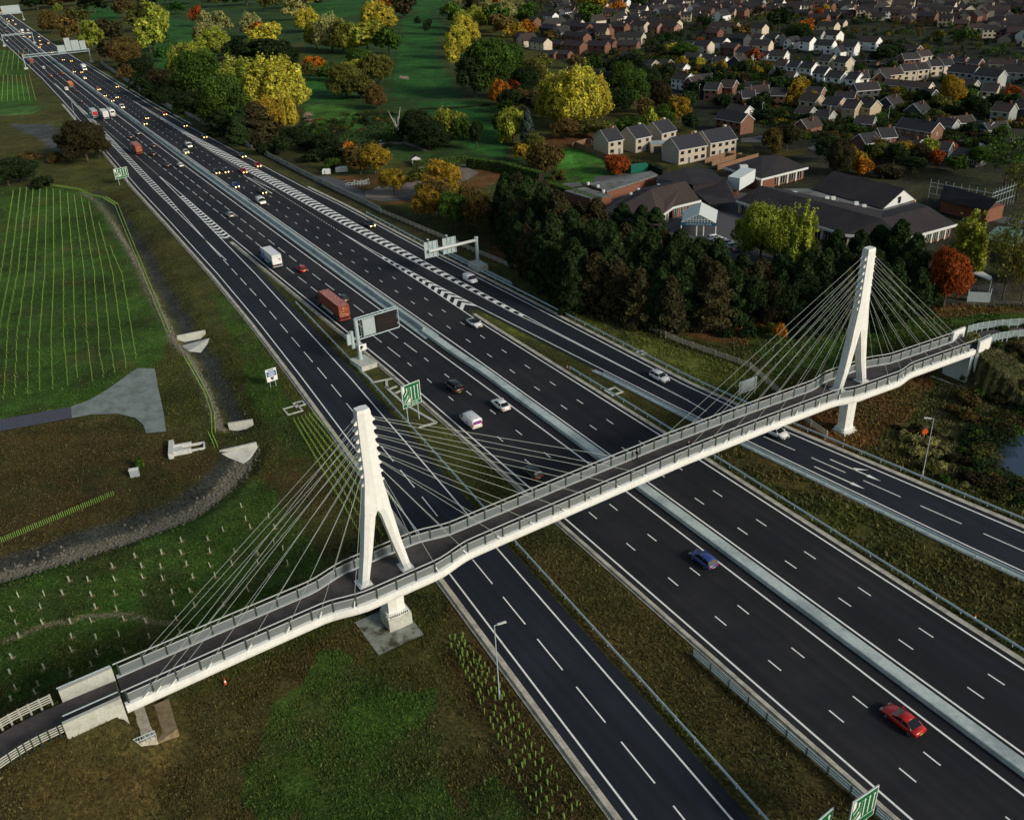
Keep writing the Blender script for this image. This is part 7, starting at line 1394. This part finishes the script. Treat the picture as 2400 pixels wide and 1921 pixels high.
def lane_sign(name, p, rz, w, h, z0, label, posts=(-.3,.3), txt='340 yards', extra=True):
    t = empty(name, (p[0], p[1], 0), rz, label, 'road sign'); F_ = MB().box(-w/2,w/2,-.05,.05,z0,z0+h).build('panel', M_gmetal, t)
    MB().box(-w/2+.02,w/2-.02,-.075,-.052,z0+.02,z0+h-.02).build('border', M_wsign, F_); g = MB(); bz = z0+h*.2
    g.box(-w/2+.12,w/2-.12,-.09,-.07,bz+.06,z0+h-.12).box(-w/2+.12,w/2-.12,-.09,-.07,z0+.1,bz-.04); g.build('green_field', M_green, F_)
    b = MB(); y = -.1; X = lambda u: -w/2+w*u; Z = lambda u: z0+h*u
    for u in (.50,.68,.86): mk_arrow(b, [(X(u), Z(.27)), (X(u), Z(.80))], w*.034, y)
    mk_arrow(b, [(X(.10),Z(.52)), (X(.28),Z(.68)), (X(.28),Z(.80))], w*.034, y); mk_arrow(b, [(X(.10),Z(.27)), (X(.28),Z(.42)), (X(.30),Z(.47))], w*.034, y)
    b.add([(X(.05),y,Z(.62)),(X(.16),y,Z(.74)),(X(.16),y,Z(.95)),(X(.05),y,Z(.95))], [(0,1,2,3)]); b.add([(X(.22),y,Z(.24)),(X(.42),y,Z(.24)),(X(.42),y,Z(.42))], [(0,1,2)])
    for i in range(7): b.box(X(.385),X(.40),y-.005,y,Z(.30+i*.085),Z(.34+i*.085))
    for i in range(5): u = .1+i*.055; b.box(X(u),X(u)+w*.03,y-.005,y,Z(.36+i*.05),Z(.375+i*.05))
    b.build('arrows', M_wsign, F_)
    if txt: text(txt, Vector((0, -.1, z0+h*.115)), ROTX, h*.15, M_wsign, 'lettering', F_)
    for u in posts: MB().tube((u*w, .1, -.2), (u*w, .1, z0+h*.9), .09, 6).build('post', M_galv, t)
    return t
HS = HUP-math.pi/2      # sign local x runs to the right of the road, facing drivers going up
p = vp('r5',460,935,0); lane_sign('direction_sign', p, HS+.18, 3.9, 4.4, 3.1, 'green lane sign with white arrows reading 340 yards between slip road and main carriageway')
p = vp('c3',290,1665,0); lane_sign('direction_sign', p, HS+.25, 5.0, 3.6, 2.2, 'distant green lane sign with white arrows on the left verge by the slip road', txt='')
p = np.array(R(-120.8,-14.1)); t = lane_sign('direction_sign', p, HS, 3.4, 3.9, 3.2, 'right one of the two green lane signs cut by the bottom edge of the picture', txt='')
p = np.array(R(-119.5,-17.7)); t = empty('direction_sign', (p[0], p[1], 0), HS+.1, 'left one of the two green signs cut by the bottom edge, with short white arrows', 'road sign')
F_ = MB().box(-1.5,1.5,-.05,.05,2.6,5.2).build('panel', M_gmetal, t); MB().box(-1.48,1.48,-.07,-.05,2.62,5.18).build('border', M_wsign, F_); MB().box(-1.38,1.38,-.09,-.07,2.72,5.08).build('green_field', M_green, F_); b = MB()
for i in range(3): mk_arrow(b, [(-.9+i*.9,3.2),(-.9+i*.9,4.4)], .16, -.1)
b.build('arrows', M_wsign, F_); MB().tube((0,.1,-.2), (0,.1,5), .09, 6).build('post', M_galv, t)
# blue and white services sign
p = vp('r4' if 'r4' in KC else 'r5', 0, 0, 0) if False else G(1718/2.695*1.0+0+0, 640+722/2.695) ; p = G(641.5, 906.5)
t = empty('services_sign', (p[0], p[1], 0), HS+.12, 'small white and blue sign on two legs on the grass left of the slip road', 'road sign'); F_ = MB().box(-1.1,1.1,-.05,.05,1.3,3.9).build('panel', M_gmetal, t)
MB().box(-1.08,1.08,-.07,-.05,1.32,3.88).build('white_field', M_wsign, F_); MB().box(-.95,.95,-.085,-.07,2.35,3.35).build('blue_field', M_blue, F_); b = MB()
for i, w_ in enumerate((.6,.75,.5)): b.box(-w_,w_,-.1,-.085,2.5+i*.28,2.62+i*.28)
b.build('white_lines', M_wsign, F_); MB().box(-.8,.8,-.085,-.07,3.5,3.62).box(-.5,.5,-.085,-.07,3.68,3.76).build('blue_lines', M_blue, F_); b = MB(); b.box(-.28,.32,-.09,-.07,1.75,2.2); b.tube((.1,-.08,1.65), (.1,-.08,1.95), .16, 8); b.build('symbol', M_black, F_)
for u in (-.55, .55): MB().tube((u,.08,-.2), (u,.08,3.6), .06, 6).build('post', M_galv, t)
# grey back of a sign near the footbridge
p = vp('r6',405,780,0); t = empty('road_sign', (p[0], p[1], 0), HS+math.pi, 'plain grey back of a road sign standing by the timber fence near the footbridge', 'road sign'); F_ = MB().box(-2.1,2.1,-.06,.06,1.0,3.5).build('panel', M_gmetal, t)
b = MB(); 
for i in range(5): b.box(-2.05,2.05,.06,.12,1.2+i*.5,1.28+i*.5)
b.build('stiffeners', M_galv, F_)
for u in (-1.7, 1.7): MB().tube((u,.16,-.3), (u,.16,3.4), .08, 6).build('post', M_galv, t)
# cantilever message sign with speed-camera plate
p = vp('c7',1330,1570,0); t = empty('message_sign_gantry', (p[0], p[1], 0), HS+.10, 'steel cantilever gantry holding a black dot-matrix message screen over the near carriageway', 'gantry')
MB().tube((0,0,.9), (0,0,9.6), .42, 14).build('column', M_galv, t); MB().tube((-1.1,.3,3.6), (-1.1,.3,7.2), .38, 12).build('drum', M_galv, t); MB().box(-2.3,-1.5,0,.5,4.6,6.8).build('cabinet', M_galv, t); MB().tube((-1.1,.3,5.4), (0,0,5.4), .12, 6).build('bracket', M_galv, t)
b = MB().box(-1.7,1.7,-3.6,1.6,-.3,.95); b.build('concrete_base', M_conc, t)
b = MB()
for yy, zz in ((-.55,9.5),(.55,9.5),(-.55,5.4),(.55,5.4)): b.tube((.1,yy,zz), (9.2,yy,zz), .09, 6)
for i in range(7):
    for a, c in (((.5+i*1.25,-.55,9.5),(1.1+i*1.25,.55,9.5)),((1.1+i*1.25,.55,9.5),(1.75+i*1.25,-.55,9.5))): b.tube(a, c, .06, 5)
for xx in (1.2, 9.2): 
    for yy in (-.55,.55): b.tube((xx,yy,5.4), (xx,yy,9.5), .09, 6)
b.build('truss', M_galv, t)
MB().box(1.4,4.0,-.3,.3,5.6,9.1).build('grey_cabinet', M_gmetal, t); s_ = MB().box(4.1,8.9,-.45,.35,5.6,9.2).build('screen_case', mat('screen_case_black', (.01,.01,.011), .6, 0), t)
MB().box(4.25,8.75,-.49,-.45,5.75,9.05).build('screen', mat('matrix_screen', (.012,.009,.008), .8, 0), s_)
b = MB(); r_ = random.Random(2)
for j in range(3):
    for i in range(26):
        if r_.random() < .65: b.box(5.3+i*.1+(j % 2)*.1,5.36+i*.1+(j % 2)*.1,-.5,-.491,7.0+j*.42,7.2+j*.42)
b.build('lit_characters', mat('amber_dots', (.03,.012,.008), .6, 0, emis=((1,.25,.08), .008)), s_)
c_ = MB().box(-.35,1.35,-.62,-.54,2.9,4.2).build('camera_plate', M_wsign, t); b = MB(); b.box(-.05,.5,-.66,-.62,3.4,3.95); b.box(.62,.7,-.66,-.62,3.6,3.8); b.tube((.15,-.66,3.25), (.15,-.62,3.25), .2, 10); b.build('camera_symbol', M_black, c_); MB().tube((.15,-.68,3.25), (.15,-.66,3.25), .1, 8).build('lens_symbol', M_wsign, c_)
# cantilever gantry with two sign backs on the far side
p = vp('c6',1728,905,0); t = empty('cantilever_gantry', (p[0], p[1], 0), HS, 'tubular cantilever gantry with the grey backs of two signs beside the far slip road', 'gantry')
MB().tube((0,0,1.2), (0,0,7.9), .42, 12).build('column', M_galv, t); MB().tube((.3,0,7.3), (-13.2,0,7.1), .38, 12).build('arm', M_rail, t); MB().tube((0,0,7.8), (0,0,8.1), .5, 12).build('cap', M_rail, t)
MB().box(-1.5,1.5,-2.6,2.6,-.3,1.3).build('concrete_base', M_conc, t)
for cx_ in (-7.3, -12.3):
    F_ = MB().box(cx_-1.8,cx_+1.8,.55,.62,5.3,9.3).build('sign_panel', M_gmetal, t); b = MB()
    for u in (-1.75,-.6,.6,1.75): b.box(cx_+u-.07,cx_+u+.07,.62-.25,.62-.05,5.25,9.35)
    for z_ in (5.4,7.3,9.2): b.box(cx_-1.8,cx_+1.8,.45,.55,z_-.05,z_+.05)
    b.build('sign_frame', M_galv, F_); MB().path([(cx_,.3,7.6),(cx_-.1,-.2,8.8),(cx_-.9,-.1,10.2)], .06).build('lamp_arm', M_galv, F_); MB().box(cx_-1.2,cx_-.7,-.3,.1,10.1,10.25).build('lamp', M_rail, F_)
# wide sign gantries in the distance
def wide_gantry(s, o0, o1, H_, label, panels, tr=1.9, mat_=M_galv):
    a = R(s, o0); c = R(s, o1); L = np.linalg.norm(c-a); ang = math.atan2((c-a)[1], (c-a)[0]); t = empty('sign_gantry', (a[0], a[1], 0), ang, label, 'gantry')
    for xx in (0, L): 
        MB().tube((xx,-.6,0), (xx,-.6,H_), .3, 8).tube((xx,.6,0), (xx,.6,H_), .3, 8).build('leg', mat_, t); MB().box(xx-1.2,xx+1.2,-1.6,1.6,-.2,1.2).build('concrete_base', M_conc, t)
    b = MB(); b.box(0,L,-.65,-.55,H_-tr,H_-tr+.25).box(0,L,-.65,-.55,H_-.25,H_).box(0,L,.55,.65,H_-tr,H_-tr+.25).box(0,L,.55,.65,H_-.25,H_); n = int(L/2)
    for i in range(n): b.tube((i*L/n,-.6,H_-tr+.1), ((i+1)*L/n,-.6,H_-.1), .08, 4); b.tube((i*L/n,-.6,H_-tr), (i*L/n,-.6,H_), .08, 4)
    b.build('truss', mat_, t); MB().box(0,L,-.5,.5,H_-tr+.1,H_-tr+.2).build('walkway', M_gmetal, t)
    for x0, x1, z0, z1 in panels:
        F_ = MB().box(x0,x1,.7,.8,z0,z1).build('sign_panel', M_gmetal, t); b = MB()
        for i in range(int((x1-x0)/.9)+1): b.box(x0+i*.9-.06,x0+i*.9+.06,.5,.7,z0,z1)
        b.build('stiffeners', M_galv, F_)
    return t
wide_gantry(619, -19.5, 25, 9.6, 'wide lattice gantry spanning both carriageways with grey sign backs on its right half', [(24,29,8.2,13.4),(29.6,33.4,9,18),(33.8,39,9,16),(39.6,43.5,9,15.2)])
wide_gantry(1180, -8, 27, 9.5, 'farthest gantry at the top left, with broad sign backs over the far carriageway', [(14,34,7.5,17)])
wide_gantry(830, -19, 6, 9.5, 'thin portal gantry over the left carriageway with four small signal boxes', [], 1.2)
# lamp posts, poles, cone, cabinets
def lamp(p, h, rz, label, z=None):
    t = empty('street_lamp', (p[0], p[1], hz(*p) if z is None else z), rz, label, 'street lamp', 'street lamps'); MB().tube((0,0,0), (0,0,1.3), .12, 8).tube((0,0,1.3), (0,0,h), .075, 8, .055).build('post', M_galv, t)
    MB().tube((0,0,h-.02), (.5,0,h+.05), .045, 6).build('arm', M_galv, t); MB().loft([[(.35,-.12,h),(.35,.12,h),(.35,.1,h+.12),(.35,-.1,h+.12)],[(1.35,-.17,h+.04),(1.35,.17,h+.04),(1.35,.12,h+.14),(1.35,-.12,h+.14)]]).build('lantern', M_rail, t); return t
lamp(F(1052,1470), 10.7, .35, 'tall street lamp beside the left slip road in front of the footbridge')
lamp(F(1941,1006), 10.2, 2.9, 'tall street lamp on the rough verge between the slip road and the pond')
lamp(G(100+690/8.624,120+1450/8.624), 9.5, .2, 'distant street lamp on the left verge above the dark oak')
for i, (x_, y_, lab) in enumerate([(565,860,'street lamp on the estate road left of the chalet gable house'),(1045,890,'street lamp by the buff terrace with front extensions'),(115,715,'street lamp among the brick houses at the left of the estate')]): p = vp('h2', x_, y_, 0); lamp(p, 6.5, 1, lab)
for i, (x_, y_, lab) in enumerate([(245,890,'street lamp between the dark-clad chalet houses'),(872,785,'street lamp near the white domed tent')]): p = vp('h5' if False else 'h2', x_+1224, y_, 0); lamp(p, 6.5, 1, lab)
p = vp('h2', 1224+945, 745, 0); t = empty('tent', (*p, 0), 0, 'white domed tent behind a buff house in the estate', 'tent'); MB().loft([[(4.5*k*math.cos(a), 3*k*math.sin(a), z_) for a in np.linspace(0, 6.283, 16, False)] for k, z_ in ((1,0),(.97,1.0),(.75,2.1),(.35,2.8),(.05,3))]).build('canvas', M_trim, t, True)
def cone_(p, label, s=1):
    t = empty('traffic_cone', (p[0], p[1], hz(*p)+.02), 0, label, 'traffic cone'); MB().box(-.25*s,.25*s,-.25*s,.25*s,0,.05).build('base', M_tyre, t); mo = mat('cone_orange', (.6,.07,.01), .5, 0)
    MB().tube((0,0,.05), (0,0,.35*s), .2*s, 10, .14*s).tube((0,0,.6*s), (0,0,.95*s), .09*s, 10, .03*s).build('cone', mo, t); MB().tube((0,0,.35*s), (0,0,.6*s), .14*s, 10, .09*s).build('sleeve', M_wsign, t)
cone_(vp('r5',1427,605,0), 'orange traffic cone at the start of the crash barrier on the verge'); cone_(F(475,1440), 'orange traffic cone in the rough grass below the left end of the footbridge'); cone_(G(1600+1840/2.6925,1280+465/2.6925), 'orange traffic cone on the far verge above the steel crash barrier, bottom right')
p = F(1944,925); t = empty('lifebuoy_post', (p[0], p[1], hz(*p)), 0, 'orange lifebuoy holder on a short post beside the tall street lamp', 'lifebuoy'); MB().tube((0,0,0), (0,0,1.4), .06, 6).build('post', M_wood, t); MB().tube((0,-.12,1.5), (0,.12,1.5), .5, 14).build('ring_case', mat('lifebuoy_orange', (.6,.09,.02), .5, 0), t)
p = F(285,1002); t = empty('utility_cabinet', (p[0], p[1], hz(*p)), .25, 'small pale utility cabinet standing alone in the brown field on the left', 'cabinet'); MB().box(-.7,.7,-.35,.35,0,1.3).build('body', M_gmetal, t); MB().box(-.75,.75,-.4,.4,1.3,1.38).build('lid', M_wsign, t)
p = F(296,985); t = empty('sapling', (p[0], p[1], 0), 0, 'thin bright green sapling behind the utility cabinet', 'sapling'); t.scale = (.35,.35,.9); o = link('crown', TV['shr'][0][0], t); o.color = (.09,.16,.02,1)
# concrete chambers
def chamber(p, rz, parts, label, m=M_conc):
    t = empty('concrete_chamber', (p[0], p[1], hz(*p)), rz, label, 'drain chamber')
    for nm, bx in parts: 
        b = MB(); [b.box(*q) for q in bx]; b.build(nm, m, t)
    return t
p = F(388,948); chamber(p, .28, [('walls', [(-2.4,-1.6,-2.2,2.8,0,1.0),(-1.6,1.3,-1.4,-1.0,0,.9),(-1.6,1.3,.9,1.3,0,.8),(-1.6,-.2,-1.0,.9,0,.5),(1.3,3.4,1.0,1.25,0,.4),(1.3,3.4,-.9,-.7,0,.35),(3.2,3.45,-.7,1.0,0,.4)])], 'white concrete outfall chamber with open bays in the brown field above the ditch', mat('bright_concrete', (.55,.56,.52), .8, .1, 2))
for x_, y_, w_, lab in ((1850,865,1.5,'larger square concrete drain surround on the grass beside the slip road'),(1890,828,1.0,'smaller square concrete drain surround nearer the slip road')):
    p = G(x_/2.695, 640+y_/2.695); h = w_; chamber(p, HUP, [('kerbs', [(-h,h,-h,-h+.3,0,.15),(-h,h,h-.3,h,0,.15),(-h,-h+.3,-h+.3,h-.3,0,.15),(h-.3,h,-h+.3,h-.3,0,.15)])], lab)
p = vp('r5',1720,748,0); h = 1.3; chamber(p, HUP, [('kerbs', [(-h,h,-h,-h+.4,0,.15),(-h,h,h-.4,h,0,.15),(-h,-h+.4,-h+.4,h-.4,0,.15),(h-.4,h,-h+.4,h-.4,0,.15)])], 'square concrete drain surround on the strip between the far carriageway and slip road')
p = vp('r5',1890,505,0); h = .9; chamber(p, HUP, [('kerbs', [(-h,h,-h,-h+.4,0,.15),(-h,h,h-.4,h,0,.15),(-h,-h+.4,-h+.4,h-.4,0,.15),(h-.4,h,-h+.4,h-.4,0,.15)])], 'concrete drain surround just outside the far slip road crash barrier')
b = MB()
for a, c in (((105,600),(200,690)),((200,690),(330,665)),((285,680),(290,730)),((280,720),(400,830)),((400,830),(600,945)),((600,945),(490,975)),((340,760),(380,740)),((300,735),(350,715))):
    pa = vp('r5', *a, 0); pc_ = vp('r5', *c, 0); b.obox((pa+pc_)/2, pc_-pa, np.linalg.norm(pc_-pa), .5, .0, .12)
o = b.build('cable_duct_covers', M_conc); tag(o, 'broken line of pale concrete duct covers on the verge round the green 340 yards sign', 'duct cover')
# ditch headwalls
for (x0, y0, x1, y1, lab) in ((372,708,432,696,'concrete headwall across the upper ditch on the left'),(480,892,532,884,'concrete headwall at the lower end of the ditch beside the slip road'),(462,950,540,932,'concrete headwall above the stony apron where the ditch turns away')):
    a = F(x0, y0); c = F(x1, y1); b = MB(); b.obox((a+c)/2, c-a, np.linalg.norm(c-a), .4, -1.6, .15); tag(b.build('headwall', M_conc), lab, 'headwall')
for P_, lab in (((380,718,440,708,436,716,420,730,395,732), 'stone-pitched apron below the upper headwall'), ((466,955,543,932,524,952,510,962,480,958), 'stone-pitched apron below the lower headwall')):
    hsheet('stone_apron', fp(*P_), M_conc, .12)
# ================================================================ people
def person(x, y, z, rz, label, top, legs, hairc, stride=.35):
    t = empty('person', (x, y, z), rz, label, 'person'); bm_ = []
    V_ = [(0,0,.95),(0,0,1.15),(0,0,1.38),(0,0,1.50),(0,0,1.62),(0,.02,1.74),
          (0,.10,.90),(stride*.55,.10,.50),(stride*.35,.10,.09),(stride*.35+.17,.10,.04), (0,-.10,.90),(-stride*.2,-.10,.52),(-stride*.95,-.10,.15),(-stride*.95+.15,-.10,.07),
          (0,.19,1.40),(-.08,.24,1.12),(.06,.24,.90),(.11,.24,.83), (0,-.19,1.40),(.08,-.24,1.12),(.2,-.22,.93),(.25,-.22,.87)]
    E_ = [(0,1),(1,2),(2,3),(3,4),(4,5),(0,6),(6,7),(7,8),(8,9),(0,10),(10,11),(11,12),(12,13),(2,14),(14,15),(15,16),(16,17),(2,18),(18,19),(19,20),(20,21)]
    Rr = [.15,.14,.15,.06,.10,.09,.10,.065,.045,.035,.10,.065,.045,.035,.07,.048,.032,.028,.07,.048,.032,.028]
    for base in (17, 21):
        bx, by, bz = V_[base]
        for k, (dx, dy) in enumerate(((.02,-.03),(.02,-.012),(.015,.008),(.0,.025),(-.03,0))): V_.append((bx+dx, by+dy, bz-.075+.02*(k == 4))); E_.append((base, len(V_)-1)); Rr.append(.009)
    me = bpy.data.meshes.new('body'); me.from_pydata(V_, E_, []); o = link('body', me); md = o.modifiers.new('skin', 'SKIN'); sd_ = o.modifiers.new('sub', 'SUBSURF'); sd_.levels = 1; sd_.render_levels = 1
    for v, r_ in zip(me.skin_vertices[0].data, Rr): v.radius = (r_, r_)
    me.skin_vertices[0].data[0].use_root = True
    dg = bpy.context.evaluated_depsgraph_get(); m2 = bpy.data.meshes.new_from_object(o.evaluated_get(dg)); bpy.data.objects.remove(o)
    skin = mat('skin', (.45,.27,.19), .6, 0); m2.materials.clear(); [m2.materials.append(q) for q in (skin, mat('cloth_'+top[0], top[1], .9, .1, 8), mat('cloth_'+legs[0], legs[1], .9, .1, 8), M_tyre)]
    for f in m2.polygons:
        c = f.center; f.material_index = 0 if c.z > 1.53 else (1 if c.z > .98 and not (abs(c.y) > .2 and c.z < .95) else (0 if abs(c.y) > .2 and c.z < .98 else (3 if c.z < .09 else 2))); f.use_smooth = True
    link('body', m2, t); h = MB()
    h.loft([[(.01+rx*math.cos(a)*1.05, ry*math.sin(a), zz) for a in np.linspace(0, 6.283, 12, False)] for rx, ry, zz in ((.115,.1,1.66),(.125,.108,1.73),(.115,.1,1.79),(.07,.06,1.835),(.01,.01,1.85))]); q = h.build('hair', mat('hair_'+hairc[0], hairc[1], .8, .1, 20), t, True); q.location = (-.03, 0, 0)
    f_ = MB(); f_.box(.10,.125,-.012,.012,1.64,1.68); f_.box(.088,.10,-.045,-.02,1.69,1.705); f_.box(.088,.10,.02,.045,1.69,1.705); f_.build('face_features', mat('dark_features', (.12,.06,.05), .7, 0), t); return t
def on_bridge(px, py):
    z = 9.0
    for _ in range(6):
        g = G(px, py, z); s = (g-BP) @ BE; z = float(deckz(s))
    return s, float((g-BP) @ BN), z
be = math.atan2(BE[1], BE[0])
s_, t_, z_ = on_bridge(800+1866/2.695, 640+1180/2.695); x, y = Bp(s_, t_); person(x, y, z_, be, 'person in dark clothes walking across the footbridge above the central reserve', ('black', (.012,.012,.014)), ('black', (.012,.012,.014)), ('black', (.02,.016,.012)), .42)
s_, t_, z_ = on_bridge(1600+25/2.695, 640+1125/2.695); x, y = Bp(s_, -1.2); person(x, y, z_, be+math.pi, 'light-haired person in a dark coat near the front parapet, right of the other walker', ('navy', (.015,.018,.03)), ('grey', (.06,.06,.065)), ('fair', (.30,.19,.10)), .2)
# ================================================================ tree guards
M_tube = mat('green_tube', (.17,.29,.06), .6, .1, 3); M_tubew = mat('pale_tube', (.40,.44,.30), .6, .15, 3)
def tube_mesh(h=.75, r=.09, straw=True, m=M_tube):
    return MB().tube((0,0,0), (0,0,h), r, 6).tube((.13,0,0), (.13,0,h*1.15), .025, 4).mesh('tree_guard', m)
tmA = tube_mesh(.9, .075, m=M_tubew); tmB = tube_mesh(.8, .07); GUARDS = []
def guard_at(p, me, label, group):
    o = link('tree_guard', me); o.location = (p[0], p[1], hz(p[0], p[1])-.05); o.rotation_euler = (random.uniform(-.08,.08), random.uniform(-.08,.08), random.uniform(0, 6)); tag(o, label, 'tree guard', group); GUARDS.append(o)
rg = random.Random(12); M_straw = mat('dead_grass', (.26,.20,.10), .95, .2, 5)
SCP = fp(-10,1240,130,1196,330,1132,500,1060,600,1100,640,1170,560,1230,430,1300,330,1385,200,1440,190,1490,-10,1560); n = 0
ga_ = math.radians(24); gu = np.array([math.cos(ga_), math.sin(ga_)]); gv = np.array([-gu[1], gu[0]]); g0 = F(300,1250)
for i in range(-22, 22):
    for j in range(-22, 22):
        p = g0+gu*(i*3.1+rg.uniform(-.5,.5))+gv*(j*3.1+(i % 2)*1.5+rg.uniform(-.5,.5))
        if n >= 118 or rg.random() < .1 or not inpoly(np.array([p[0]]), np.array([p[1]]), SCP)[0]: continue
        d1 = seg_dist(np.array([p[0]]), np.array([p[1]]), DITCH3)[0][0]; d2 = seg_dist(np.array([p[0]]), np.array([p[1]]), PLW)[0][0]
        if d1 < 7 or d2 < 10: continue
        guard_at(p, tmA, 'pale tree guard tube with a mulched foot in the scattered planting above the left path', 'scattered tree guards on the left bank'); n += 1
stm = MB(); 
for i in range(14): a = i*.45; stm.add([(0,0,.03),(.5*math.cos(a)+.05,.5*math.sin(a),.04),(.42*math.cos(a+.25),.42*math.sin(a+.25),.05)], [(0,1,2)])
sme = stm.mesh('mulch', M_straw)
for o in GUARDS: q = link('mulch', sme, o)
# dense rows between the pylon foot and the slip road
cnt = 0
for r_ in range(6):
    a = G(1052+r_*8, 1500-r_*2); c = G(1268+r_*21, 1925); L = np.linalg.norm(c-a); k = int(L/1.25)
    for q in range(k):
        if cnt >= 178 or rg.random() < .12: continue
        p = a+(c-a)*(q+.5*(r_ % 2))/k+np.array([rg.uniform(-.15,.15), rg.uniform(-.2,.2)]); s, o_ = SO(p)
        if o_ > float(tL0(s))-3.4: continue
        guard_at(p, tmB, 'small green tree guard tube in the dense rows between pylon foot and left slip road', 'dense rows of tree guards by the slip road'); cnt += 1
# the remaining several hundred tubes: one object
b = MB(); rows = 0
def put(p, h=.8, r=.07):
    z = hz(p[0], p[1]); b.tube((p[0],p[1],z-.05), (p[0]+rg.uniform(-.05,.05),p[1]+rg.uniform(-.05,.05),z+h), r, 5)
RW = [(85,1210,15,1725,-60,300,-110,815),(130,1195,65,1725,0,340,-60,815),(170,1190,115,1725,50,300,25,815),(212,1190,165,1725,110,400,95,790),(255,1190,222,1725,180,500,178,790),(297,1195,285,1725,252,400,252,765),(338,1200,343,1725,325,400,335,755),(380,1210,403,1725,405,430,433,730),(427,1220,465,1725,475,400,490,685),(470,1240,533,1725,550,400,588,705),(515,1245,597,1725,630,500,660,680),(563,1285,652,1725,700,450,728,650),(627,1410,713,1725,775,450,803,625),(697,1565,770,1725,830,340,865,560),(45,1210,-40,1725,-110,300,-160,800)]
RW = [(85,1210,10,1725,-50,300,-90,815),(130,1195,65,1725,0,340,-30,800),(170,1190,115,1725,55,300,25,815),(212,1190,165,1725,110,400,95,790),(255,1190,222,1725,178,500,178,790),(297,1195,285,1725,252,400,252,765),(338,1200,343,1725,325,400,335,755),(380,1210,403,1725,405,430,433,730),(427,1220,465,1725,475,400,490,685),(470,1240,533,1725,550,400,588,705),(515,1245,597,1725,630,500,660,680),(563,1285,652,1725,700,450,728,650),(627,1410,713,1725,775,450,803,625),(697,1565,770,1725,830,340,865,560)]
for q_ in RW:
    Q = [G(q_[0]/2.695, q_[1]/2.695), G(q_[2]/2.695, q_[3]/2.695), G(q_[4]/2.695, 640+q_[5]/2.695), G(q_[6]/2.695, 640+q_[7]/2.695)]
    for a, c in zip(Q[:-1], Q[1:]):
        k = max(1, int(np.linalg.norm(c-a)/1.7))
        for j in range(k): p = a+(c-a)*j/k+np.array([rg.uniform(-.07,.07), rg.uniform(-.15,.15)]); put(p, .7, .04+.00018*max(0, depth(*p)-110))
for i in range(9):
    a = F(-20+i*10, 108); c = F(-40+i*13, 160 if i < 5 else 150); k = 22
    for j in range(k): put(a+(c-a)*j/k, 1.0, .12)
    a = F(-10+i*9, 160); c = F(-20+i*12, 215); 
    for j in range(k): put(a+(c-a)*j/k, 1.0, .12)
for i in range(6):
    a = F(620+i*8, 888-i*3); c = F(790+i*10, 1180-i*22)
    for j in range(48): put(a+(c-a)*j/48, .75, .055)
for j in range(58): put(F(0+j*4.2, 1143-j*1.76), .9, .06)
for P_ in ([(85,388),(150,398),(215,410),(240,425),(270,500),(310,600),(352,703)], [(388,752),(410,790),(432,830),(445,870),(447,912)], [(440,915),(452,942)]):
    for o_ in (0, 7):
        Q = dens([tuple(F(x_+o_, y_)) for x_, y_ in P_], .55)
        for q in Q: put(q, .7, .05)
me = b.mesh('tree_guards', M_tube); tag(link('tree_guards', me), kind='stuff')
finish_labels()
